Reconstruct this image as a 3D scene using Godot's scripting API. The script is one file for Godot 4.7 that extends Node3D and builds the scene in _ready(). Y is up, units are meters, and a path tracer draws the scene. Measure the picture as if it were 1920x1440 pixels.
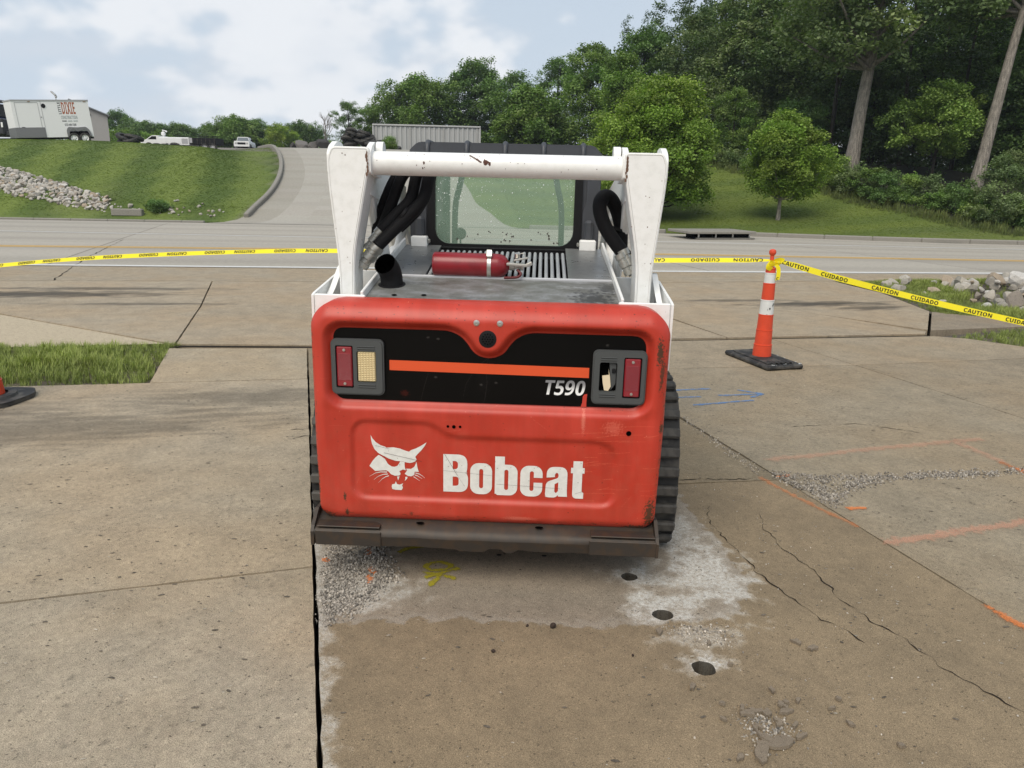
extends Node3D
# A compact track loader on a broken concrete driveway, taped off from the road, woods and a mown hill behind.

var rng := RandomNumberGenerator.new()
var used := {}
var M := {}
var n1 := FastNoiseLite.new()
var n2 := FastNoiseLite.new()
var font_bold := SystemFont.new()
var font_plain := SystemFont.new()
var LO: Node3D            # the loader
var clumps: Array = []    # leaf clump meshes


func _ready() -> void:
	rng.seed = 7
	n1.seed = 11
	n1.noise_type = FastNoiseLite.TYPE_SIMPLEX_SMOOTH
	n1.fractal_octaves = 4
	n1.frequency = 1.0
	n2.seed = 23
	n2.noise_type = FastNoiseLite.TYPE_SIMPLEX_SMOOTH
	n2.fractal_octaves = 3
	n2.frequency = 1.0
	font_bold.font_names = PackedStringArray(["Droid Sans"])
	font_bold.font_weight = 700
	font_plain.font_names = PackedStringArray(["Droid Sans"])
	# --- camera, sky, sun, exposure
	var cam := Camera3D.new()
	cam.name = "camera"
	cam.fov = 55.11
	cam.near = 0.05
	cam.far = 2000.0
	cam.position = Vector3(0, 1.62, 0)
	cam.rotation_degrees = Vector3(-15.0, 0, 1.0)
	add_child(cam)
	cam.current = true
	var env := Environment.new()
	env.background_mode = Environment.BG_SKY
	env.tonemap_mode = Environment.TONE_MAPPER_LINEAR
	env.tonemap_exposure = 1.9
	env.sdfgi_enabled = true
	env.ssao_enabled = true
	env.ssil_enabled = true
	var sky := Sky.new()
	var pm := PanoramaSkyMaterial.new()
	pm.panorama = sky_picture()
	pm.energy_multiplier = 0.57
	sky.sky_material = pm
	env.sky = sky
	env.fog_enabled = true
	env.fog_density = 0.00035
	env.fog_light_color = Color(0.86, 0.90, 0.95)
	var we := WorldEnvironment.new()
	we.name = "world_environment"
	we.environment = env
	add_child(we)
	var sun := DirectionalLight3D.new()
	sun.name = "sun"
	sun.light_energy = 0.5
	sun.light_color = Color(1.0, 0.96, 0.9)
	sun.light_angular_distance = 40.0
	sun.shadow_enabled = true
	sun.rotation_degrees = Vector3(-50, -24, 0)
	add_child(sun)
	make_materials()
	build_ground()
	build_pavement()
	build_road()
	build_loader()
	build_extinguisher()
	build_posts_and_tape()
	build_paint_marks()
	build_debris()
	build_riprap()
	build_hill_yard()
	build_vegetation()


# ---------------------------------------------------------------- helpers
func lin(r: float, g: float, b: float, a := 1.0) -> Color:
	return Color(r, g, b, a).linear_to_srgb()

func mat(r: float, g: float, b: float, rough := 0.7, metal := 0.0) -> StandardMaterial3D:
	var m := StandardMaterial3D.new()
	m.albedo_color = lin(r, g, b)
	m.roughness = rough
	m.metallic = metal
	return m

func numbered(parent: Node, n: String) -> String:
	var k := str(parent.get_instance_id()) + n
	var c: int = used.get(k, 0)
	used[k] = c + 1
	return n if c == 0 else "%s_%03d" % [n, c]

func put(n: String, mesh: Mesh, m: Material, parent: Node = null, label := "") -> MeshInstance3D:
	var p: Node = parent if parent else self
	var o := MeshInstance3D.new()
	o.mesh = mesh
	if m:
		o.material_override = m
	o.name = numbered(p, n)
	if label:
		o.set_meta("label", label)
	p.add_child(o, true)
	return o

func thing(n: String, label: String, category: String, at := Vector3.ZERO, turn := 0.0, group := "") -> Node3D:
	var o := Node3D.new()
	o.name = numbered(self, n)
	o.position = at
	o.rotation.y = turn
	add_child(o, true)
	tag(o, label, category, group)
	return o

func tag(o: Node, label: String, category := "", group := "", kind := "") -> Node:
	if label: o.set_meta("label", label)
	if category: o.set_meta("category", category)
	if group: o.set_meta("group", group)
	if kind: o.set_meta("kind", kind)
	return o

func struct(n: String, mesh: Mesh, m: Material, label := "") -> MeshInstance3D:
	var o := put(n, mesh, m, self, label)
	o.set_meta("kind", "structure")
	return o

func mb() -> SurfaceTool:
	var st := SurfaceTool.new()
	st.begin(Mesh.PRIMITIVE_TRIANGLES)
	return st

func fin(st: SurfaceTool) -> ArrayMesh:
	st.generate_normals()
	return st.commit()

func tri(st: SurfaceTool, a: Vector3, b: Vector3, c: Vector3) -> void:  # counter-clockwise seen from outside
	st.add_vertex(a); st.add_vertex(c); st.add_vertex(b)

func quad(st: SurfaceTool, a: Vector3, b: Vector3, c: Vector3, d: Vector3) -> void:
	tri(st, a, b, c); tri(st, a, c, d)

func tri_out(st: SurfaceTool, a: Vector3, b: Vector3, c: Vector3, inside: Vector3, xf: Transform3D) -> void:
	var nn := (b - a).cross(c - a)
	if nn.dot((a + b + c) / 3.0 - inside) < 0:
		tri(st, xf * a, xf * c, xf * b)
	else:
		tri(st, xf * a, xf * b, xf * c)

func box(st: SurfaceTool, c: Vector3, size: Vector3, bev := 0.0, xf := Transform3D()) -> void:
	st.set_smooth_group(-1)
	var h := size * 0.5
	bev = minf(bev, minf(h.x, minf(h.y, h.z)) * 0.9)
	if bev <= 0.0:
		for ax in 3:
			for s in [-1.0, 1.0]:
				var u := (ax + 1) % 3
				var v := (ax + 2) % 3
				var q: Array[Vector3] = []
				for k in [[-1, -1], [1, -1], [1, 1], [-1, 1]]:
					var p := c
					p[ax] += s * h[ax]
					p[u] += k[0] * h[u]
					p[v] += k[1] * h[v]
					q.append(p)
				tri_out(st, q[0], q[1], q[2], c, xf)
				tri_out(st, q[0], q[2], q[3], c, xf)
		return
	var corner := func(sx: float, sy: float, sz: float, ax: int) -> Vector3:
		var s := Vector3(sx, sy, sz)
		var p := c
		for k in 3:
			p[k] += s[k] * (h[k] if k == ax else h[k] - bev)
		return p
	for ax in 3:
		var u := (ax + 1) % 3
		var v := (ax + 2) % 3
		for s in [-1.0, 1.0]:
			var q: Array[Vector3] = []
			for k in [[-1.0, -1.0], [1.0, -1.0], [1.0, 1.0], [-1.0, 1.0]]:
				var sg := Vector3.ZERO
				sg[ax] = s; sg[u] = k[0]; sg[v] = k[1]
				q.append(corner.call(sg.x, sg.y, sg.z, ax))
			tri_out(st, q[0], q[1], q[2], c, xf)
			tri_out(st, q[0], q[2], q[3], c, xf)
		for su in [-1.0, 1.0]:      # edges parallel to ax
			for sv in [-1.0, 1.0]:
				var q: Array[Vector3] = []
				for e in [[-1.0, u], [1.0, u], [1.0, v], [-1.0, v]]:
					var sg := Vector3.ZERO
					sg[ax] = e[0]; sg[u] = su; sg[v] = sv
					q.append(corner.call(sg.x, sg.y, sg.z, e[1]))
				tri_out(st, q[0], q[1], q[2], c, xf)
				tri_out(st, q[0], q[2], q[3], c, xf)
	for sx in [-1.0, 1.0]:
		for sy in [-1.0, 1.0]:
			for sz in [-1.0, 1.0]:
				tri_out(st, corner.call(sx, sy, sz, 0), corner.call(sx, sy, sz, 1), corner.call(sx, sy, sz, 2), c, xf)

func box_mesh(size: Vector3, bev := 0.0, c := Vector3.ZERO) -> ArrayMesh:
	var st := mb()
	box(st, c, size, bev)
	return fin(st)

func bar(st: SurfaceTool, a: Vector3, b: Vector3, w: float, hgt: float, bev := 0.0, up := Vector3.UP) -> void:
	var f := (b - a)
	var z := f.normalized()
	var x := up.cross(z).normalized()
	var y := z.cross(x)
	box(st, Vector3.ZERO, Vector3(w, hgt, f.length()), bev, Transform3D(Basis(x, y, z), (a + b) * 0.5))

func smooth_path(p: Array, per := 6) -> Array:
	var out := []
	for i in p.size() - 1:
		var a: Vector3 = p[maxi(i - 1, 0)]
		var b: Vector3 = p[i]
		var c: Vector3 = p[i + 1]
		var d: Vector3 = p[mini(i + 2, p.size() - 1)]
		for k in per:
			out.append(b.cubic_interpolate(c, a, d, float(k) / per))
	out.append(p[p.size() - 1])
	return out

func tube(st: SurfaceTool, pts: Array, radii, sides := 10, caps := true) -> void:
	var n := pts.size()
	var rings := []
	var prev := Vector3.ZERO
	for i in n:
		var t: Vector3 = (pts[mini(i + 1, n - 1)] - pts[maxi(i - 1, 0)]).normalized()
		var x: Vector3
		if i == 0:
			x = t.cross(Vector3.UP if absf(t.y) < 0.9 else Vector3.RIGHT).normalized()
		else:
			x = (prev - t * prev.dot(t)).normalized()
		prev = x
		var y := t.cross(x)
		var r: float = radii[i] if radii is Array else radii
		var ring := PackedVector3Array()
		for k in sides:
			var a := TAU * k / sides
			ring.append(pts[i] + (x * cos(a) + y * sin(a)) * r)
		rings.append(ring)
	st.set_smooth_group(0)
	for i in n - 1:
		for k in sides:
			var k2 := (k + 1) % sides
			quad(st, rings[i][k], rings[i][k2], rings[i + 1][k2], rings[i + 1][k])
	if caps:
		st.set_smooth_group(-1)
		for k in sides:
			var k2 := (k + 1) % sides
			tri(st, pts[0], rings[0][k2], rings[0][k])
			tri(st, pts[n - 1], rings[n - 1][k], rings[n - 1][k2])

func lathe(st: SurfaceTool, prof: Array, sides: int, xf := Transform3D()) -> void:  # prof: [radius, height] from bottom to top
	var grp := 1
	for i in prof.size() - 1:
		if i > 0:
			var d0 := Vector2(prof[i][0] - prof[i - 1][0], prof[i][1] - prof[i - 1][1])
			var d1 := Vector2(prof[i + 1][0] - prof[i][0], prof[i + 1][1] - prof[i][1])
			if absf(d0.angle_to(d1)) > 0.6:
				grp += 1
		st.set_smooth_group(grp)
		for k in sides:
			var a := TAU * k / sides
			var b := TAU * (k + 1) / sides
			var p := func(j: int, t: float) -> Vector3: return xf * Vector3(prof[j][0] * cos(t), prof[j][1], -prof[j][0] * sin(t))
			var q0: Vector3 = p.call(i, a)
			var q1: Vector3 = p.call(i, b)
			var q2: Vector3 = p.call(i + 1, b)
			var q3: Vector3 = p.call(i + 1, a)
			if prof[i][0] > 1e-6: tri(st, q0, q1, q2)
			if prof[i + 1][0] > 1e-6: tri(st, q0, q2, q3)

func area2(p: PackedVector2Array) -> float:
	var s := 0.0
	for i in p.size():
		var q := p[(i + 1) % p.size()]
		s += p[i].x * q.y - q.x * p[i].y
	return s * 0.5

func ccw(p: PackedVector2Array) -> PackedVector2Array:
	if area2(p) < 0:
		var q := p.duplicate()
		q.reverse()
		return q
	return p

func rrect(x0: float, y0: float, x1: float, y1: float, r, seg := 5) -> PackedVector2Array:  # r: one radius or [bl, br, tr, tl]
	var rr: Array = r if r is Array else [r, r, r, r]
	var out := PackedVector2Array()
	var cs := [Vector2(x0, y0), Vector2(x1, y0), Vector2(x1, y1), Vector2(x0, y1)]
	var inn := [Vector2(1, 1), Vector2(-1, 1), Vector2(-1, -1), Vector2(1, -1)]
	for i in 4:
		var q: float = rr[i]
		if q <= 0.0:
			out.append(cs[i])
			continue
		var c: Vector2 = cs[i] + inn[i] * q
		for k in seg + 1:
			var a := PI + i * PI / 2 + k * PI / 2 / seg
			out.append(c + Vector2(cos(a), sin(a)) * q)
	return out

func disc(c: Vector2, r: float, n := 16, sq := 1.0) -> PackedVector2Array:
	var out := PackedVector2Array()
	for k in n:
		out.append(c + Vector2(cos(TAU * k / n), sin(TAU * k / n) * sq) * r)
	return out

func pieces(outers: Array, holes: Array) -> Array:  # polygons without holes that cover outers minus holes
	var out := []
	for o in outers:
		var cur := [o]
		for hl in holes:
			var cx := 0.0
			for p in hl: cx += p.x
			cx /= hl.size()
			var nxt := []
			for c in cur:
				for side in [PackedVector2Array([Vector2(-999, -999), Vector2(cx, -999), Vector2(cx, 999), Vector2(-999, 999)]), PackedVector2Array([Vector2(cx, -999), Vector2(999, -999), Vector2(999, 999), Vector2(cx, 999)])]:
					for half in Geometry2D.intersect_polygons(c, side):
						for q in Geometry2D.clip_polygons(half, hl):
							nxt.append(q)
			cur = nxt
		out.append_array(cur)
	return out

func flat_shape(st: SurfaceTool, outers: Array, holes: Array, z: float, xf := Transform3D(), facing := 1.0) -> void:
	st.set_smooth_group(-1)
	for pc in pieces(outers, holes):
		var q := ccw(pc)
		var ix := Geometry2D.triangulate_polygon(q)
		for k in range(0, ix.size(), 3):
			var a := Vector3(q[ix[k]].x, q[ix[k]].y, z)
			var b := Vector3(q[ix[k + 1]].x, q[ix[k + 1]].y, z)
			var c := Vector3(q[ix[k + 2]].x, q[ix[k + 2]].y, z)
			if (b - a).cross(c - a).z * facing < 0:
				tri(st, xf * a, xf * c, xf * b)
			else:
				tri(st, xf * a, xf * b, xf * c)

func plate(st: SurfaceTool, outers: Array, holes: Array, z0: float, z1: float, xf := Transform3D()) -> void:
	flat_shape(st, outers, holes, z1, xf, 1.0)
	flat_shape(st, outers, holes, z0, xf, -1.0)
	for set in [[outers, false], [holes, true]]:
		for p in set[0]:
			var q: PackedVector2Array = ccw(p)
			if set[1]:
				q = q.duplicate()
				q.reverse()
			for i in q.size():
				var a := q[i]
				var b := q[(i + 1) % q.size()]
				quad(st, xf * Vector3(a.x, a.y, z0), xf * Vector3(b.x, b.y, z0), xf * Vector3(b.x, b.y, z1), xf * Vector3(a.x, a.y, z1))

func V2(a: Array) -> PackedVector2Array:  # flat list of numbers to points
	var out := PackedVector2Array()
	for i in range(0, a.size(), 2):
		out.append(Vector2(a[i], a[i + 1]))
	return out

func text_into(st: SurfaceTool, s: String, xf: Transform3D, w: float, hgt: float, bold := true, shear := 0.0) -> void:  # lettering from (0,0) to (w,h) in xf's plane
	var tm := TextMesh.new()
	tm.font = font_bold if bold else font_plain
	tm.text = s
	tm.font_size = 64
	tm.pixel_size = 0.01
	tm.depth = 0.0
	tm.curve_step = 2.0
	var bb := tm.get_aabb()
	if bb.size.x < 1e-6:
		return
	var sx := w / bb.size.x
	var sy := hgt / bb.size.y
	var b := Basis(Vector3(sx, 0, 0), Vector3(shear * sy, sy, 0), Vector3(0, 0, 1))
	var off := b * Vector3(-bb.position.x, -bb.position.y, 0)
	st.append_from(tm, 0, xf * Transform3D(b, Vector3(off.x, off.y, 0)))

func sd_poly(p: Vector2, v: PackedVector2Array) -> float:
	var d := p.distance_squared_to(v[0])
	var s := 1.0
	var n := v.size()
	var j := n - 1
	for i in n:
		var e := v[j] - v[i]
		var w := p - v[i]
		var t := clampf(w.dot(e) / e.length_squared(), 0, 1)
		d = minf(d, (w - e * t).length_squared())
		var c1 := p.y >= v[i].y
		var c2 := p.y < v[j].y
		var c3 := e.x * w.y > e.y * w.x
		if (c1 and c2 and c3) or (not c1 and not c2 and not c3):
			s = -s
		j = i
	return s * sqrt(d)

func sd_rrect(p: Vector2, c: Vector2, half: Vector2, r: float) -> float:
	var q := (p - c).abs() - half + Vector2(r, r)
	return minf(maxf(q.x, q.y), 0.0) + Vector2(maxf(q.x, 0), maxf(q.y, 0)).length() - r

func sstep(a: float, b: float, x: float) -> float:
	var t := clampf((x - a) / (b - a), 0, 1)
	return t * t * (3 - 2 * t)

func dist_path(p: Vector2, pts: PackedVector2Array) -> float:
	var d := 1e9
	for i in pts.size() - 1:
		d = minf(d, p.distance_to(Geometry2D.get_closest_point_to_segment(p, pts[i], pts[i + 1])))
	return d

func speckle_texture(size: int, base: float, spread: float, coarse: float, seed_: int, spots := 0, cell := 1) -> ImageTexture:  # grey grain, seamless
	var r := RandomNumberGenerator.new()
	r.seed = seed_
	var f := FastNoiseLite.new()
	f.seed = seed_
	f.frequency = 0.03
	f.fractal_octaves = 3
	var big := f.get_seamless_image(size, size).get_data()
	f.frequency = 0.22
	f.fractal_octaves = 2
	var mid := f.get_seamless_image(size, size).get_data()
	var d := PackedByteArray()
	d.resize(size * size * 3)
	for i in size * size:
		var v := base + (r.randf() + r.randf() - 1.0) * spread + (big[i] / 255.0 - 0.5) * coarse + (mid[i] / 255.0 - 0.5) * spread * 1.5
		var b := int(clampf(v, 0, 1) * 255)
		d[i * 3] = b; d[i * 3 + 1] = b; d[i * 3 + 2] = b
	for k in spots:
		var x := r.randi() % size
		var y := r.randi() % size
		var rad := r.randf_range(1.0, 3.4) * cell
		var dark := r.randf() < 0.45
		var amt := r.randf_range(0.1, 0.3)
		var e := r.randf_range(0.5, 1.0)
		for oy in range(-4 * cell, 4 * cell + 1):
			for ox in range(-4 * cell, 4 * cell + 1):
				if Vector2(ox, oy / e).length() <= rad:
					var j := (((y + oy + size) % size) * size + (x + ox + size) % size) * 3
					var v := d[j] / 255.0
					v = v - amt if dark else v + amt * 0.7
					var b := int(clampf(v, 0, 1) * 255)
					d[j] = b; d[j + 1] = b; d[j + 2] = b
	return ImageTexture.create_from_image(Image.create_from_data(size, size, false, Image.FORMAT_RGB8, d))

func bump_of(t: ImageTexture, strength: float) -> ImageTexture:
	var im: Image = t.get_image().duplicate()
	im.convert(Image.FORMAT_RGBA8)
	im.bump_map_to_normal_map(strength)
	return ImageTexture.create_from_image(im)

func grain(m: StandardMaterial3D, t: Texture2D, tile: float) -> void:  # fine grain over the colour, in world space
	m.detail_enabled = true
	m.detail_blend_mode = BaseMaterial3D.BLEND_MODE_MUL
	m.detail_uv_layer = BaseMaterial3D.DETAIL_UV_2
	m.detail_albedo = t
	m.uv2_triplanar = true
	m.uv2_world_triplanar = true
	m.uv2_scale = Vector3.ONE / tile

func line_on(im: Image, a: Vector2, b: Vector2, w: float, col: Color, alpha: float, rough := 0.0) -> void:  # a stroke on a picture
	var n := int(a.distance_to(b) * 1.5) + 1
	for i in n + 1:
		var p := a.lerp(b, float(i) / n)
		if rough > 0 and rng.randf() < rough: continue
		var r := int(ceil(w))
		for oy in range(-r, r + 1):
			for ox in range(-r, r + 1):
				var x := int(p.x) + ox
				var y := int(p.y) + oy
				if x < 0 or y < 0 or x >= im.get_width() or y >= im.get_height(): continue
				var k := clampf(w + 0.5 - Vector2(x, y).distance_to(p), 0, 1) * alpha
				if k > 0: im.set_pixel(x, y, im.get_pixel(x, y).lerp(col, k))

func blot_on(im: Image, c: Vector2, rx: float, ry: float, col: Color, alpha: float, freq := 0.08, hard := 2.5) -> void:  # a ragged stain
	for y in range(maxi(0, int(c.y - ry * 1.4)), mini(im.get_height(), int(c.y + ry * 1.4) + 1)):
		for x in range(maxi(0, int(c.x - rx * 1.4)), mini(im.get_width(), int(c.x + rx * 1.4) + 1)):
			var d := Vector2((x - c.x) / rx, (y - c.y) / ry).length()
			var v := 1.0 - d + n1.get_noise_2d(x * freq, y * freq) * 0.9
			var k := clampf(v * hard, 0, 1) * alpha
			if k > 0: im.set_pixel(x, y, im.get_pixel(x, y).lerp(col, k))

func sky_picture() -> ImageTexture:  # overcast sky: pale blue-grey air, soft cumulus and a high veil
	var W := 2048
	var Hh := 1024
	var im := Image.create(W, Hh, false, Image.FORMAT_RGBF)
	var fa := FastNoiseLite.new()
	fa.seed = 5; fa.fractal_octaves = 6; fa.frequency = 2.2; fa.fractal_gain = 0.52
	var fb := FastNoiseLite.new()
	fb.seed = 9; fb.fractal_octaves = 4; fb.frequency = 1.1
	# the heaps of cloud: azimuth (degrees right of straight ahead), height, half widths, strength
	var heaps := [[-35.0, 9.0, 11.0, 6.0, 1.0], [-27.5, 6.0, 5.0, 2.2, 0.7], [-16.0, 7.2, 5.5, 2.4, 0.95], [-24.5, 3.8, 3.0, 1.0, 0.5], [-29.5, 11.0, 2.2, 1.3, 0.55], [-33.0, 14.0, 10.0, 4.0, 0.7],
		[-12.0, 12.5, 12.0, 3.2, 0.5], [2.0, 11.0, 16.0, 4.0, 0.6], [-6.0, 8.4, 3.0, 1.4, 0.6], [14.0, 15.0, 12.0, 4.0, 0.7], [-55.0, 8.0, 13.0, 6.0, 0.9], [40.0, 9.0, 16.0, 5.0, 0.8], [75.0, 7.0, 14.0, 5.0, 0.9], [-90.0, 9.0, 15.0, 6.0, 0.8], [120.0, 8.0, 20.0, 6.0, 0.9], [165.0, 9.0, 16.0, 6.0, 0.8], [-130.0, 8.0, 18.0, 6.0, 0.9]]
	for y in Hh:
		var el := PI * (0.5 - (y + 0.5) / Hh)
		if el < -0.03:
			var gcol := Color(0.20, 0.20, 0.18)
			im.fill_rect(Rect2i(0, y, W, 1), gcol)
			continue
		var eld := rad_to_deg(el)
		for x in W:
			var az := ((x + 0.5) / W - 0.5) * TAU
			var azd := rad_to_deg(az)
			var dir := Vector3(sin(az) * cos(el), sin(el), -cos(az) * cos(el))
			# thin cloud sheets overhead are seen in perspective
			var pl := dir / (dir.y + 0.22)
			var v := fa.get_noise_3d(pl.x * 0.8, pl.z * 0.8, 0.3)
			var det := fa.get_noise_3d(dir.x * 3.2, dir.y * 6.5, dir.z * 3.2)
			var cover := sstep(-0.22, 0.42, v + 0.18 * sstep(20.0, 60.0, eld))
			var lum := 0.0
			for hp in heaps:
				var dx: float = wrapf(azd - hp[0], -180.0, 180.0) / hp[2]
				if absf(dx) > 1.6: continue
				var dy: float = (eld - hp[1]) / hp[3]
				if absf(dy) > 1.6: continue
				var b := 1.0 - sqrt(dx * dx + dy * dy) + det * 1.05
				lum = maxf(lum, sstep(0.0, 0.5, b) * hp[4])
			var blue := Color(0.505, 0.595, 0.705).lerp(Color(0.57, 0.655, 0.75), sstep(22.0, 2.0, eld))
			var veil := Color(0.625, 0.675, 0.745)
			var white := Color(0.845, 0.86, 0.885)
			var soft := fb.get_noise_3d(dir.x * 2.0, dir.y * 4.0, dir.z * 2.0)
			var c := blue.lerp(veil, clampf(cover * 0.62 + soft * 0.35, 0, 1))
			c = c.lerp(white.lerp(Color(0.74, 0.77, 0.82), clampf(-det * 1.2 + 0.15, 0, 1)), lum)
			c = c.lerp(Color(0.86, 0.86, 0.84), 0.65 * sstep(4.6, 1.0, eld + det * 2.0))
			im.set_pixel(x, y, c)
	return ImageTexture.create_from_image(im)


# ---------------------------------------------------------------- materials
func make_materials() -> void:
	var g_fine := speckle_texture(1024, 0.85, 0.26, 0.08, 3, 3400, 1)
	var g_road := speckle_texture(512, 0.91, 0.10, 0.08, 4, 300, 1)
	var nrm := bump_of(g_fine, 2.2)
	M.grain_tex = g_fine
	M.concrete = mat(1, 1, 1, 0.93)
	M.concrete.albedo_texture = macro_picture()
	M.concrete.normal_enabled = true
	M.concrete.normal_texture = nrm
	M.concrete.normal_scale = 0.55
	M.concrete.vertex_color_use_as_albedo = true
	grain(M.concrete, g_fine, 1.15)
	# normal map in world space too
	M.concrete.uv1_triplanar = false
	M.concrete_near = M.concrete.duplicate()
	M.concrete_near.albedo_texture = near_picture()
	grain(M.concrete_near, g_fine, 1.15)
	for k in ["concrete", "concrete_near"]:
		M[k].normal_enabled = false
	M.road = mat(0.30, 0.275, 0.24, 0.92)
	M.road.vertex_color_use_as_albedo = true
	M.road.albedo_color = Color.WHITE
	grain(M.road, g_road, 2.3)
	M.kerb = mat(0.33, 0.31, 0.27, 0.9)
	grain(M.kerb, g_fine, 1.3)
	M.aggregate = mat(0.62, 0.52, 0.37, 0.95)
	grain(M.aggregate, speckle_texture(512, 0.84, 0.42, 0.1, 8, 1500, 1), 0.9)
	M.line_white = mat(0.72, 0.72, 0.70, 0.8)
	grain(M.line_white, g_road, 1.7)
	M.line_yellow = mat(0.80, 0.48, 0.10, 0.8)
	grain(M.line_yellow, g_road, 1.7)
	M.soil = mat(0.075, 0.06, 0.045, 1.0)
	M.crack = mat(0.028, 0.024, 0.02, 1.0)
	M.crack.metallic_specular = 0.1
	M.ground = mat(1, 1, 1, 1.0)
	M.ground.vertex_color_use_as_albedo = true
	grain(M.ground, speckle_texture(512, 0.88, 0.25, 0.18, 12, 0, 1), 3.1)
	M.blade = mat(1, 1, 1, 0.75)
	M.blade.vertex_color_use_as_albedo = true
	M.blade.backlight_enabled = true
	M.blade.backlight = Color(0.75, 0.8, 0.5)
	# the machine
	M.white = mat(0.80, 0.80, 0.785, 0.42)
	M.white.detail_enabled = true
	M.white.detail_blend_mode = BaseMaterial3D.BLEND_MODE_MUL
	M.white.detail_albedo = wear_picture(512, Color(1.06, 1.06, 1.06), Color(0.36, 0.27, 0.2), 40, 21)
	M.white.detail_uv_layer = BaseMaterial3D.DETAIL_UV_2
	M.white.uv2_triplanar = true
	M.white.uv2_scale = Vector3.ONE * 1.9
	M.red = mat(1, 1, 1, 0.44)
	M.red.albedo_texture = tailgate_picture()
	M.red.clearcoat_enabled = false
	M.red_edge = mat(0.50, 0.045, 0.028, 0.45)
	M.decal_black = mat(0.006, 0.006, 0.006, 0.32)
	M.decal_black.albedo_color = Color(0.55, 0.55, 0.55)
	M.decal_black.metallic_specular = 0.3
	M.decal_black.albedo_texture = black_picture()
	M.decal_orange = mat(0.68, 0.085, 0.022, 0.4)
	M.logo = mat(0.80, 0.79, 0.75, 0.5)
	M.logo.albedo_texture = wear_picture(256, Color(1, 1, 1), Color(0.62, 0.60, 0.55), 60, 31)
	M.logo.uv1_triplanar = true
	M.logo.uv1_scale = Vector3.ONE * 5.0
	M.scratch = mat(0.06, 0.03, 0.025, 0.8)
	M.silver = mat(1, 1, 1, 0.4)
	M.silver.vertex_color_use_as_albedo = true
	M.steel_hood = mat(0.23, 0.235, 0.24, 0.40, 0.3)
	M.steel_hood.detail_enabled = true
	M.steel_hood.detail_blend_mode = BaseMaterial3D.BLEND_MODE_MUL
	M.steel_hood.detail_albedo = wear_picture(512, Color(1, 1, 1), Color(0.45, 0.43, 0.40), 60, 41)
	M.steel_hood.detail_uv_layer = BaseMaterial3D.DETAIL_UV_2
	M.steel_hood.uv2_triplanar = true
	M.steel_hood.uv2_scale = Vector3.ONE * 2.3
	M.steel_hood.roughness_texture = speckle_texture(256, 0.85, 0.1, 0.5, 43)
	M.steel_hood.uv1_triplanar = true
	M.steel_hood.uv1_scale = Vector3.ONE * 1.7
	M.hood_sheet = mat(1, 1, 1, 0.40, 0.25)
	M.hood_sheet.albedo_texture = hood_picture()
	M.grille = mat(0.50, 0.51, 0.53, 0.38, 0.3)
	M.cab = mat(0.052, 0.056, 0.066, 0.5)
	grain(M.cab, wear_picture(256, Color(1, 1, 1), Color(0.7, 0.68, 0.64), 40, 47), 1.0)
	M.cab.uv2_world_triplanar = false
	M.dark = mat(0.010, 0.010, 0.011, 0.6)
	M.dark.metallic_specular = 0.3
	M.black_pit = mat(0.002, 0.002, 0.002, 1.0)
	M.black_pit.metallic_specular = 0.0
	M.rubber = mat(0.013, 0.013, 0.013, 0.72)
	M.rubber.detail_enabled = true
	M.rubber.detail_blend_mode = BaseMaterial3D.BLEND_MODE_MIX
	M.rubber.detail_albedo = dust_picture(256, Color(0.36, 0.345, 0.32), 0.55, 51)
	M.rubber.detail_uv_layer = BaseMaterial3D.DETAIL_UV_2
	M.rubber.uv2_triplanar = true
	M.rubber.uv2_scale = Vector3.ONE * 2.2
	M.hose = mat(0.006, 0.006, 0.007, 0.72)
	M.hose.metallic_specular = 0.3
	M.hose.rim_enabled = true
	M.hose.rim = 0.08
	M.fitting = mat(0.45, 0.44, 0.40, 0.38, 0.8)
	M.bumper = mat(0.040, 0.033, 0.027, 0.55, 0.25)
	M.bumper.detail_enabled = true
	M.bumper.detail_blend_mode = BaseMaterial3D.BLEND_MODE_MIX
	M.bumper.detail_albedo = dust_picture(512, Color(0.30, 0.235, 0.17), 0.55, 57)
	M.bumper.detail_uv_layer = BaseMaterial3D.DETAIL_UV_2
	M.bumper.uv2_triplanar = true
	M.bumper.uv2_scale = Vector3.ONE * 2.4
	M.plastic_grey = mat(0.060, 0.064, 0.064, 0.6)
	M.lens_red = mat(0.23, 0.004, 0.012, 0.16)
	M.lens_red.clearcoat_enabled = true
	M.lens_red.heightmap_enabled = false
	M.lens_cream = mat(0.62, 0.50, 0.28, 0.25)
	M.extinguisher = mat(0.235, 0.010, 0.017, 0.33)
	M.extinguisher.detail_enabled = true
	M.extinguisher.detail_blend_mode = BaseMaterial3D.BLEND_MODE_MIX
	M.extinguisher.detail_albedo = dust_picture(256, Color(0.30, 0.10, 0.10), 0.3, 61)
	M.extinguisher.detail_uv_layer = BaseMaterial3D.DETAIL_UV_2
	M.extinguisher.uv2_triplanar = true
	M.extinguisher.uv2_scale = Vector3.ONE * 3.0
	M.metal = mat(0.55, 0.53, 0.49, 0.35, 0.85)
	M.glass = StandardMaterial3D.new()
	M.glass.transparency = BaseMaterial3D.TRANSPARENCY_ALPHA
	M.glass.albedo_color = Color(0.60, 0.71, 0.63, 0.46)
	M.glass.roughness = 0.06
	M.droplet = mat(0.75, 0.78, 0.78, 0.4)
	# street things
	M.orange = mat(0.72, 0.068, 0.022, 0.5)
	M.orange.detail_enabled = true
	M.orange.detail_blend_mode = BaseMaterial3D.BLEND_MODE_MUL
	M.orange.detail_albedo = wear_picture(256, Color(1, 1, 1), Color(0.7, 0.6, 0.55), 50, 71)
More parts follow.
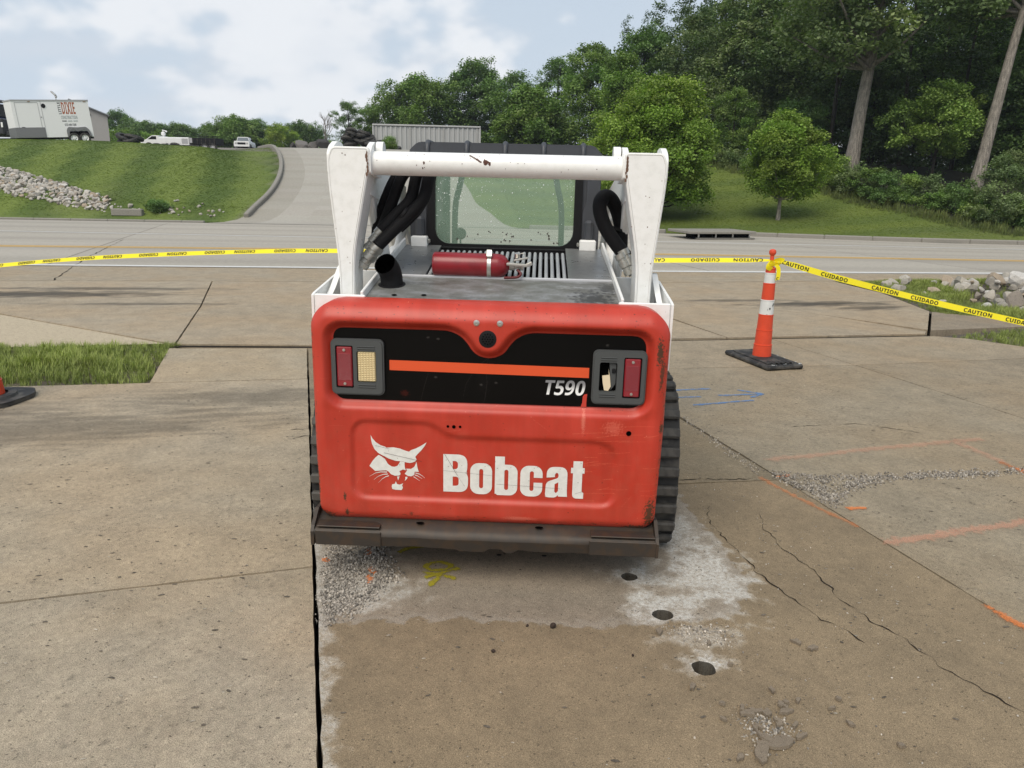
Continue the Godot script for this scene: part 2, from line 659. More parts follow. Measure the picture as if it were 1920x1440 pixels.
	M.orange.detail_uv_layer = BaseMaterial3D.DETAIL_UV_2
	M.orange.uv2_triplanar = true
	M.orange.uv2_scale = Vector3.ONE * 2.0
	M.reflective = mat(0.74, 0.75, 0.74, 0.35)
	grain(M.reflective, wear_picture(256, Color(1, 1, 1), Color(0.45, 0.44, 0.43), 45, 73), 0.5)
	M.tape = mat(0.86, 0.74, 0.012, 0.32)
	M.tape.backlight_enabled = true
	M.tape.backlight = Color(0.5, 0.45, 0.05)
	M.print_black = mat(0.012, 0.012, 0.010, 0.5)
	M.stone = mat(1, 1, 1, 0.9)
	M.stone.vertex_color_use_as_albedo = true
	grain(M.stone, speckle_texture(256, 0.90, 0.2, 0.16, 81, 200, 1), 0.6)
	M.bark_grey = mat(0.42, 0.375, 0.32, 0.95)
	M.bark_dark = mat(0.07, 0.058, 0.046, 0.95)
	for k in ["bark_grey", "bark_dark"]:
		M[k].detail_enabled = true
		M[k].detail_blend_mode = BaseMaterial3D.BLEND_MODE_MUL
		M[k].detail_albedo = speckle_texture(256, 0.72, 0.3, 0.5, 83)
		M[k].detail_uv_layer = BaseMaterial3D.DETAIL_UV_2
		M[k].uv2_triplanar = true
		M[k].uv2_scale = Vector3(1.6, 0.25, 1.6)
	M.leaf = mat(1, 1, 1, 0.62)
	M.leaf.vertex_color_use_as_albedo = true
	M.leaf.backlight_enabled = true
	M.leaf.backlight = Color(0.7, 0.8, 0.4)


func wear_picture(size: int, base: Color, mark: Color, count: int, seed_: int) -> ImageTexture:  # chips and specks on paint
	var r := RandomNumberGenerator.new()
	r.seed = seed_
	var im := Image.create(size, size, false, Image.FORMAT_RGB8)
	var f := FastNoiseLite.new()
	f.seed = seed_
	f.frequency = 0.02
	var fd := f.get_seamless_image(size, size).get_data()
	for y in size:
		for x in size:
			var v := 0.94 + (fd[y * size + x] / 255.0 - 0.5) * 0.07 + r.randf_range(-0.015, 0.015)
			im.set_pixel(x, y, Color(base.r * v, base.g * v, base.b * v * 0.995))
	for k in count:
		var c := Vector2(r.randi() % size, r.randi() % size)
		var rad := r.randf_range(0.5, 1.6) if r.randf() < 0.85 else r.randf_range(2.0, 4.5)
		var st := r.randf_range(0.4, 1.0)
		for oy in range(-6, 7):
			for ox in range(-6, 7):
				if Vector2(ox, oy).length() < rad * (0.75 + 0.5 * n1.get_noise_2d(c.x + ox * 0.4, c.y + oy * 0.4)):
					var x := posmod(int(c.x) + ox, size)
					var y := posmod(int(c.y) + oy, size)
					im.set_pixel(x, y, im.get_pixel(x, y).lerp(mark, st))
	return ImageTexture.create_from_image(im)


func dust_picture(size: int, col: Color, amount: float, seed_: int) -> ImageTexture:  # alpha is how much of the dirt lies there
	var f := FastNoiseLite.new()
	f.seed = seed_
	f.frequency = 0.012
	f.fractal_octaves = 5
	var fd := f.get_seamless_image(size, size).get_data()
	var r := RandomNumberGenerator.new()
	r.seed = seed_
	var im := Image.create(size, size, false, Image.FORMAT_RGBA8)
	for y in size:
		for x in size:
			var v := fd[y * size + x] / 255.0
			var a := clampf(sstep(0.35, 0.85, v) * 1.3 + r.randf_range(-0.08, 0.08), 0, 1) * amount
			im.set_pixel(x, y, Color(col.r, col.g, col.b, a))
	return ImageTexture.create_from_image(im)


func macro_picture() -> ImageTexture:  # the driveway's own large stains: x -8.2..8.2, z -16..0.4, about 1.6 cm a pixel
	var S := 1024
	var d := PackedByteArray()
	d.resize(S * S * 3)
	var f := FastNoiseLite.new()
	f.seed = 91; f.frequency = 0.9; f.fractal_octaves = 5
	var f2 := FastNoiseLite.new()
	f2.seed = 92; f2.frequency = 3.5; f2.fractal_octaves = 3
	# long smears of dark tyre rubber and grime: x, z, half length, half width, turn, strength
	var smears := [[-7.0, -10.6, 2.6, 0.45, 0.12, 0.5], [-6.2, -11.3, 2.2, 0.25, 0.10, 0.35], [-5.0, -9.9, 1.6, 0.16, 0.12, 0.3], [4.6, -11.0, 1.5, 0.30, 0.2, 0.5], [3.4, -11.2, 1.3, 0.18, 0.15, 0.3], [5.3, -10.7, 0.8, 0.25, 0.3, 0.4],
		[-3.3, -4.6, 2.4, 0.5, 0.25, 0.22], [-2.0, -5.5, 1.5, 0.35, 0.1, 0.2], [-3.9, -5.0, 0.9, 0.35, 0.1, 0.2]]
	for y in S:
		var z := -16.0 + 16.4 * (y + 0.5) / S
		for x in S:
			var wx := -8.2 + 16.4 * (x + 0.5) / S
			var a := f.get_noise_2d(wx * 0.75, z * 0.9)
			var b := f2.get_noise_2d(wx, z)
			var v := 1.0 + a * 0.13 + b * 0.07 + (rng.randf() + rng.randf() - 1.0) * 0.075
			if rng.randf() < 0.004: v *= 0.8
			var c := Vector3(0.80, 0.755, 0.675) * v
			c = c.lerp(Vector3(0.66, 0.59, 0.49) * v, clampf(0.22 + a * 0.7, 0, 0.5))
			for sm in smears:
				var p := Vector2(wx - sm[0], z - sm[1]).rotated(sm[4])
				var e: float = 1.0 - sqrt(pow(p.x / sm[2], 2) + pow(p.y / sm[3], 2)) + f2.get_noise_2d(p.x * 0.5, p.y * 2.5) * 0.5
				if e > 0: c *= 1.0 - sstep(0.0, 0.8, e) * sm[5]
			var i := (y * S + x) * 3
			d[i] = int(clampf(c.x, 0, 1) * 255); d[i + 1] = int(clampf(c.y, 0, 1) * 255); d[i + 2] = int(clampf(c.z, 0, 1) * 255)
	return ImageTexture.create_from_image(Image.create_from_data(S, S, false, Image.FORMAT_RGB8, d))


func near_picture() -> ImageTexture:  # the slab being broken up: damp brown concrete, stone dust round the drilled holes; x -1.4..2.2, z -4.2..-0.6
	var S := 1280
	var d := PackedByteArray()
	d.resize(S * S * 3)
	var f := FastNoiseLite.new()
	f.seed = 95; f.frequency = 1.6; f.fractal_octaves = 5
	var f2 := FastNoiseLite.new()
	f2.seed = 96; f2.frequency = 9.0; f2.fractal_octaves = 4
	var f3 := FastNoiseLite.new()
	f3.seed = 97; f3.frequency = 45.0; f3.fractal_octaves = 2
	var pale := V2([-1.0, -2.36, -0.60, -2.47, -0.31, -2.50, 0.02, -2.48, 0.26, -2.46, 0.59, -2.49, 0.93, -2.60, 1.05, -2.86, 1.0, -3.2, 0.95, -3.55, 0.9, -4.3, -1.4, -4.3])
	var dusts := [[0.86, -2.92, 0.24, 0.36, 0.95], [0.60, -2.62, 0.17, 0.16, 1.0], [0.55, -2.86, 0.15, 0.13, 0.8], [0.78, -3.25, 0.22, 0.3, 0.7], [0.70, -2.43, 0.19, 0.11, 0.62], [0.69, -2.27, 0.12, 0.10, 1.0], [0.66, -2.24, 0.085, 0.06, 0.8], [0.52, -2.84, 0.07, 0.04, 0.9], [-0.62, -2.72, 0.28, 0.18, 0.75], [-0.72, -2.95, 0.3, 0.3, 0.45], [0.61, -2.55, 0.08, 0.05, 0.9]]
	for y in S:
		var z := -4.2 + 3.6 * (y + 0.5) / S
		for x in S:
			var wx := -1.4 + 3.6 * (x + 0.5) / S
			var a := f.get_noise_2d(wx, z)
			var b := f2.get_noise_2d(wx, z)
			var v := 1.0 + a * 0.09 + b * 0.06
			v += (rng.randf() + rng.randf() - 1.0) * 0.07
			var c := Vector3(0.635, 0.56, 0.448) * v
			if z < -2.2:
				var e := -sd_poly(Vector2(wx, z), pale) + b * 0.05 + a * 0.03
				var k := sstep(-0.008, 0.012, e)
				c = c.lerp(Vector3(0.66, 0.605, 0.53) * v, k)
				c = c.lerp(Vector3(0.74, 0.70, 0.64), clampf(0.8 - absf(e - 0.02) * 22.0, 0, 1) * 0.6 * k)
			var dust := 0.0
			for q in dusts:
				var dx: float = (wx - q[0]) / q[2]
				var dz: float = (z - q[1]) / q[3]
				var rr := dx * dx + dz * dz
				if rr < 4.0:
					dust = maxf(dust, sstep(-0.1, 0.75, 1.0 - sqrt(rr) + b * 0.75 + a * 0.4) * q[4])
			if wx < -0.45:   # cement crumbs along the joint
				dust = maxf(dust, sstep(0.3, 0.9, 1.0 - (wx - (-0.53 + (z + 1.75) * 0.28)) / 0.11 + b * 0.6) * 0.65)
			if dust > 0:
				c = c.lerp(Vector3(0.90, 0.885, 0.85), clampf(dust * (0.85 + f3.get_noise_2d(wx, z) * 0.5), 0, 1))
			var i := (y * S + x) * 3
			d[i] = int(clampf(c.x, 0, 1) * 255); d[i + 1] = int(clampf(c.y, 0, 1) * 255); d[i + 2] = int(clampf(c.z, 0, 1) * 255)
	return ImageTexture.create_from_image(Image.create_from_data(S, S, false, Image.FORMAT_RGB8, d))


func tailgate_picture() -> ImageTexture:  # red paint, 1.5 m by 1.0 m: faded, scratched and chipped
	var W := 1200
	var H := 800
	var r := RandomNumberGenerator.new()
	r.seed = 77
	var im := Image.create(W, H, false, Image.FORMAT_RGB8)
	var f := FastNoiseLite.new()
	f.seed = 78; f.frequency = 0.006; f.fractal_octaves = 4
	for y in H:
		for x in W:
			var a := f.get_noise_2d(x, y * 0.5)
			var v := 1.0 + a * 0.06 + f.get_noise_2d(x * 5.0, y * 0.35) * 0.035 + r.randf_range(-0.012, 0.012)
			var dusty := clampf((y / float(H) - 0.55) * 0.35 + f.get_noise_2d(x * 3.0, y * 3.0) * 0.16, 0, 0.12)
			var c := Color(0.700, 0.200, 0.128).lerp(Color(0.71, 0.225, 0.165), clampf(0.5 + a * 1.4 - x / 2400.0, 0, 1))
			c = c.lerp(Color(0.62, 0.42, 0.34), dusty)
			im.set_pixel(x, y, Color(c.r * v, c.g * v, c.b * v))
	var P := func(X: float, Y: float) -> Vector2: return Vector2((X + 0.75) / 1.5 * W, (1.2 - Y) * H)
	var pale := Color(0.86, 0.52, 0.45)
	var grime := Color(0.23, 0.18, 0.11)
	var dark := Color(0.16, 0.07, 0.05)
	for k in 90:                       # faint scuffs
		var a: Vector2 = P.call(r.randf_range(-0.68, 0.68), r.randf_range(0.28, 1.17))
		var b := a + Vector2(r.randf_range(-60, 60), r.randf_range(-12, 40) * (1.0 if r.randf() < 0.6 else 0.2))
		line_on(im, a, b, r.randf_range(0.2, 0.7), pale, r.randf_range(0.15, 0.5), 0.45)
	for k in 26:                       # longer scratches on the right
		var a: Vector2 = P.call(r.randf_range(0.32, 0.64), r.randf_range(0.36, 0.72))
		line_on(im, a, a + Vector2(r.randf_range(30, 120), r.randf_range(-14, 4)), 0.5, Color(0.9, 0.5, 0.38), r.randf_range(0.3, 0.75), 0.35)
	for k in 160:
		var p: Vector2 = P.call(r.randf_range(-0.7, 0.7), r.randf_range(0.25, 1.18))
		blot_on(im, p, r.randf_range(0.8, 2.2), r.randf_range(0.8, 2.0), dark if r.randf() < 0.5 else pale, 0.7, 0.5)
	for k in 90:                       # chips on the top rim
		var p: Vector2 = P.call(r.randf_range(-0.6, 0.66), r.randf_range(1.10, 1.175))
		blot_on(im, p, r.randf_range(0.8, 3.0), r.randf_range(0.6, 1.6), dark, 0.75, 0.4)
	blot_on(im, P.call(0.38, 0.735), 7, 46, pale, 0.6, 0.25)
	blot_on(im, P.call(0.50, 0.705), 34, 26, pale, 0.35, 0.12)
	blot_on(im, P.call(0.66, 1.02), 11, 46, grime, 0.85, 0.12)
	blot_on(im, P.call(0.675, 0.93), 8, 60, grime, 0.7, 0.1)
	blot_on(im, P.call(0.69, 0.71), 9, 16, grime, 0.8, 0.15)
	blot_on(im, P.call(0.665, 0.345), 17, 52, grime, 0.85, 0.1)
	blot_on(im, P.call(0.62, 0.275), 50, 12, grime, 0.75, 0.1)
	blot_on(im, P.call(-0.695, 0.42), 7, 70, grime, 0.7, 0.1)
	blot_on(im, P.call(-0.66, 0.285), 30, 14, grime, 0.6, 0.1)
	blot_on(im, P.call(-0.585, 0.37), 5, 16, grime, 0.85, 0.2)
	blot_on(im, P.call(-0.578, 0.30), 7, 14, grime, 0.85, 0.2)
	blot_on(im, P.call(-0.31, 0.305), 7, 8, grime, 0.5, 0.2)
	blot_on(im, P.call(0.14, 0.30), 60, 8, pale, 0.5, 0.3)
	for k in 70:
		var p: Vector2 = P.call(r.randf_range(-0.69, 0.69), r.randf_range(0.262, 0.30))
		blot_on(im, p, r.randf_range(3, 14), r.randf_range(1, 3), grime, 0.35, 0.2)
	for k in 60:
		var s := -1.0 if r.randf() < 0.4 else 1.0
		var p: Vector2 = P.call(s * r.randf_range(0.685, 0.705), r.randf_range(0.3, 1.05))
		blot_on(im, p, r.randf_range(1, 3), r.randf_range(2, 7), grime, 0.6, 0.3)
	return ImageTexture.create_from_image(im)


func hood_picture() -> ImageTexture:  # worn grey sheet, 1.04 m by 0.4 m, with greasy smudges and damp prints
	var W := 624
	var H := 240
	var im := Image.create(W, H, false, Image.FORMAT_RGB8)
	var r := RandomNumberGenerator.new()
	r.seed = 87
	for y in H:
		for x in W:
			var a := n1.get_noise_2d(x * 0.012, y * 0.02)
			var v := 1.0 + a * 0.12 + n2.get_noise_2d(x * 0.09, y * 0.05) * 0.06 + r.randf_range(-0.02, 0.02)
			var c := Color(0.455, 0.455, 0.435).lerp(Color(0.52, 0.525, 0.53), clampf(0.3 + a, 0, 1))
			im.set_pixel(x, y, Color(c.r * v, c.g * v, c.b * v))
	for q in [[560, 150, 60, 70, 0.65], [600, 60, 34, 60, 0.5], [330, 205, 18, 5, 0.7], [372, 200, 20, 6, 0.7], [350, 222, 14, 4, 0.6], [395, 218, 26, 5, 0.6], [300, 214, 12, 4, 0.5], [415, 205, 14, 5, 0.5], [140, 60, 60, 14, 0.25], [250, 170, 60, 12, 0.25], [480, 215, 40, 7, 0.4]]:
		blot_on(im, Vector2(q[0], q[1]), q[2], q[3], Color(0.20, 0.20, 0.20), q[4], 0.05, 1.6)
	blot_on(im, Vector2(500, 60), 40, 16, Color(0.72, 0.73, 0.74), 0.45, 0.05, 1.2)
	for k in 60:
		blot_on(im, Vector2(r.randi() % W, r.randi() % H), r.randf_range(0.8, 2.5), r.randf_range(0.8, 2.0), Color(0.15, 0.14, 0.13), 0.7, 0.4)
	return ImageTexture.create_from_image(im)


func black_picture() -> ImageTexture:  # the black decal, 1.3 m by 0.35 m, with hair scratches and bare spots
	var W := 1040
	var H := 280
	var r := RandomNumberGenerator.new()
	r.seed = 79
	var im := Image.create(W, H, false, Image.FORMAT_RGB8)
	im.fill(Color(0.075, 0.07, 0.068))
	var P := func(X: float, Y: float) -> Vector2: return Vector2((X + 0.65) / 1.3 * W, (1.1 - Y) / 0.35 * H)
	for k in 40:
		var a: Vector2 = P.call(r.randf_range(-0.6, 0.6), r.randf_range(0.79, 1.07))
		line_on(im, a, a + Vector2(r.randf_range(-14, 14), r.randf_range(-4, 26)), 0.3, Color(0.3, 0.28, 0.27), r.randf_range(0.15, 0.5), 0.4)
	blot_on(im, P.call(-0.02, 0.87), 30, 60, Color(0.19, 0.18, 0.17), 0.5, 0.06, 1.0)
	blot_on(im, P.call(0.02, 0.95), 50, 30, Color(0.17, 0.16, 0.15), 0.4, 0.06, 1.0)
	var hair := [[[0.0, 0.975], [-0.012, 0.93], [-0.006, 0.87], [-0.014, 0.80], [-0.02, 0.785]], [[0.0, 0.972], [-0.05, 0.93], [-0.09, 0.86], [-0.1, 0.81]], [[-0.24, 0.90], [-0.255, 0.85], [-0.27, 0.79]]]
	for hh in hair:
		for i in hh.size() - 1:
			line_on(im, P.call(hh[i][0], hh[i][1]), P.call(hh[i + 1][0], hh[i + 1][1]), 0.45, Color(0.62, 0.58, 0.55), 0.6, 0.15)
	blot_on(im, P.call(-0.335, 0.815), 16, 12, Color(0.42, 0.16, 0.12), 0.9, 0.16)
	for q in [[-0.24, 1.045], [-0.2, 1.04], [0.46, 1.035], [-0.21, 0.885], [-0.03, 0.86], [0.03, 0.87]]:
		blot_on(im, P.call(q[0], q[1]), 6, 4, Color(0.6, 0.58, 0.56), 0.7, 0.4)
	return ImageTexture.create_from_image(im)


# ---------------------------------------------------------------- lie of the land
func soft_cap(x: float, m: float, k: float) -> float:
	if x <= 0: return 0.0
	return -log(exp(-x / k) + exp(-m / k)) * k + log(1.0 + exp(-m / k)) * k

func kerb_z(x: float) -> float:
	return 30.5 if x < -2.0 else 30.5 - sstep(-2.0, 18.0, x) * 5.0

func land(x: float, z: float) -> float:
	var d := -z
	var t := d - kerb_z(x)
	if t <= 0: return 0.0
	var e := sstep(0, 3, t)
	var hl := soft_cap(0.285 * t, 3.88 - 0.30 * sstep(-26.0, -17.0, x), 0.25) * e
	var hd := soft_cap(0.185 * t, 4.1, 0.3) * e
	var hr := 3.6 * sstep(0, 25, t) * (1.0 - 0.55 * sstep(20, 40, x))
	var u := x - drive_left(z)
	var w1 := sstep(-5, 0, u)
	var w2 := sstep(9, 16, u)
	var r := lerpf(hl, lerpf(hd, hr, w2), w1)
	r += maxf(0, 0.045 * (minf(d, 130) - 60)) * sstep(60, 70, d)
	r += n1.get_noise_2d(x * 0.07, z * 0.07) * 0.22 * sstep(4, 16, t) * w2
	return r

func drive_left(z: float) -> float:  # left edge of the far driveway
	return -11.3 - maxf(0.0, -z - 33.0) * 0.06 - pow(maxf(0.0, -z - 34.0), 1.7) * 0.0275

func grounded(x: float, z: float, dy := 0.0) -> Vector3:
	return Vector3(x, land(x, z) + dy, z)


func build_ground() -> void:
	var xs: Array[float] = []
	var zs: Array[float] = []
	var v := -48.0
	while v <= 48.0:
		xs.append(v); v += 0.75
	var g := 2.0
	while xs[0] > -500.0:
		xs.push_front(xs[0] - g); xs.append(xs[xs.size() - 1] + g); g *= 1.35
	v = 8.0
	while v >= -28.0:
		zs.append(v); v -= 1.5
	v = -28.75
	while v >= -75.0:
		zs.append(v); v -= 0.6
	g = 1.5
	while zs[zs.size() - 1] > -700.0:
		zs.append(zs[zs.size() - 1] - g); g *= 1.18
	var verts := PackedVector3Array()
	var cols := PackedColorArray()
	for z in zs:
		for x in xs:
			var y := land(x, z)
			var c := Color(0.085, 0.125, 0.032)
			var t := -z - kerb_z(x)
			if t < 0.4:
				y = -0.32
				c = Color(0.06, 0.05, 0.035)
				if t > -0.5: y = -0.05
			else:
				var u := x - drive_left(z)
				if u > 0.4 and u < 9.2 and -z < 64.0: y -= 0.14
				var nz := n1.get_noise_2d(x * 0.11, z * 0.11)
				if u < 0.0 and x > -48.0 and -z < 50.0:    # mown in stripes that run up the bank
					var s := sin((x * 0.96 - z * 0.27 + nz * 0.6) * 1.9)
					c = Color(0.086, 0.134, 0.018).lerp(Color(0.158, 0.215, 0.036), sstep(-0.3, 0.3, s))
					c = c.lerp(Color(0.16, 0.17, 0.075), 0.35 * sstep(0.1, 0.6, nz))
				elif u > 9.0:
					var s := sin((x * 0.2 + z * 1.0 + nz * 1.2) * 2.0)
					c = Color(0.110, 0.158, 0.020).lerp(Color(0.145, 0.192, 0.027), sstep(-0.6, 0.6, s))
					c = c.lerp(Color(0.12, 0.13, 0.05), 0.3 * sstep(0.15, 0.6, nz))
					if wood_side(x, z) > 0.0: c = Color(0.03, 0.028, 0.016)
				else:
					c = Color(0.22, 0.20, 0.17)          # gravel yard on the top
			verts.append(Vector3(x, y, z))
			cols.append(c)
	var idx := PackedInt32Array()
	var nx := xs.size()
	for j in zs.size() - 1:
		for i in nx - 1:
			var a := j * nx + i
			idx.append_array([a, a + 1, a + nx + 1, a, a + nx + 1, a + nx])
	var st := SurfaceTool.new()
	var arr := []
	arr.resize(Mesh.ARRAY_MAX)
	arr[Mesh.ARRAY_VERTEX] = verts
	arr[Mesh.ARRAY_COLOR] = cols
	# rows run away from the viewer, so this order is clockwise seen from above
	for k in range(0, idx.size(), 3):
		var t := idx[k + 1]
		idx[k + 1] = idx[k + 2]
		idx[k + 2] = t
	arr[Mesh.ARRAY_INDEX] = idx
	var am := ArrayMesh.new()
	am.add_surface_from_arrays(Mesh.PRIMITIVE_TRIANGLES, arr)
	st.create_from(am, 0)
	st.generate_normals()
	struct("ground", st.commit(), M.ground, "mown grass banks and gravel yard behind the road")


var wood_edge := V2([9.0, -47.5, 11.8, -45.5, 14.3, -40.0, 15.2, -38.7, 15.9, -35.8, 17.4, -33.6, 18.3, -31.0, 19.4, -29.0, 24.0, -27.5, 60.0, -27.0])
func wood_side(x: float, z: float) -> float:  # above 0 under the trees of the wood
	if x < 9.0: return 1.0 if z < -49.0 and x - drive_left(z) > 10.5 else -1.0
	for i in wood_edge.size() - 1:
		if x >= wood_edge[i].x and x < wood_edge[i + 1].x:
			var k := (x - wood_edge[i].x) / (wood_edge[i + 1].x - wood_edge[i].x)
			return lerpf(wood_edge[i].y, wood_edge[i + 1].y, k) - z
	return -1.0


# ---------------------------------------------------------------- pavement
func rough_edge(p: PackedVector2Array, step: float, amount: float) -> PackedVector2Array:
	var out := PackedVector2Array()
	for i in p.size():
		var a := p[i]
		var b := p[(i + 1) % p.size()]
		var n := clampi(int(a.distance_to(b) / step), 1, 160)
		var nn := (b - a).orthogonal().normalized()
		for k in n:
			var q := a.lerp(b, float(k) / n)
			var w := n1.get_noise_2d(q.x * 6.0, q.y * 6.0) * 1.3 + rng.randf_range(-0.35, 0.35)
			out.append(q + nn * w * amount * (0.0 if k == 0 else 1.0))
	return out

func slab(called: String, poly: Array, m: Material, tint: Color, parent: Node, gap := 0.006, holes := [], top := 0.0, thick := 0.36, uv := Rect2(-8.2, -16.0, 16.4, 16.4), rough := 0.004) -> void:
	var p := ccw(V2(poly))
	var off := Geometry2D.offset_polygon(p, -gap)
	if off.is_empty(): return
	p = rough_edge(off[0], 0.07, rough)
	var hs := []
	for hl in holes:
		var hp := disc(Vector2(hl[0], hl[1]), hl[2], 26, 0.94)
		for i in hp.size(): hp[i] += (hp[i] - Vector2(hl[0], hl[1])) * n1.get_noise_2d(hp[i].x * 22.0, hp[i].y * 22.0) * 0.16
		hs.append(hp)
	var st := mb()
	var tone := [tint]
	# the plane is x and z: (x, z, y) turned so that the slab's top faces up
	var add := func(a: Vector3, b: Vector3, c: Vector3) -> void:
		for q in [a, c, b]:
			st.set_color(tone[0])
			st.set_uv(Vector2((q.x - uv.position.x) / uv.size.x, (q.z - uv.position.y) / uv.size.y))
			st.add_vertex(q)
	st.set_smooth_group(-1)
	for pc in pieces([p], hs):
		var q := ccw(pc)
		var ix := Geometry2D.triangulate_polygon(q)
		for k in range(0, ix.size(), 3):
			var a := Vector3(q[ix[k]].x, top, q[ix[k]].y)
			var b := Vector3(q[ix[k + 1]].x, top, q[ix[k + 1]].y)
			var c := Vector3(q[ix[k + 2]].x, top, q[ix[k + 2]].y)
			if (b - a).cross(c - a).y < 0: add.call(a, c, b)
			else: add.call(a, b, c)
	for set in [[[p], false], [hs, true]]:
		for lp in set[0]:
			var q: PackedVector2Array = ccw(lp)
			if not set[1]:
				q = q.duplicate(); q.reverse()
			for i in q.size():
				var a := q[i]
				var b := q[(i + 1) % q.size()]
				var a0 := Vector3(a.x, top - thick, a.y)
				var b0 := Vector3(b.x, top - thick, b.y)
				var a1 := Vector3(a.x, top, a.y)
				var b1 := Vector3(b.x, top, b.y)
				if set[1]: tone[0] = Color(0.16, 0.15, 0.135)     # hole walls tinted near-black: the shade inside is painted into the colour
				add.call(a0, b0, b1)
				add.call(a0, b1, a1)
	put(called, fin(st), m, parent)

func sheet(poly: Array, y: float, m: Material, tint := Color.WHITE) -> ArrayMesh:
	var st := mb()
	var q := ccw(V2(poly))
	var ix := Geometry2D.triangulate_polygon(q)
	st.set_color(tint)
	for k in range(0, ix.size(), 3):
		var a := Vector3(q[ix[k]].x, y, q[ix[k]].y)
		var b := Vector3(q[ix[k + 1]].x, y, q[ix[k + 1]].y)
		var c := Vector3(q[ix[k + 2]].x, y, q[ix[k + 2]].y)
		if (b - a).cross(c - a).y < 0: tri(st, a, c, b)
		else: tri(st, a, b, c)
	return fin(st)

func xL(z: float) -> float: return -0.53 + (z + 1.75) * 0.28
func xR(z: float) -> float: return 1.99 + (z + 2.57) * 0.284
func x3(z: float) -> float: return 3.86 + (z + 5.30) * 0.312

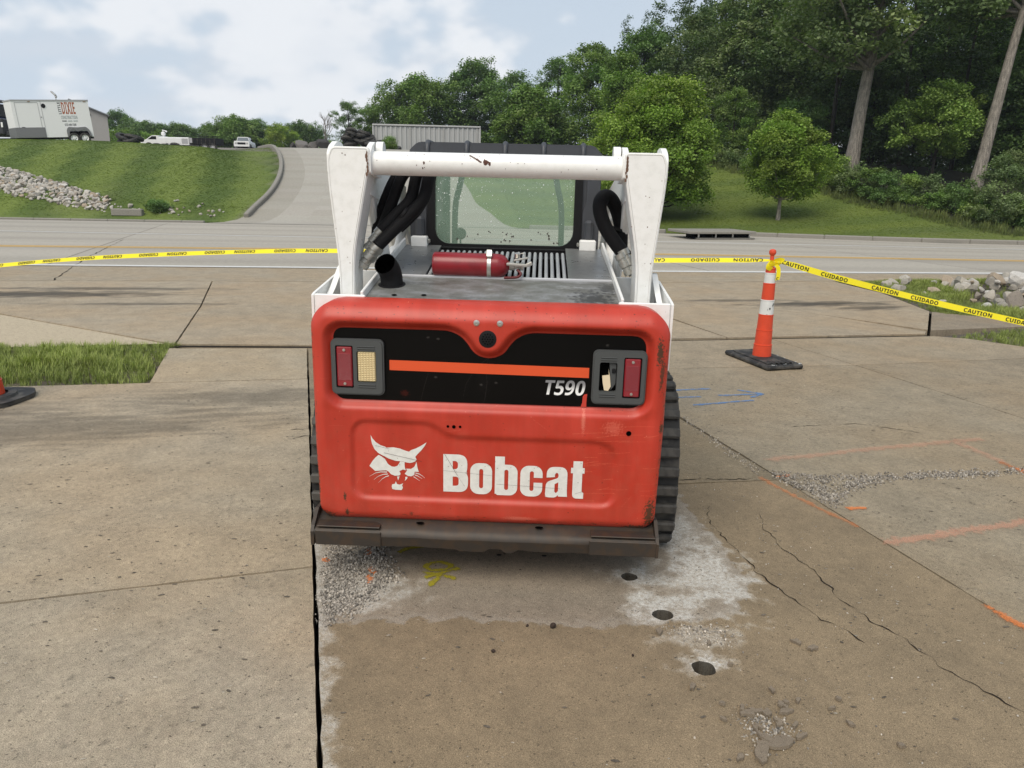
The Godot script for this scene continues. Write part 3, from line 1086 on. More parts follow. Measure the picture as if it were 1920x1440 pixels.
func build_pavement() -> void:
	var dw := Node3D.new()
	dw.name = "driveway"
	add_child(dw)
	tag(dw, "tan concrete driveway slabs with open joints round the loader", "", "", "structure")
	var A := Color(0.83, 0.80, 0.755)
	var zx := func(x: float) -> float: return -7.34 - (x + 2.07) * 0.175
	# left of the long joint
	slab("slab", [xL(1.5), 1.5, xL(-2.90), -2.90, -2.01, -2.57, -14.0, 0.9, -14.0, 8.0, xL(1.5) - 0.0, 8.0], M.concrete, A * 0.97, dw, 0.008)
	slab("slab", [xL(-2.90), -2.90, xL(-6.10), -6.10, -3.01, -5.88, -4.11, -5.69, -14.0, -4.0, -14.0, 0.9, -2.01, -2.57], M.concrete, A * Color(1.0, 0.985, 0.965), dw, 0.007)
	slab("slab", [xL(-6.10), -6.10, xL(-7.30), -7.31, -3.45, -7.20, -3.01, -5.88], M.concrete, A * Color(1.02, 1.0, 0.97), dw, 0.009)
	# between the long joints: the slab being broken
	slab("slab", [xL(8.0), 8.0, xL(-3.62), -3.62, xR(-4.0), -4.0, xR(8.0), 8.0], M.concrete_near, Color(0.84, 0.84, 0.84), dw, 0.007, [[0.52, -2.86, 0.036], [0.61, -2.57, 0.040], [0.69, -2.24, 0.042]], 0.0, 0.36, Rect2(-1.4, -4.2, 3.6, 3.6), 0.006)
	slab("slab", [xL(-3.62), -3.62, xL(-7.30), -7.31, xR(-7.98), zx.call(xR(-7.98)), xR(-4.0), -4.0], M.concrete, A * Color(0.66, 0.625, 0.555), dw, 0.007)
	# right of it
	slab("slab", [xR(8.0), 8.0, xR(-6.62), -6.62, x3(-6.98), -6.98, x3(-3.0), -3.0, x3(8.0), 8.0], M.concrete, A * Color(0.78, 0.765, 0.73), dw, 0.005)
	slab("slab", [xR(-6.62), -6.62, xR(-7.98), zx.call(xR(-7.98)), x3(-8.25), zx.call(x3(-8.25)), x3(-6.98), -6.98], M.concrete, A * Color(0.88, 0.85, 0.80), dw, 0.005)
	slab("slab", [x3(8.0), 8.0, x3(-6.98), -6.98, 5.27, -7.42, 6.3, -6.9, 14.0, -3.0, 14.0, 8.0], M.concrete, A * Color(0.77, 0.745, 0.70), dw, 0.005)
	slab("slab", [x3(-6.98), -6.98, x3(-8.25), zx.call(x3(-8.25)), 4.97, -8.57, 5.3, -8.45, 5.68, -8.03, 6.3, -6.95, 5.27, -7.42], M.concrete, A * Color(0.88, 0.85, 0.80), dw, 0.005)
	# the apron between the driveway and the road
	var ap := Node3D.new()
	ap.name = "road_apron"
	add_child(ap)
	tag(ap, "wide concrete apron between the driveway and the road", "", "", "structure")
	slab("slab", [-3.47, -7.40, -3.71, -7.52, -5.08, -8.27, -6.34, -8.98, -14.0, -12.9, -14.0, -11.3, -5.08, -12.40, -4.2, -9.8], M.concrete, A * Color(1.0, 0.985, 0.965), ap, 0.011)
	slab("slab", [-3.47, -7.40, -4.2, -9.8, -5.08, -12.40, 0.8, -13.05, 1.9, -9.9, 2.45, -8.25, -2.07, -7.46], M.concrete, A * Color(0.97, 0.94, 0.90), ap, 0.011)
	slab("slab", [2.45, -8.25, 1.95, -9.9, 2.10, -11.24, 4.22, -10.0, 5.05, -8.86, 4.95, -8.70], M.concrete, A * Color(0.95, 0.92, 0.88), ap, 0.007)
	slab("slab", [1.95, -9.9, 0.8, -13.05, 2.75, -13.28, 6.02, -13.97, 6.2, -12.4, 5.95, -10.45, 5.13, -8.98, 4.22, -10.0, 2.10, -11.24], M.concrete, A * Color(0.95, 0.92, 0.88), ap, 0.007)
	slab("slab", [5.135, -8.95, 5.97, -10.45, 6.89, -9.87, 7.6, -9.5, 6.56, -9.34], M.concrete, A * Color(0.70, 0.68, 0.66), ap, 0.010, [], -0.004)
	slab("slab", [-14.0, -11.3, -14.0, -13.9, -9.88, -14.22, -3.63, -14.66, 3.1, -15.05, 10.91, -15.86, 16.0, -16.3, 16.0, -14.9, 8.2, -14.45, 6.05, -14.0, 2.75, -13.30, -5.08, -12.42], M.concrete, A * Color(0.92, 0.91, 0.89), ap, 0.012)
	struct("gravel_patch", sheet([-3.60, -7.46, -6.34, -8.98, -14, -12.92, -14, -8.9, -5.12, -7.16], -0.012, M.aggregate), M.aggregate, "triangle of tan exposed aggregate left of the apron")
	put("joint_sealant", strip_between([-3.44, -7.27, -2.0, -7.355, 0.0, -7.68, 1.70, -7.97, 3.3, -8.27, 4.95, -8.57], [-3.44, -7.36, -2.0, -7.43, 0.0, -7.755, 1.70, -8.045, 3.3, -8.345, 4.95, -8.64], -0.006, M.crack), M.crack, dw)
	# black joint strips that stand out in the photograph are gaps; cracks run across the slabs
	var cracks := [[[1.05, -3.62, 1.01, -3.41, 1.06, -3.13, 1.09, -2.91, 1.15, -2.74, 1.22, -2.58], 0.0030], [[1.31, -3.55, 1.26, -3.36, 1.29, -3.14, 1.35, -2.92, 1.37, -2.72, 1.43, -2.53, 1.50, -2.43, 1.53, -2.30, 1.60, -2.16, 1.67, -2.04, 1.75, -1.93], 0.0026],
		[[1.22, -2.58, 1.30, -2.48, 1.33, -2.40], 0.003], [[-1.36, -4.78, -1.5, -4.73], 0.004], [[-1.33, -4.64, -1.46, -4.56], 0.005],
		[[-7.6, -12.1, -9.2, -16.0, -11.0, -21.0], 0.012], [[2.0, -5.0, 2.5, -5.1, 2.9, -4.9], 0.003], [[0.95, -3.97, 1.42, -4.0], 0.004], [[2.68, -4.09, 3.08, -4.22, 3.6, -4.25], 0.004]]
	for c in cracks:
		put("crack", crack_mesh(c[0], c[1]), M.crack, dw)

func crack_mesh(flat: Array, w: float) -> ArrayMesh:  # a jagged gap filled with dirt
	var pts := []
	var src := V2(flat)
	for i in src.size() - 1:
		var n := maxi(2, int(src[i].distance_to(src[i + 1]) / 0.022))
		if w > 0.01: n = 24
		for k in n: pts.append(src[i].lerp(src[i + 1], float(k) / n))
	pts.append(src[src.size() - 1])
	var st := mb()
	st.set_smooth_group(-1)
	var L := PackedVector3Array()
	var R := PackedVector3Array()
	for i in pts.size():
		var p: Vector2 = pts[i]
		var t: Vector2 = (pts[mini(i + 1, pts.size() - 1)] - pts[maxi(i - 1, 0)]).normalized()
		var nn := t.orthogonal()
		p += nn * n1.get_noise_2d(p.x * 14.0, p.y * 14.0) * (0.022 if w < 0.01 else 0.05)
		var ww: float = w * clampf(0.65 + n2.get_noise_2d(p.x * 9.0, p.y * 9.0) * 1.6, 0.12, 1.5)
		if i == 0 or i == pts.size() - 1: ww = 0.0004
		L.append(Vector3(p.x + nn.x * ww, 0.0025, p.y + nn.y * ww))
		R.append(Vector3(p.x - nn.x * ww, 0.0025, p.y - nn.y * ww))
	for i in pts.size() - 1:
		for t in [[L[i], R[i], R[i + 1]], [L[i], R[i + 1], L[i + 1]]]:
			if (t[1] - t[0]).cross(t[2] - t[0]).y < 0: tri(st, t[0], t[2], t[1])
			else: tri(st, t[0], t[1], t[2])
	return fin(st)


# ---------------------------------------------------------------- road, kerbs, far driveway
func strip_between(la: Array, lb: Array, y: float, m: Material, tint := Color.WHITE) -> ArrayMesh:  # sheet between two lines of x, z points
	var p := []
	p.append_array(la)
	for i in range(lb.size() - 2, -1, -2):
		p.append(lb[i]); p.append(lb[i + 1])
	return sheet(p, y, m, tint)

func far_z(x: float) -> float: return -kerb_z(x) + 0.15
func near_z(x: float) -> float: return -14.9 - (x - 1.0) * 0.075

func build_road() -> void:
	var rd := Node3D.new()
	rd.name = "road"
	add_child(rd)
	tag(rd, "pale concrete road crossing behind the loader", "", "", "structure")
	# concrete bays of the two lanes, with darker wheel bands
	var xs := [-60.0, -36.0, -24.0, -16.2, -9.3, -2.6, 4.2, 11.0, 18.0, 28.0, 60.0]
	var lanes := [0.0, 0.37, 0.68, 1.0]
	for i in xs.size() - 1:
		for l in 3:
			var st := mb()
			var y := 0.0
			var a: float = xs[i] + 0.01
			var b: float = xs[i + 1] - 0.01
			var rows := 14
			var tone := 1.0 + rng.randf_range(-0.05, 0.05)
			for k in rows:
				for s in 2:
					pass
			var grid := []
			for k in rows + 1:
				var t: float = lerpf(lanes[l], lanes[l + 1], (k + 0.0) / rows)
				var row := []
				for e in [a, b]:
					# joints lean along with the driveway
					var z := lerpf(near_z(e), far_z(e), t)
					var lean: float = -0.30 * (-z - 15.0) if absf(e) < 40 else 0.0
					var x: float = e + lean
					z = lerpf(near_z(x), far_z(x), t)
					if k == 0 and l > 0: z -= 0.008
					if k == rows and l < 2: z += 0.008
					row.append(Vector3(x, y, z))
				var f := fmod((k + 0.5) / rows * 2.0, 1.0)
				var dark := 0.16 * exp(-pow((f - 0.5) / 0.2, 2)) if l < 3 else 0.0
				var c := Color(0.43, 0.395, 0.337) * (tone - dark + rng.randf_range(-0.02, 0.02))
				grid.append([row, c])
			for k in rows:
				var q := [[grid[k][0][0], grid[k][1]], [grid[k][0][1], grid[k][1]], [grid[k + 1][0][1], grid[k + 1][1]], [grid[k + 1][0][0], grid[k + 1][1]]]
				for ix in [0, 2, 1, 0, 3, 2]:
					st.set_color(q[ix][1])
					st.add_vertex(q[ix][0])
			put("slab", fin(st), M.road, rd)
	# painted lines
	put("edge_line", strip_between([-30, -12.6, -9.88, -14.22, -3.63, -14.66, 3.1, -15.05, 10.91, -15.86, 30, -17.6], [-30, -12.80, -9.88, -14.42, -3.63, -14.86, 3.1, -15.26, 10.91, -16.08, 30, -17.86], 0.005, M.line_white), M.line_white, rd)
	put("centre_line", strip_between([-40, -16.6, -12.6, -18.15, -4.96, -18.75, 4.66, -19.05, 13.0, -18.95, 40, -18.6], [-40, -16.75, -12.6, -18.28, -4.96, -18.87, 4.66, -19.17, 13.0, -19.07, 40, -18.72], 0.005, M.line_yellow), M.line_yellow, rd)
	put("centre_line", strip_between([-40, -16.9, -12.6, -18.42, -4.96, -19.0, 4.66, -19.3, 13.0, -19.2, 40, -18.85], [-40, -17.05, -12.6, -18.55, -4.96, -19.13, 4.66, -19.43, 13.0, -19.33, 40, -18.97], 0.005, M.line_yellow), M.line_yellow, rd)
	put("edge_line", strip_between([-40, -23.6, -16.4, -23.6, -5.99, -23.2, 4.54, -23.9, 15.9, -23.2, 30, -22.2], [-40, -23.75, -16.4, -23.75, -5.99, -23.35, 4.54, -24.05, 15.9, -23.35, 30, -22.35], 0.005, M.line_white), M.line_white, rd)
	# kerb along the far side, broken by the far driveway
	for side in [[-60.0, -12.6], [0.6, 5.8], [8.1, 45.0]]:
		var st := mb()
		var x: float = side[0]
		while x < side[1] - 0.01:
			var x2 := minf(x + 1.5, side[1])
			bar(st, Vector3(x, -0.04 if x < 0.0 else 0.03, -kerb_z(x) - 0.02), Vector3(x2, -0.04 if x < 0.0 else 0.03, -kerb_z(x2) - 0.02), 0.18, 0.24, 0.03)
			x = x2
		struct("kerb", fin(st), M.kerb, "low concrete kerb along the far side of the road")
	# the far driveway that climbs the bank
	var fd := mb()
	fd.set_smooth_group(0)
	var z := -30.2
	var prev := []
	while z > -66.0:
		var row := []
		var x0 := drive_left(z)
		if z > -34.0: x0 -= pow((z + 34.0) / 3.8, 2) * 1.1
		var wid := 9.6 + (pow((z + 36.0) / 5.8, 2) * 3.0 if z > -36.0 else 0.0)
		for k in 9:
			var x := x0 + wid * k / 8.0
			row.append(Vector3(x, maxf(land(x, z), 0.0) + 0.012, z))
		if prev:
			for k in 8:
				var band := 0.012 * sin(z * 3.1) + rng.randf_range(-0.015, 0.015) - (0.05 if k == 0 or absf(k - 3.6) < 0.2 else 0.0)
				fd.set_color(Color(0.40 + band, 0.375 + band, 0.325 + band))
				quad(fd, prev[k], prev[k + 1], row[k + 1], row[k])
		prev = row
		z -= 0.75
	struct("far_driveway", fin(fd), M.road, "concrete driveway climbing the bank across the road")
	var kb := mb()
	z = -32.0
	while z > -60.0:
		var p0 := grounded(drive_left(z) - 0.12, z, 0.09)
		var p1 := grounded(drive_left(z - 1.0) - 0.12, z - 1.0, 0.09)
		bar(kb, p0, p1, 0.22, 0.24, 0.04)
		z -= 1.0
	struct("kerb", fin(kb), M.kerb, "curved pale kerb along the left edge of the far driveway")
	# storm drain in the far kerb
	var dr := thing("storm_drain", "concrete storm drain inlet with a dark slot in the far kerb", "drain", Vector3(7.15, 0, -26.0), 0.24)
	put("cover", box_mesh(Vector3(2.5, 0.09, 1.7), 0.015, Vector3(-0.2, 0.235, -0.35)), M.kerb, dr)
	put("throat", box_mesh(Vector3(1.95, 0.19, 0.9), 0.0, Vector3(0, 0.096, -0.25)), M.black_pit, dr)
	for k in 4:
		put("bar", box_mesh(Vector3(0.05, 0.2, 0.06), 0.01, Vector3(-0.96 + k * 0.64, 0.10, 0.22)), M.metal, dr)
	put("sill", box_mesh(Vector3(2.2, 0.05, 0.12), 0.01, Vector3(0, 0.03, 0.32)), M.kerb, dr)


# ---------------------------------------------------------------- the loader
func lp(x: float, y: float, d: float) -> Vector3: return Vector3(x, y, -d)  # x right, y up, d forward from the tailgate

func mirror_poly(p: PackedVector2Array) -> PackedVector2Array:
	var out := PackedVector2Array()
	for q in p: out.append(Vector2(-q.x, q.y))
	return out

var black_outline := PackedVector2Array()
var lower_outline := PackedVector2Array()

func round_corners(p: PackedVector2Array, r: Array, seg := 6) -> PackedVector2Array:
	var out := PackedVector2Array()
	var n := p.size()
	for i in n:
		if r[i] <= 0:
			out.append(p[i]); continue
		var a: Vector2 = (p[(i + n - 1) % n] - p[i]).normalized() * r[i]
		var b: Vector2 = (p[(i + 1) % n] - p[i]).normalized() * r[i]
		for k in seg + 1:
			var t := float(k) / seg
			var s: Vector2 = (p[i] + a).lerp(p[i], t)
			var e := p[i].lerp(p[i] + b, t)
			out.append(s.lerp(e, t))
	return out

const TG_TOP := 1.182
const TG_BOT := 0.258

func tg_depth(p: Vector2) -> float:  # how far the red skin stands out (towards the viewer)
	var s := -sd_rrect(p, Vector2(0, (TG_TOP + TG_BOT) / 2), Vector2(0.703, (TG_TOP - TG_BOT) / 2), 0.085)
	var d := 0.0
	var R := 0.052
	if p.y > 1.06: R = lerpf(0.052, 0.085, sstep(1.06, 1.15, p.y))
	if s < R: d -= R - sqrt(maxf(0.0, R * R - (R - s) * (R - s)))
	var b := sd_poly(p, black_outline)
	d -= 0.040 * sstep(0.034, -0.006, b)
	var l := sd_poly(p, lower_outline)
	d -= 0.012 * sstep(0.012, -0.012, l)
	d -= 0.012 * sstep(0.80, 0.74, p.y) * sstep(0.70, 0.60, absf(p.x))
	return d

func build_loader() -> void:
	LO = thing("skid_loader", "white and red tracked compact loader seen from behind", "loader", Vector3(-0.10, 0, -2.78))
	LO.rotation_degrees = Vector3(0, -2.0, -0.35)
	# --- tailgate skin
	black_outline = round_corners(V2([-0.618, 1.078, -0.135, 1.078, -0.085, 1.035, -0.055, 0.985, 0.0, 0.968, 0.055, 0.985, 0.085, 1.035, 0.135, 1.078, 0.616, 1.078, 0.616, 0.779, -0.618, 0.779]), [0.05, 0.05, 0.03, 0.03, 0.03, 0.03, 0.03, 0.05, 0.06, 0.06, 0.05])
	lower_outline = round_corners(V2([-0.545, 0.698, -0.222, 0.698, -0.155, 0.642, 0.470, 0.642, 0.520, 0.598, 0.520, 0.367, -0.552, 0.367]), [0.06, 0.05, 0.05, 0.05, 0.05, 0.06, 0.07])
	var st := mb()
	st.set_smooth_group(0)
	var NX := 170
	var NY := 124
	var grid := []
	for j in NY + 1:
		var t := float(j) / NY
		t = t + 0.06 * sin(TAU * t) * -1.0     # rows closer together at the ends
		var y := lerpf(TG_BOT, TG_TOP, t)
		var rc := 0.125 if y > 0.9 else 0.075
		var dy := minf(TG_TOP - y, y - TG_BOT)
		var w := 0.703 - 0.012 * sstep(0.8, 0.3, y)
		if dy < rc: w -= rc - sqrt(maxf(0, rc * rc - (rc - dy) * (rc - dy)))
		var row := []
		for i in NX + 1:
			var u := float(i) / NX
			u = u - 0.05 * sin(TAU * u)
			var p := Vector2(lerpf(-w, w, u), y)
			var s := minf(minf(w - absf(p.x), dy), 0.2)
			row.append(Vector3(p.x, p.y, tg_depth(p)))
		grid.append(row)
	for j in NY:
		for i in NX:
			var q := [grid[j][i], grid[j][i + 1], grid[j + 1][i + 1], grid[j + 1][i]]
			for ix in [0, 2, 1, 0, 3, 2]:
				st.set_uv(Vector2((q[ix].x + 0.75) / 1.5, 1.2 - q[ix].y))
				st.add_vertex(q[ix])
	# the skin turns forward round its edge
	var loop := []
	for i in NX + 1: loop.append(grid[0][i])
	for j in range(1, NY + 1): loop.append(grid[j][NX])
	for i in range(NX - 1, -1, -1): loop.append(grid[NY][i])
	for j in range(NY - 1, 0, -1): loop.append(grid[j][0])
	st.set_smooth_group(1)
	for i in loop.size():
		var a: Vector3 = loop[i]
		var b: Vector3 = loop[(i + 1) % loop.size()]
		var a2 := Vector3(a.x, a.y, -0.13)
		var b2 := Vector3(b.x, b.y, -0.13)
		for v in [a2, b, b2, a2, a, b]:
			st.set_uv(Vector2((v.x + 0.75) / 1.5, 1.2 - v.y))
			st.add_vertex(v)
	var tg := put("tailgate", fin(st), M.red, LO, "scuffed red tailgate with rounded corners")
	# black decal and its stripe, model number
	st = mb()
	var dz := -0.0375
	var shrunk: PackedVector2Array = Geometry2D.offset_polygon(ccw(black_outline), -0.004)[0]
	flat_shape(st, [shrunk], [], dz)
	var bd := uv_xy(st, Rect2(-0.65, 0.75, 1.3, 0.35))
	put("black_panel", bd, M.decal_black, tg)
	st = mb()
	flat_shape(st, [V2([-0.393, 0.908, 0.395, 0.901, 0.395, 0.942, -0.393, 0.949])], [], dz + 0.0012)
	put("stripe", fin(st), M.decal_orange, tg)
	st = mb()
	text_into(st, "T590", Transform3D(Basis(), Vector3(0.217, 0.827, dz + 0.0012)), 0.160, 0.062, true, 0.16)
	put("lettering", tinted(st.commit(), func(v: Vector3) -> Color: return Color(0.20, 0.20, 0.21).lerp(Color(0.86, 0.86, 0.85), sstep(0.88, 0.84, v.y))), M.silver, tg)
	# bare red bite out of the decal beside the right lamp
	st = mb()
	flat_shape(st, [V2([0.368, 0.782, 0.374, 0.80, 0.375, 0.825, 0.381, 0.834, 0.392, 0.836, 0.390, 0.80, 0.391, 0.781])], [], dz + 0.0014)
	put("paint_chip", fin(st), M.red_edge, tg)
	# emblem and word
	var z0 := -0.0225
	build_word(tg, Vector3(-0.178, 0.404, z0), 0.1635)
	build_emblem(tg, z0)
	# scratches over the word
	st = mb()
	for s in [[-0.172, 0.568, -0.120, 0.478, 0.0009], [-0.178, 0.497, 0.02, 0.482, 0.0005], [-0.42, 0.565, -0.265, 0.533, 0.0009], [0.04, 0.446, 0.30, 0.436, 0.0006], [-0.12, 0.478, -0.09, 0.43, 0.0004], [0.36, 0.415, 0.395, 0.428, 0.0006], [-0.455, 0.595, -0.40, 0.583, 0.0006]]:
		var a := Vector2(s[0], s[1])
		var b := Vector2(s[2], s[3])
		var nn: Vector2 = (b - a).orthogonal().normalized() * s[4]
		flat_shape(st, [PackedVector2Array([a - nn * 0.3, b - nn * 0.3, b + nn, a + nn])], [], z0 + 0.0026)
	put("scratches", fin(st), M.scratch, tg)
	# bolts, horn grille, small holes
	for bx in [-0.047, 0.043]:
		st = mb()
		lathe(st, [[0.0125, 0.0], [0.0125, 0.002], [0.010, 0.005], [0.0045, 0.006], [0.004, 0.003], [0, 0.003]], 14, Transform3D(Basis(Vector3.RIGHT, PI / 2), Vector3(bx, 1.113, -0.002)))
		put("bolt", fin(st), M.metal, tg)
	st = mb()
	lathe(st, [[0.034, 0.0], [0.034, 0.0015], [0.029, 0.003], [0.0, 0.003]], 24, Transform3D(Basis(Vector3.RIGHT, PI / 2), Vector3(-0.003, 1.052, 0.0)))
	var hg := put("horn_grille", fin(st), M.dark, tg)
	st = mb()
	for k in 19:
		var rr := 0.0 if k == 0 else (0.010 if k < 7 else 0.020)
		var an := TAU * (k - 1) / 6.0 if k < 7 else TAU * (k - 7) / 12.0
		flat_shape(st, [disc(Vector2(-0.003 + cos(an) * rr, 1.052 + sin(an) * rr), 0.0032, 6)], [], 0.0036)
	put("perforation", fin(st), M.black_pit, hg)
	for hh in [[-0.158, 0.690, 0.0055], [-0.134, 0.689, 0.0075], [-0.109, 0.690, 0.0055], [0.562, 0.686, 0.0105]]:
		st = mb()
		flat_shape(st, [disc(Vector2(hh[0], hh[1]), hh[2], 14)], [], tg_depth(Vector2(hh[0], hh[1])) + 0.0022)
		put("bolt_hole", fin(st), M.black_pit, tg)
	build_tail_lamp(-0.517, true)
	build_tail_lamp(0.512, false)
	build_bumper()
	build_body()
	build_arms()
	build_cab()
	build_hoses()
	for s in [-1.0, 1.0]: build_track(s)


func uv_xy(st: SurfaceTool, r: Rect2) -> ArrayMesh:
	var m := fin(st)
	var a := m.surface_get_arrays(0)
	var v: PackedVector3Array = a[Mesh.ARRAY_VERTEX]
	var uv := PackedVector2Array()
	for p in v: uv.append(Vector2((p.x - r.position.x) / r.size.x, 1.0 - (p.y - r.position.y) / r.size.y))
	a[Mesh.ARRAY_TEX_UV] = uv
	var o := ArrayMesh.new()
	o.add_surface_from_arrays(Mesh.PRIMITIVE_TRIANGLES, a)
	return o

func uv_xz(st: SurfaceTool, r: Rect2) -> ArrayMesh:
	var m := fin(st)
	var a := m.surface_get_arrays(0)
	var v: PackedVector3Array = a[Mesh.ARRAY_VERTEX]
	var uv := PackedVector2Array()
	for p in v: uv.append(Vector2((p.x - r.position.x) / r.size.x, (p.z - r.position.y) / r.size.y))
	a[Mesh.ARRAY_TEX_UV] = uv
	var o := ArrayMesh.new()
	o.add_surface_from_arrays(Mesh.PRIMITIVE_TRIANGLES, a)
	return o

func tinted(m: ArrayMesh, f: Callable) -> ArrayMesh:
	var a := m.surface_get_arrays(0)
	var v: PackedVector3Array = a[Mesh.ARRAY_VERTEX]
	var c := PackedColorArray()
	for p in v: c.append(f.call(p))
	a[Mesh.ARRAY_COLOR] = c
	var o := ArrayMesh.new()
	o.add_surface_from_arrays(Mesh.PRIMITIVE_TRIANGLES, a)
	return o

func scaled(p: PackedVector2Array, o: Vector2, sx: float, sy: float) -> PackedVector2Array:
	var out := PackedVector2Array()
	for q in p: out.append(Vector2(o.x + q.x * sx, o.y + q.y * sy))
	return out

func build_word(parent: Node3D, at: Vector3, u: float) -> void:  # the maker's word in heavy condensed letters
	var letters := {
		"B": [[round_corners(V2([0, 0, 0.62, 0, 0.62, 0.47, 0.575, 0.515, 0.60, 0.56, 0.60, 1.0, 0, 1.0]), [0, 0.24, 0.12, 0.05, 0.12, 0.24, 0])], [rrect(0.235, 0.165, 0.385, 0.41, [0, 0.07, 0.07, 0]), rrect(0.235, 0.61, 0.365, 0.825, [0, 0.07, 0.07, 0])]],
		"o": [[rrect(0.0, -0.03, 0.547, 0.80, 0.21)], [rrect(0.225, 0.13, 0.325, 0.645, 0.05)]],
		"b": [Geometry2D.merge_polygons(rrect(0, 0, 0.24, 1.0, 0), rrect(0.04, -0.03, 0.563, 0.79, [0.03, 0.2, 0.2, 0.1])), [rrect(0.235, 0.115, 0.335, 0.655, 0.05)]],
		"c": [Geometry2D.clip_polygons(rrect(0, -0.03, 0.553, 0.79, 0.21), Geometry2D.merge_polygons(rrect(0.235, 0.12, 0.335, 0.645, 0.05), V2([0.30, 0.345, 0.7, 0.345, 0.7, 0.475, 0.30, 0.475]))[0]), []],
		"a": [[round_corners(V2([0.04, -0.03, 0.26, -0.03, 0.325, 0.04, 0.335, 0.0, 0.557, 0.0, 0.545, 0.16, 0.545, 0.79, 0.03, 0.79, 0.03, 0.50, 0.235, 0.52, 0.235, 0.60, 0.28, 0.645, 0.325, 0.60, 0.325, 0.50, 0.02, 0.38, 0.0, 0.0]), [0.08, 0.06, 0.02, 0, 0, 0.08, 0.2, 0.2, 0, 0, 0.03, 0.03, 0.03, 0.06, 0.1, 0.08])], [V2([0.235, 0.13, 0.275, 0.09, 0.325, 0.15, 0.325, 0.385, 0.235, 0.33])]],
		"t": [[round_corners(V2([0.16, -0.03, 0.33, -0.03, 0.33, 0.13, 0.283, 0.15, 0.283, 0.645, 0.335, 0.645, 0.335, 0.79, 0.283, 0.79, 0.283, 0.965, 0.053, 0.965, 0.053, 0.79, 0, 0.79, 0, 0.645, 0.053, 0.645, 0.053, -0.03]), [0, 0, 0, 0.04, 0, 0, 0, 0, 0, 0, 0, 0, 0, 0, 0.12])], []],
	}
	var xs := 0.0
	for k in [["B", 0.0], ["o", 0.674], ["b", 1.292], ["c", 1.926], ["a", 2.55], ["t", 3.178]]:
		var L: Array = letters[k[0]]
		var st := mb()
		var o := Vector2(at.x + k[1] * u, at.y - k[1] * u * 0.010)
		var outs := []
		var hs := []
		for p in L[0]: outs.append(scaled(p, o, u * 1.0, u))
		for p in L[1]: hs.append(scaled(p, o, u * 1.0, u))
		flat_shape(st, outs, hs, at.z)
		put("letter", fin(st), M.logo, parent)

func build_emblem(parent: Node3D, z: float) -> void:  # the white cat's head beside the word
	var polys := [
		[125, 120, 160, 190, 230, 270, 330, 335, 430, 365, 455, 385, 600, 375, 740, 400, 860, 445, 935, 465, 980, 430, 1080, 395, 1180, 345, 1310, 265, 1270, 340, 1200, 430, 1110, 520, 1065, 575, 1095, 630, 1070, 665, 1020, 690, 950, 705, 880, 695, 835, 683, 745, 668, 640, 662, 500, 615, 380, 555, 280, 500, 200, 420, 150, 310, 130, 210],
		[285, 540, 350, 575, 420, 625, 450, 680, 490, 740, 560, 785, 620, 790, 680, 770, 720, 715, 742, 672, 838, 688, 835, 740, 842, 810, 862, 862, 800, 845, 720, 885, 735, 905, 748, 940, 735, 965, 700, 980, 620, 980, 540, 950, 490, 895, 440, 868, 320, 875, 200, 885, 80, 775, 150, 670, 220, 590],
		[1090, 680, 1100, 740, 1112, 810, 1140, 895, 1050, 890, 1040, 960, 980, 990, 910, 985, 835, 940, 885, 870, 870, 825, 970, 832, 1040, 790, 1070, 730],
		[670, 1000, 722, 995, 692, 1085], [845, 1005, 893, 1000, 888, 1040, 828, 1095, 850, 1045],
		[640, 1100, 665, 1160, 720, 1175, 797, 1145, 775, 1190, 792, 1240, 762, 1292, 640, 1287, 560, 1270, 550, 1220, 560, 1170, 620, 1155]]
	var whisk := [[80, 1000, 200, 930, 320, 903, 455, 905, 22], [165, 1075, 260, 1000, 370, 957, 470, 948, 20], [265, 1140, 340, 1060, 420, 1008, 495, 983, 20], [1270, 1030, 1215, 980, 1150, 940, 1065, 918, 20], [1215, 1045, 1160, 1010, 1110, 980, 1055, 960, 20], [1160, 1085, 1110, 1055, 1070, 1025, 1025, 998, 20]]
	var st := mb()
	var mp := func(x: float, y: float) -> Vector2:
		return Vector2(-0.482 + (x - 78.0) / 1218.0 * 0.2335, 0.6355 - (y - 133.0) / 1152.0 * 0.2345 + (x - 78.0) / 1218.0 * 0.006)
	for p in polys:
		var q := PackedVector2Array()
		for i in range(0, p.size(), 2): q.append(mp.call(p[i], p[i + 1]))
		flat_shape(st, [q], [], z)
	for w in whisk:
		var up := PackedVector2Array()
		var dn := PackedVector2Array()
		for i in 4:
			var h: float = w[8] * (0.2 + 0.8 * i / 3.0) * 0.5
			up.append(mp.call(w[i * 2], w[i * 2 + 1] - h))
			dn.append(mp.call(w[i * 2], w[i * 2 + 1] + h))
		dn.reverse()
		up.append_array(dn)
		flat_shape(st, [up], [], z)
	put("emblem", fin(st), M.logo, parent, "white wildcat head emblem beside the lettering")

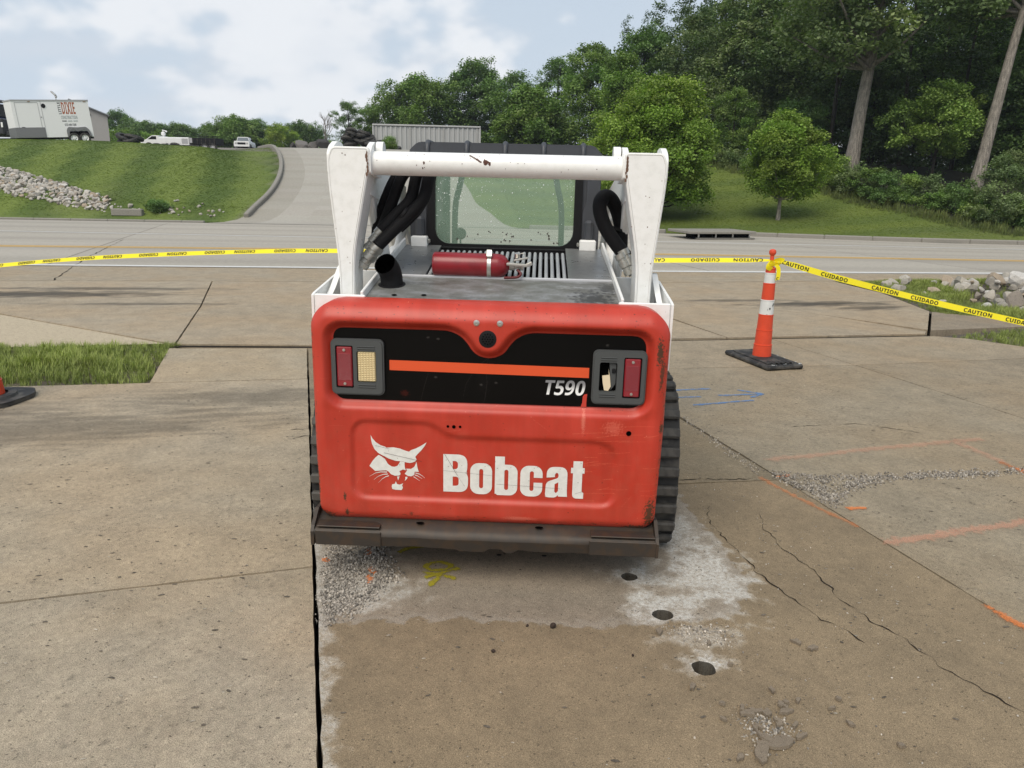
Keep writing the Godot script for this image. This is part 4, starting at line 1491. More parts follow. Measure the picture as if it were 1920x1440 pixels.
func build_tail_lamp(cx: float, left: bool) -> void:
	var hx := 0.099
	var y0 := 0.812 if left else 0.806
	var y1 := 1.026 if left else 1.012
	var dz := -0.036
	var red := [cx - 0.086, cx - 0.016] if left else [cx + 0.015, cx + 0.085]
	var clear := [cx - 0.002, cx + 0.075] if left else [cx - 0.078, cx - 0.010]
	var ry0 := y0 + 0.022
	var ry1 := y1 - 0.020
	var cy0 := y0 + 0.047
	var cy1 := y1 - 0.041
	var st := mb()
	plate(st, [rrect(cx - hx, y0, cx + hx, y1, 0.018)], [rrect(red[0], ry0, red[1], ry1, 0.006), rrect(clear[0], cy0, clear[1], cy1, 0.008)], dz, dz + 0.020)
	var root := put("tail_lamp", fin(st), M.plastic_grey, LO, "grey lamp housing with red and cream lenses" if left else "grey lamp housing with a broken empty socket and a red lens")
	st = mb()
	plate(st, [rrect(cx - hx - 0.006, y0 - 0.006, cx + hx + 0.006, y1 + 0.006, 0.022)], [rrect(cx - hx + 0.010, y0 + 0.010, cx + hx - 0.010, y1 - 0.010, 0.014)], dz, dz + 0.014)
	put("frame", fin(st), M.plastic_grey, root)
	for yy in [cy1 + 0.010, cy1 + 0.019, cy0 - 0.010, cy0 - 0.019]:
		put("rib", box_mesh(Vector3(clear[1] - clear[0] - 0.006, 0.0035, 0.005), 0.001, Vector3((clear[0] + clear[1]) / 2, yy, dz + 0.021)), M.plastic_grey, root)
	put("socket", box_mesh(Vector3(red[1] - red[0] - 0.001, ry1 - ry0 - 0.001, 0.004), 0, Vector3((red[0] + red[1]) / 2, (ry0 + ry1) / 2, dz + 0.003)), M.black_pit, root)
	# red lens with moulded ridges between two screws
	st = mb()
	var rx: float = (red[0] + red[1]) * 0.5
	var rw: float = (red[1] - red[0]) * 0.5 - 0.004
	box(st, Vector3(rx, (ry0 + ry1) / 2, dz + 0.012), Vector3(rw * 2, ry1 - ry0 - 0.010, 0.014), 0.004)
	for k in 24:
		box(st, Vector3(rx, lerpf(ry0 + 0.034, ry1 - 0.034, k / 23.0), dz + 0.0195), Vector3(rw * 2 - 0.010, 0.0026, 0.003), 0.001)
	var rl := put("red_lens", fin(st), M.lens_red, root)
	for yy in [ry0 + 0.018, ry1 - 0.018]:
		st = mb()
		lathe(st, [[0.006, 0.0], [0.0055, 0.003], [0, 0.0035]], 12, Transform3D(Basis(Vector3.RIGHT, PI / 2), Vector3(rx, yy, dz + 0.019)))
		put("screw", fin(st), M.metal, rl)
	var kx: float = (clear[0] + clear[1]) * 0.5
	if left:
		st = mb()
		var w: float = clear[1] - clear[0] - 0.006
		box(st, Vector3(kx, (cy0 + cy1) / 2, dz + 0.010), Vector3(w, cy1 - cy0 - 0.004, 0.012), 0.003)
		for r in 16:
			for c in 6:
				box(st, Vector3(kx - w / 2 + 0.007 + c * (w - 0.014) / 5.0, cy0 + 0.008 + r * (cy1 - cy0 - 0.016) / 15.0, dz + 0.0165), Vector3(0.0098, 0.0052, 0.005), 0.0022)
		put("cream_lens", fin(st), M.lens_cream, root)
	else:
		put("hollow", box_mesh(Vector3(clear[1] - clear[0] - 0.001, cy1 - cy0 - 0.001, 0.002), 0, Vector3(kx, (cy0 + cy1) / 2, dz + 0.001)), M.black_pit, root)
		st = mb()
		plate(st, [V2([kx + 0.004, cy1 - 0.003, kx + 0.031, cy1 - 0.003, kx + 0.031, cy0 + 0.03, kx + 0.014, cy0 + 0.004, kx + 0.010, cy0 + 0.05])], [], dz + 0.004, dz + 0.008)
		put("bulb_plate", fin(st), M.plastic_grey, root)
		st = mb()
		plate(st, [V2([kx - 0.022, cy0 + 0.062, kx + 0.004, cy0 + 0.066, kx + 0.001, cy0 + 0.09, kx + 0.008, cy0 + 0.06, kx + 0.013, cy0 + 0.02, kx + 0.004, cy0 + 0.002, kx - 0.012, cy0 + 0.004, kx - 0.019, cy0 + 0.035])], [], dz + 0.006, dz + 0.013)
		put("broken_lens", fin(st), mat(0.72, 0.60, 0.42, 0.35), root)
		put("socket_block", box_mesh(Vector3(0.014, 0.018, 0.006), 0.002, Vector3(kx + 0.022, cy1 - 0.035, dz + 0.011)), M.dark, root)


func build_bumper() -> void:
	# a bent dirty steel channel below the tailgate: lip on top, rounded middle, notched lower edge
	var st := mb()
	st.set_smooth_group(0)
	var N := 60
	var rows := []
	for i in N + 1:
		var x := lerpf(-0.700, 0.690, float(i) / N)
		var mid := sstep(-0.50, -0.40, x) * (1.0 - sstep(0.30, 0.42, x))
		var low := 0.182
		if absf(x - 0.045) < 0.035: low += 0.014
		if x > -0.10 and x < 0.12: low -= 0.010
		if x > 0.12 and x < 0.16: low += 0.006
		low += n1.get_noise_2d(x * 9.0, 3.0) * 0.004
		var dent := n1.get_noise_2d(x * 5.0, 7.0) * 0.006
		rows.append([Vector3(x, low, 0.0), Vector3(x, low, 0.045 + dent), Vector3(x, 0.225, 0.052 + dent), Vector3(x, 0.245, lerpf(0.050, 0.047, mid) + dent), Vector3(x, 0.254, 0.030), Vector3(x, lerpf(0.258, 0.268, mid), lerpf(0.012, 0.010, mid)), Vector3(x, 0.272, -0.03), Vector3(x, 0.292, -0.12), Vector3(x, 0.275, -0.13)])
	for i in N:
		for k in rows[i].size() - 1:
			st.set_smooth_group(1 if k in [2, 3, 4, 5] else 5 + k)
			quad(st, rows[i][k], rows[i + 1][k], rows[i + 1][k + 1], rows[i][k + 1])
	var bp := put("bumper", fin(st), M.bumper, LO, "bent steel bumper caked with brown dirt")
	for s in [-1.0, 1.0]:
		var e := mb()
		plate(e, [V2([-0.055, 0.180, 0.13, 0.185, 0.13, 0.30, 0.03, 0.308, -0.04, 0.262, -0.055, 0.24])], [], -0.007, 0.007, Transform3D(Basis(Vector3.UP, PI / 2), Vector3(-0.708 if s < 0 else 0.698, 0, 0)))
		put("end_plate", fin(e), M.bumper, bp)
		e = mb()
		box(e, Vector3(s * 0.56, 0.262, 0.02), Vector3(0.26, 0.006, 0.06), 0.002)
		box(e, Vector3(s * 0.56, 0.215, 0.0535), Vector3(0.27, 0.064, 0.008), 0.003)
		put("doubler", fin(e), M.bumper, bp)
	for x in [-0.27, 0.22]:
		var e := mb()
		flat_shape(e, [disc(Vector2(x, 0.02), 0.017, 14, 0.6)], [], 0.0, Transform3D(Basis(Vector3.RIGHT, -PI / 2), Vector3(0, 0.2745, 0.03)))
		put("drain_hole", fin(e), M.black_pit, bp)


func build_body() -> void:
	var st := mb()
	box(st, Vector3(0, 0.70, -0.24), Vector3(1.40, 0.80, 0.22), 0.01)
	box(st, Vector3(0, 0.65, -1.15), Vector3(1.0, 0.80, 1.7), 0.02)
	box(st, Vector3(0, 1.05, -0.62), Vector3(1.0, 0.14, 0.96), 0.01)
	var body := put("body", fin(st), M.white, LO)
	for s in [-1.0, 1.0]:
		# open-topped well at the foot of the arm post
		st = mb()
		box(st, Vector3(s * 0.607, 1.09, -0.131), Vector3(0.205, 0.20, 0.012), 0.004)
		plate(st, [V2([0.125, 0.92, 0.64, 0.92, 0.64, 1.232, 0.50, 1.232, 0.15, 1.192, 0.125, 1.185])], [], -0.005, 0.005, Transform3D(Basis(Vector3(0, 0, -1), Vector3.UP, Vector3(1, 0, 0)), Vector3(s * 0.716, 0, 0)))
		box(st, Vector3(s * 0.61, 1.10, -0.64), Vector3(0.21, 0.26, 0.012), 0.003)
		box(st, Vector3(s * 0.511, 1.08, -0.38), Vector3(0.010, 0.18, 0.50), 0.003)
		var well := put("fender_well", fin(st), M.white, LO)
		put("well_floor", box_mesh(Vector3(0.19, 0.01, 0.48), 0, Vector3(s * 0.612, 1.045, -0.385)), M.dark, well)
		# bracket ear inside the well
		st = mb()
		plate(st, [round_corners(V2([0.20, 1.10, 0.50, 1.10, 0.50, 1.27, 0.46, 1.27, 0.28, 1.165, 0.20, 1.15]), [0.02, 0, 0.03, 0.03, 0.08, 0.03])], [], -0.012, 0.012, Transform3D(Basis(Vector3(0, 0, -1), Vector3.UP, Vector3(1, 0, 0)), Vector3(s * 0.688, 0, 0)))
		put("bracket", fin(st), M.white, well)
		# rail along the hood
		st = mb()
		bar(st, lp(s * 0.520, 1.178, 0.14), lp(s * 0.500, 1.335, 1.0), 0.012, 0.05, 0.003)
		put("hood_rail", fin(st), M.white, body)
	# hood: a plain rear sheet, then the slatted cooling grille
	st = mb()
	var a := [lp(-0.512, 1.150, 0.085), lp(0.512, 1.150, 0.085), lp(0.512, 1.172, 0.13), lp(-0.512, 1.172, 0.13), lp(0.507, 1.228, 0.45), lp(-0.507, 1.228, 0.45)]
	st.set_smooth_group(0)
	quad(st, a[0], a[1], a[2], a[3])
	quad(st, a[3], a[2], a[4], a[5])
	st.set_smooth_group(2)
	quad(st, a[5], a[4], a[4] + Vector3(0, -0.05, 0), a[5] + Vector3(0, -0.05, 0))
	for s in [0, 1]:
		var i0 := [0, 3, 5] if s == 0 else [1, 2, 4]
		for k in 2:
			var p: Vector3 = a[i0[k]]
			var q: Vector3 = a[i0[k + 1]]
			quad(st, p, q, q + Vector3(0, -0.08, 0), p + Vector3(0, -0.08, 0))
	var hood := put("hood", uv_xz(st, Rect2(-0.52, -0.455, 1.04, 0.38)), M.hood_sheet, LO, "worn grey engine hood with a slatted cooling grille")
	for s in [-1.0, 1.0]:
		st = mb()
		plate(st, [V2([s * 0.315, 0.0, s * 0.507, 0.0, s * 0.492, 0.562, s * 0.315, 0.562])], [], -0.012, 0.006, Transform3D(Basis(Vector3.RIGHT, -PI / 2 + atan2(0.088, 0.55)), lp(0, 1.230, 0.455)))
		put("side_sheet", fin(st), M.steel_hood, hood)
	st = mb()
	bar(st, lp(-0.507, 1.231, 0.462), lp(0.507, 1.231, 0.462), 0.022, 0.014, 0.004)
	put("cross_bar", fin(st), M.grille, hood)
	st = mb()
	bar(st, lp(-0.495, 1.314, 1.0), lp(0.495, 1.314, 1.0), 0.03, 0.010, 0.003)
	put("cross_bar", fin(st), M.dark, hood)
	st = mb()
	quad(st, lp(-0.32, 1.19, 0.46), lp(0.32, 1.19, 0.46), lp(0.32, 1.27, 1.0), lp(-0.32, 1.27, 1.0))
	put("painted_dark_sheet", fin(st), M.black_pit, hood)  # near-black sheet, painted as the darkness below the slats
	st = mb()
	tube(st, [lp(0, 1.229, 0.468), lp(0, 1.262, 0.67), lp(0, 1.300, 0.94)], 0.0085, 8)
	var slat := fin(st)
	for k in 23:
		var o := put("slat", slat, M.grille, hood)
		o.position.x = -0.300 + k * 0.6 / 22.0
	for q in [[-0.40, 1.195, 0.19], [-0.28, 1.195, 0.20], [-0.53, 1.19, 0.22]]:
		st = mb()
		flat_shape(st, [disc(Vector2.ZERO, 0.011, 12)], [], 0.0, Transform3D(Basis(Vector3.RIGHT, -PI / 2 + 0.17), lp(q[0], 1.1745 + (q[2] - 0.13) * 0.175, q[2])))
		put("hole", fin(st), M.black_pit, hood)
	# exhaust stack, bent back over the hood
	st = mb()
	var path := smooth_path([lp(-0.437, 1.12, 0.335), lp(-0.437, 1.20, 0.335), lp(-0.439, 1.245, 0.33), lp(-0.446, 1.278, 0.312), lp(-0.456, 1.300, 0.285)], 5)
	tube(st, path, 0.047, 20, false)
	var ex := put("exhaust_pipe", fin(st), M.dark, LO, "black bevelled exhaust stack")
	st = mb()
	tube(st, path, 0.043, 20, false)
	put("bore", fin(st), M.black_pit, ex)
	st = mb()
	tube(st, [path[path.size() - 13], path[path.size() - 12]], 0.0425, 20, true)
	put("painted_dark_disc", fin(st), M.black_pit, ex)  # black disc set inside, painted as the dark depth of the pipe
	st = mb()
	lathe(st, [[0.058, 0.0], [0.058, 0.006], [0.047, 0.008]], 20, Transform3D(Basis(Vector3.RIGHT, 0.17), lp(-0.437, 1.203, 0.335)))
	put("collar", fin(st), M.dark, ex)


func build_arms() -> void:
	var out := round_corners(V2([-0.652, 1.06, -0.652, 1.284, -0.684, 1.62, -0.687, 1.712, -0.668, 1.763, -0.512, 1.762, -0.512, 1.70, -0.524, 1.645, -0.586, 1.33, -0.590, 1.06]), [0, 0.08, 0.05, 0.02, 0.02, 0.02, 0.02, 0.05, 0.08, 0])
	for s in [-1.0, 1.0]:
		var p := out if s < 0 else mirror_poly(out)
		var st := mb()
		plate(st, [p], [], -0.45, -0.305)
		var inset: Array = Geometry2D.offset_polygon(ccw(p), -0.010)
		plate(st, [inset[0]], [], -0.305, -0.300)
		var post := put("arm_post", fin(st), M.white, LO)
		# weld bead along the edges of the face
		st = mb()
		var q: PackedVector2Array = Geometry2D.offset_polygon(ccw(p), -0.006)[0]
		var pts := []
		for v in q: pts.append(Vector3(v.x, v.y, -0.3035))
		pts.append(pts[0])
		tube(st, pts, 0.0035, 6, false)
		put("weld", fin(st), M.white, post)
		for e in [-0.676, -0.520]:
			st = mb()
			plate(st, [round_corners(V2([0.306, 1.66, 0.52, 1.64, 0.54, 1.72, 0.48, 1.782, 0.40, 1.788, 0.335, 1.764, 0.306, 1.735]), [0.01, 0.02, 0.05, 0.03, 0.02, 0.02, 0.01])], [], -0.011, 0.011, Transform3D(Basis(Vector3(0, 0, -1), Vector3.UP, Vector3(1, 0, 0)), Vector3(e * -s, 0, 0)))
			put("ear", fin(st), M.white, post)
		st = mb()
		tube(st, [lp(s * 0.70, 1.735, 0.44), lp(s * 0.488, 1.735, 0.44)], 0.020, 16)
		put("pin", fin(st), mat(0.25, 0.17, 0.10, 0.6, 0.5), post)
		st = mb()
		tube(st, [lp(s * 0.505, 1.755, 0.42), lp(s * 0.476, 1.755, 0.42)], 0.034, 16)
		put("boss", fin(st), M.white, post)
		# chipped bare edge near the top
		st = mb()
		for k in 7:
			flat_shape(st, [disc(Vector2(s * (0.522 + rng.randf_range(-0.003, 0.003)), 1.74 - k * 0.014), rng.randf_range(0.003, 0.006), 7, 2.0)], [], -0.2995)
		for k in 8:
			flat_shape(st, [disc(Vector2(s * rng.randf_range(0.55, 0.67), rng.randf_range(1.25, 1.75)), rng.randf_range(0.0015, 0.003), 6)], [], -0.2995)
		put("paint_chip", fin(st), mat(0.13, 0.07, 0.045, 0.8), post).set_meta("kind", "stuff")
		# lift arm and lower link running forward beside the cab
		st = mb()
		bar(st, lp(s * 0.60, 1.66, 0.42), lp(s * 0.60, 1.52, 1.25), 0.13, 0.19, 0.01)
		bar(st, lp(s * 0.60, 1.53, 1.22), lp(s * 0.60, 0.75, 2.35), 0.12, 0.17, 0.01)
		put("lift_arm", fin(st), M.white, LO)
		st = mb()
		bar(st, lp(s * 0.555, 1.66, 0.47), lp(s * 0.555, 1.12, 0.86), 0.035, 0.13, 0.008)
		bar(st, lp(s * 0.575, 1.10, 0.70), lp(s * 0.575, 1.02, 1.9), 0.09, 0.16, 0.02)
		put("link", fin(st), M.white, LO)
		st = mb()
		tube(st, [lp(s * 0.55, 1.03, 0.62), lp(s * 0.55, 1.28, 1.05)], 0.045, 14)
		tube(st, [lp(s * 0.55, 1.28, 1.05), lp(s * 0.56, 1.44, 1.35)], 0.024, 12)
		put("lift_cylinder", fin(st), M.white, LO)
	var st := mb()
	tube(st, [lp(-0.535, 1.702, 0.37), lp(0.535, 1.702, 0.37)], 0.0475, 32)
	var cb := put("cross_tube", fin(st), M.white, LO, "white cross tube with rusty chips")
	for s in [-1.0, 1.0]:
		st = mb()
		var ring := []
		for k in 25: ring.append(lp(s * 0.512, 1.702 + cos(TAU * k / 24.0) * 0.048, 0.37 + sin(TAU * k / 24.0) * 0.048))
		tube(st, ring, 0.006, 6, false)
		put("weld", fin(st), M.white, cb)
	# rust chips lie on the curve of the tube
	st = mb()
	var chip := func(x: float, an: float, rx: float, ry: float) -> void:
		st.set_smooth_group(-1)
		var ptsl := []
		for k in 11:
			var t := TAU * k / 11.0
			var r := 1.0 + n1.get_noise_2d(cos(t) * 1.7 + x * 31.0, sin(t) * 1.7) * 1.1
			var a2: float = an + sin(t) * ry * r / 0.0475
			ptsl.append(lp(x + cos(t) * rx * r, 1.702 + sin(a2) * 0.0482, 0.37 - cos(a2) * 0.0482))
		var c := lp(x, 1.702 + sin(an) * 0.0482, 0.37 - cos(an) * 0.0482)
		for k in 11: tri(st, c, ptsl[k], ptsl[(k + 1) % 11])
	for k in 9: chip.call(-0.108 + k * 0.0055, 0.85 - k * 0.075, 0.0045, 0.0032)
	chip.call(-0.042, 0.22, 0.013, 0.010)
	chip.call(-0.048, 0.30, 0.008, 0.008)
	chip.call(-0.028, 0.12, 0.006, 0.006)
	chip.call(-0.295, 0.1, 0.004, 0.005)
	chip.call(-0.30, -0.35, 0.003, 0.003)
	for k in 26: chip.call(rng.randf_range(-0.5, 0.5), rng.randf_range(-0.6, 1.2), rng.randf_range(0.001, 0.0026), rng.randf_range(0.001, 0.0022))
	put("rust_chip", fin(st), mat(0.085, 0.033, 0.022, 0.85), cb).set_meta("kind", "stuff")


func build_cab() -> void:
	# rear frame with its window opening, roof, sides and an open front
	var cab := Node3D.new()
	cab.name = "cab"
	LO.add_child(cab)
	cab.set_meta("label", "dark grey operator cab with a dirty rear window")
	var win := rrect(-0.355, 1.328, 0.355, 1.745, [0.075, 0.075, 0.05, 0.05])
	var st := mb()
	plate(st, [rrect(-0.482, 1.18, 0.482, 1.79, [0.0, 0.0, 0.05, 0.05])], [win], -1.13, -1.06)
	put("rear_frame", fin(st), M.cab, cab)
	st = mb()
	plate(st, [rrect(-0.392, 1.292, 0.392, 1.775, 0.09)], [rrect(-0.352, 1.331, 0.352, 1.742, [0.072, 0.072, 0.05, 0.05])], -1.06, -1.048)
	put("window_surround", fin(st), M.dark, cab)
	for s in [-1.0, 1.0]:      # pressed pillar panels with a step, and the hinge covers
		st = mb()
		plate(st, [round_corners(V2([s * 0.400, 1.30, s * 0.478, 1.30, s * 0.478, 1.72, s * 0.412, 1.72, s * 0.412, 1.55, s * 0.396, 1.50]), [0.01, 0.01, 0.01, 0.01, 0.02, 0.02])], [], -1.062, -1.045)
		put("pillar_panel", fin(st), M.cab, cab)
		put("hinge_cover", box_mesh(Vector3(0.044, 0.10, 0.04), 0.012, lp(s * 0.428, 1.415, 1.03)), M.cab, cab)
		st = mb()
		box(st, lp(s * 0.425, 1.342, 1.0), Vector3(0.082, 0.056, 0.055), 0.006)
		var br := put("cab_bracket", fin(st), M.white, cab)
		put("bolt", box_mesh(Vector3(0.012, 0.02, 0.02), 0.004, lp(s * 0.376, 1.346, 0.995)), M.fitting, br)
		# side panel: frame with an open window
		st = mb()
		plate(st, [V2([1.06, 1.0, 2.15, 0.8, 2.15, 1.60, 1.95, 1.79, 1.06, 1.79])], [V2([1.22, 1.30, 2.02, 1.22, 2.02, 1.56, 1.88, 1.70, 1.22, 1.70])], -0.018, 0.018, Transform3D(Basis(Vector3(0, 0, -1), Vector3.UP, Vector3(1, 0, 0)), Vector3(s * 0.462, 0, 0)))
		put("side_panel", fin(st), M.cab, cab)
		st = mb()
		tube(st, smooth_path([lp(s * 0.30, 0.95, 1.55), lp(s * 0.305, 1.25, 1.52), lp(s * 0.30, 1.50, 1.50), lp(s * 0.275, 1.62, 1.50), lp(s * 0.25, 1.74, 1.52)]), 0.017, 10)
		put("grab_bar", fin(st), M.dark, cab)
	st = mb()
	plate(st, [rrect(-0.478, 1.742, 0.478, 1.812, [0.012, 0.012, 0.05, 0.05])], [], -2.14, -1.02)
	plate(st, [rrect(-0.470, 1.748, 0.470, 1.826, [0.012, 0.012, 0.055, 0.055])], [], -2.12, -1.04)
	var roof := put("roof", fin(st), M.cab, cab)
	for x in [-0.385, -0.190, 0.0, 0.190, 0.385]:
		st = mb()
		tube(st, [lp(x, 1.765, 1.020), lp(x, 1.808, 1.022), lp(x, 1.825, 1.045), lp(x, 1.825, 2.1)], [0.012, 0.014, 0.013, 0.013], 10)
		put("roof_rib", fin(st), M.cab, roof)
	st = mb()
	box(st, lp(0, 0.95, 1.65), Vector3(0.90, 0.05, 1.0), 0.0)
	box(st, lp(0, 1.10, 1.14), Vector3(0.90, 0.28, 0.06), 0.0)
	put("floor_pan", fin(st), M.dark, cab)
	st = mb()
	box(st, lp(0, 1.22, 1.22), Vector3(0.44, 0.16, 0.10), 0.04)
	box(st, lp(-0.335, 1.36, 1.24), Vector3(0.05, 0.16, 0.12), 0.02)
	put("seat", fin(st), M.dark, cab)
	st = mb()
	tube(st, [lp(-0.235, 1.30, 1.17), lp(-0.235, 1.345, 1.17)], 0.005, 8)
	lathe(st, [[0, -0.008], [0.028, -0.008], [0.031, 0.0], [0.028, 0.008], [0, 0.008]], 20, Transform3D(Basis(Vector3.RIGHT, PI / 2), lp(-0.235, 1.375, 1.17)))
	put("round_mirror", fin(st), M.dark, cab)
	# panes
	st = mb()
	flat_shape(st, [rrect(-0.358, 1.325, 0.358, 1.747, [0.075, 0.075, 0.05, 0.05])], [], -1.058)
	var pane := put("rear_window", fin(st), M.glass, cab, "green tinted rear window speckled with dried drops")
	st = mb()
	plate(st, [rrect(-0.46, 0.9, 0.46, 1.79, 0.03)], [rrect(-0.41, 1.02, 0.41, 1.74, 0.05)], -2.17, -2.13)
	put("front_frame", fin(st), M.cab, cab)
	var r := RandomNumberGenerator.new()
	r.seed = 5
	var dots := []
	for k in 900:
		var u := r.randf()
		var x := lerpf(-0.35, 0.35, u)
		var y := 1.33 + 0.35 * pow(r.randf(), 0.55)
		var keep := 0.25 + 0.75 * sstep(0.55, 0.0, u) + 0.35 * sstep(0.8, 1.0, u)
		if r.randf() > keep * (0.25 + 0.75 * sstep(1.38, 1.62, y)): continue
		dots.append([x, y, r.randf_range(0.0007, 0.0016) if r.randf() < 0.9 else r.randf_range(0.002, 0.0034)])
	st = mb()
	for q in dots:
		flat_shape(st, [disc(Vector2(q[0], q[1]), q[2], 6, r.randf_range(0.8, 1.3))], [], -1.0565)
	var dm := put("dried_drops", fin(st), M.droplet, pane)
	dm.set_meta("kind", "stuff")
	st = mb()
	for k in 34:
		flat_shape(st, [disc(Vector2(r.randf_range(-0.3, 0.33), r.randf_range(1.34, 1.40)), r.randf_range(0.0015, 0.005), 7, r.randf_range(0.6, 1.4))], [], -1.0562)
	dm = put("mud_spots", fin(st), mat(0.05, 0.045, 0.035, 0.9), pane)
	dm.set_meta("kind", "stuff")


func build_hoses() -> void:
	var runs := [
		[[-0.40, 1.70, 0.62], [-0.45, 1.66, 0.56], [-0.500, 1.56, 0.54], [-0.545, 1.44, 0.56], [-0.555, 1.36, 0.58], 0.024],
		[[-0.36, 1.71, 0.60], [-0.415, 1.66, 0.52], [-0.462, 1.545, 0.50], [-0.512, 1.43, 0.52], [-0.54, 1.36, 0.52], 0.029],
		[[-0.33, 1.72, 0.56], [-0.355, 1.655, 0.50], [-0.378, 1.560, 0.48], [-0.432, 1.500, 0.47], [-0.505, 1.425, 0.45], 0.029],
		[[-0.29, 1.72, 0.54], [-0.300, 1.650, 0.49], [-0.322, 1.560, 0.47], [-0.395, 1.480, 0.455], [-0.475, 1.400, 0.43], [-0.512, 1.360, 0.41], 0.031],
		[[-0.30, 1.68, 0.60], [-0.315, 1.60, 0.56], [-0.36, 1.51, 0.54], [-0.44, 1.43, 0.53], 0.026]]
	var n := 0
	for run in runs:
		var pts := []
		for i in run.size() - 1: pts.append(lp(run[i][0], run[i][1], run[i][2]))
		var st := mb()
		tube(st, smooth_path(pts, 6), run[run.size() - 1] * 0.86, 12)
		put("hose", fin(st), M.hose, LO)
		n += 1
	fitting(lp(-0.503, 1.427, 0.45), lp(-0.568, 1.345, 0.44), 0.022)
	fitting(lp(-0.510, 1.362, 0.41), lp(-0.580, 1.272, 0.40), 0.031)
	# the loop on the right
	var lpts := []
	for q in [[0.565, 1.335, 0.50], [0.514, 1.395, 0.50], [0.470, 1.455, 0.50], [0.442, 1.520, 0.50], [0.440, 1.565, 0.51], [0.462, 1.590, 0.53], [0.492, 1.575, 0.55], [0.520, 1.530, 0.57], [0.540, 1.470, 0.58], [0.545, 1.430, 0.58], [0.55, 1.36, 0.60]]:
		lpts.append(lp(q[0], q[1], q[2]))
	var st := mb()
	tube(st, smooth_path(lpts, 6), 0.031, 14)
	put("hose", fin(st), M.hose, LO)
	st = mb()
	tube(st, smooth_path([lp(0.50, 1.42, 0.53), lp(0.535, 1.37, 0.53), lp(0.575, 1.31, 0.53)], 5), 0.026, 12)
	put("hose", fin(st), M.hose, LO)
	fitting(lp(0.545, 1.365, 0.49), lp(0.600, 1.262, 0.47), 0.026)
	fitting(lp(0.530, 1.350, 0.47), lp(0.578, 1.262, 0.46), 0.022)
	# clips round the hoses
	for q in [[-0.405, 1.495, 0.462, -0.9, 0.6], [0.528, 1.45, 0.575, 0.3, 1.0]]:
		st = mb()
		var ax := Vector3(q[3], q[4], 0).normalized()
		tube(st, [lp(q[0], q[1], q[2]) - ax * 0.006, lp(q[0], q[1], q[2]) + ax * 0.006], 0.036, 14)
		put("hose_clip", fin(st), M.dark, LO)

func fitting(a: Vector3, b: Vector3, r: float) -> void:
	var st := mb()
	var ax := (b - a).normalized()
	var x := ax.cross(Vector3(0, 0, 1)).normalized()
	var L := a.distance_to(b)
	lathe(st, [[0, 0], [r * 1.05, 0], [r * 1.05, L * 0.22], [r * 0.88, L * 0.24], [r * 0.88, L * 0.36], [r * 1.0, L * 0.38], [r * 1.0, L * 0.62], [r * 0.75, L * 0.66], [r * 0.75, L * 0.8], [r * 0.85, L * 0.82], [r * 0.85, L], [0, L]], 10, Transform3D(Basis(x, ax, x.cross(ax)), a))
	put("hose_fitting", fin(st), M.fitting, LO)


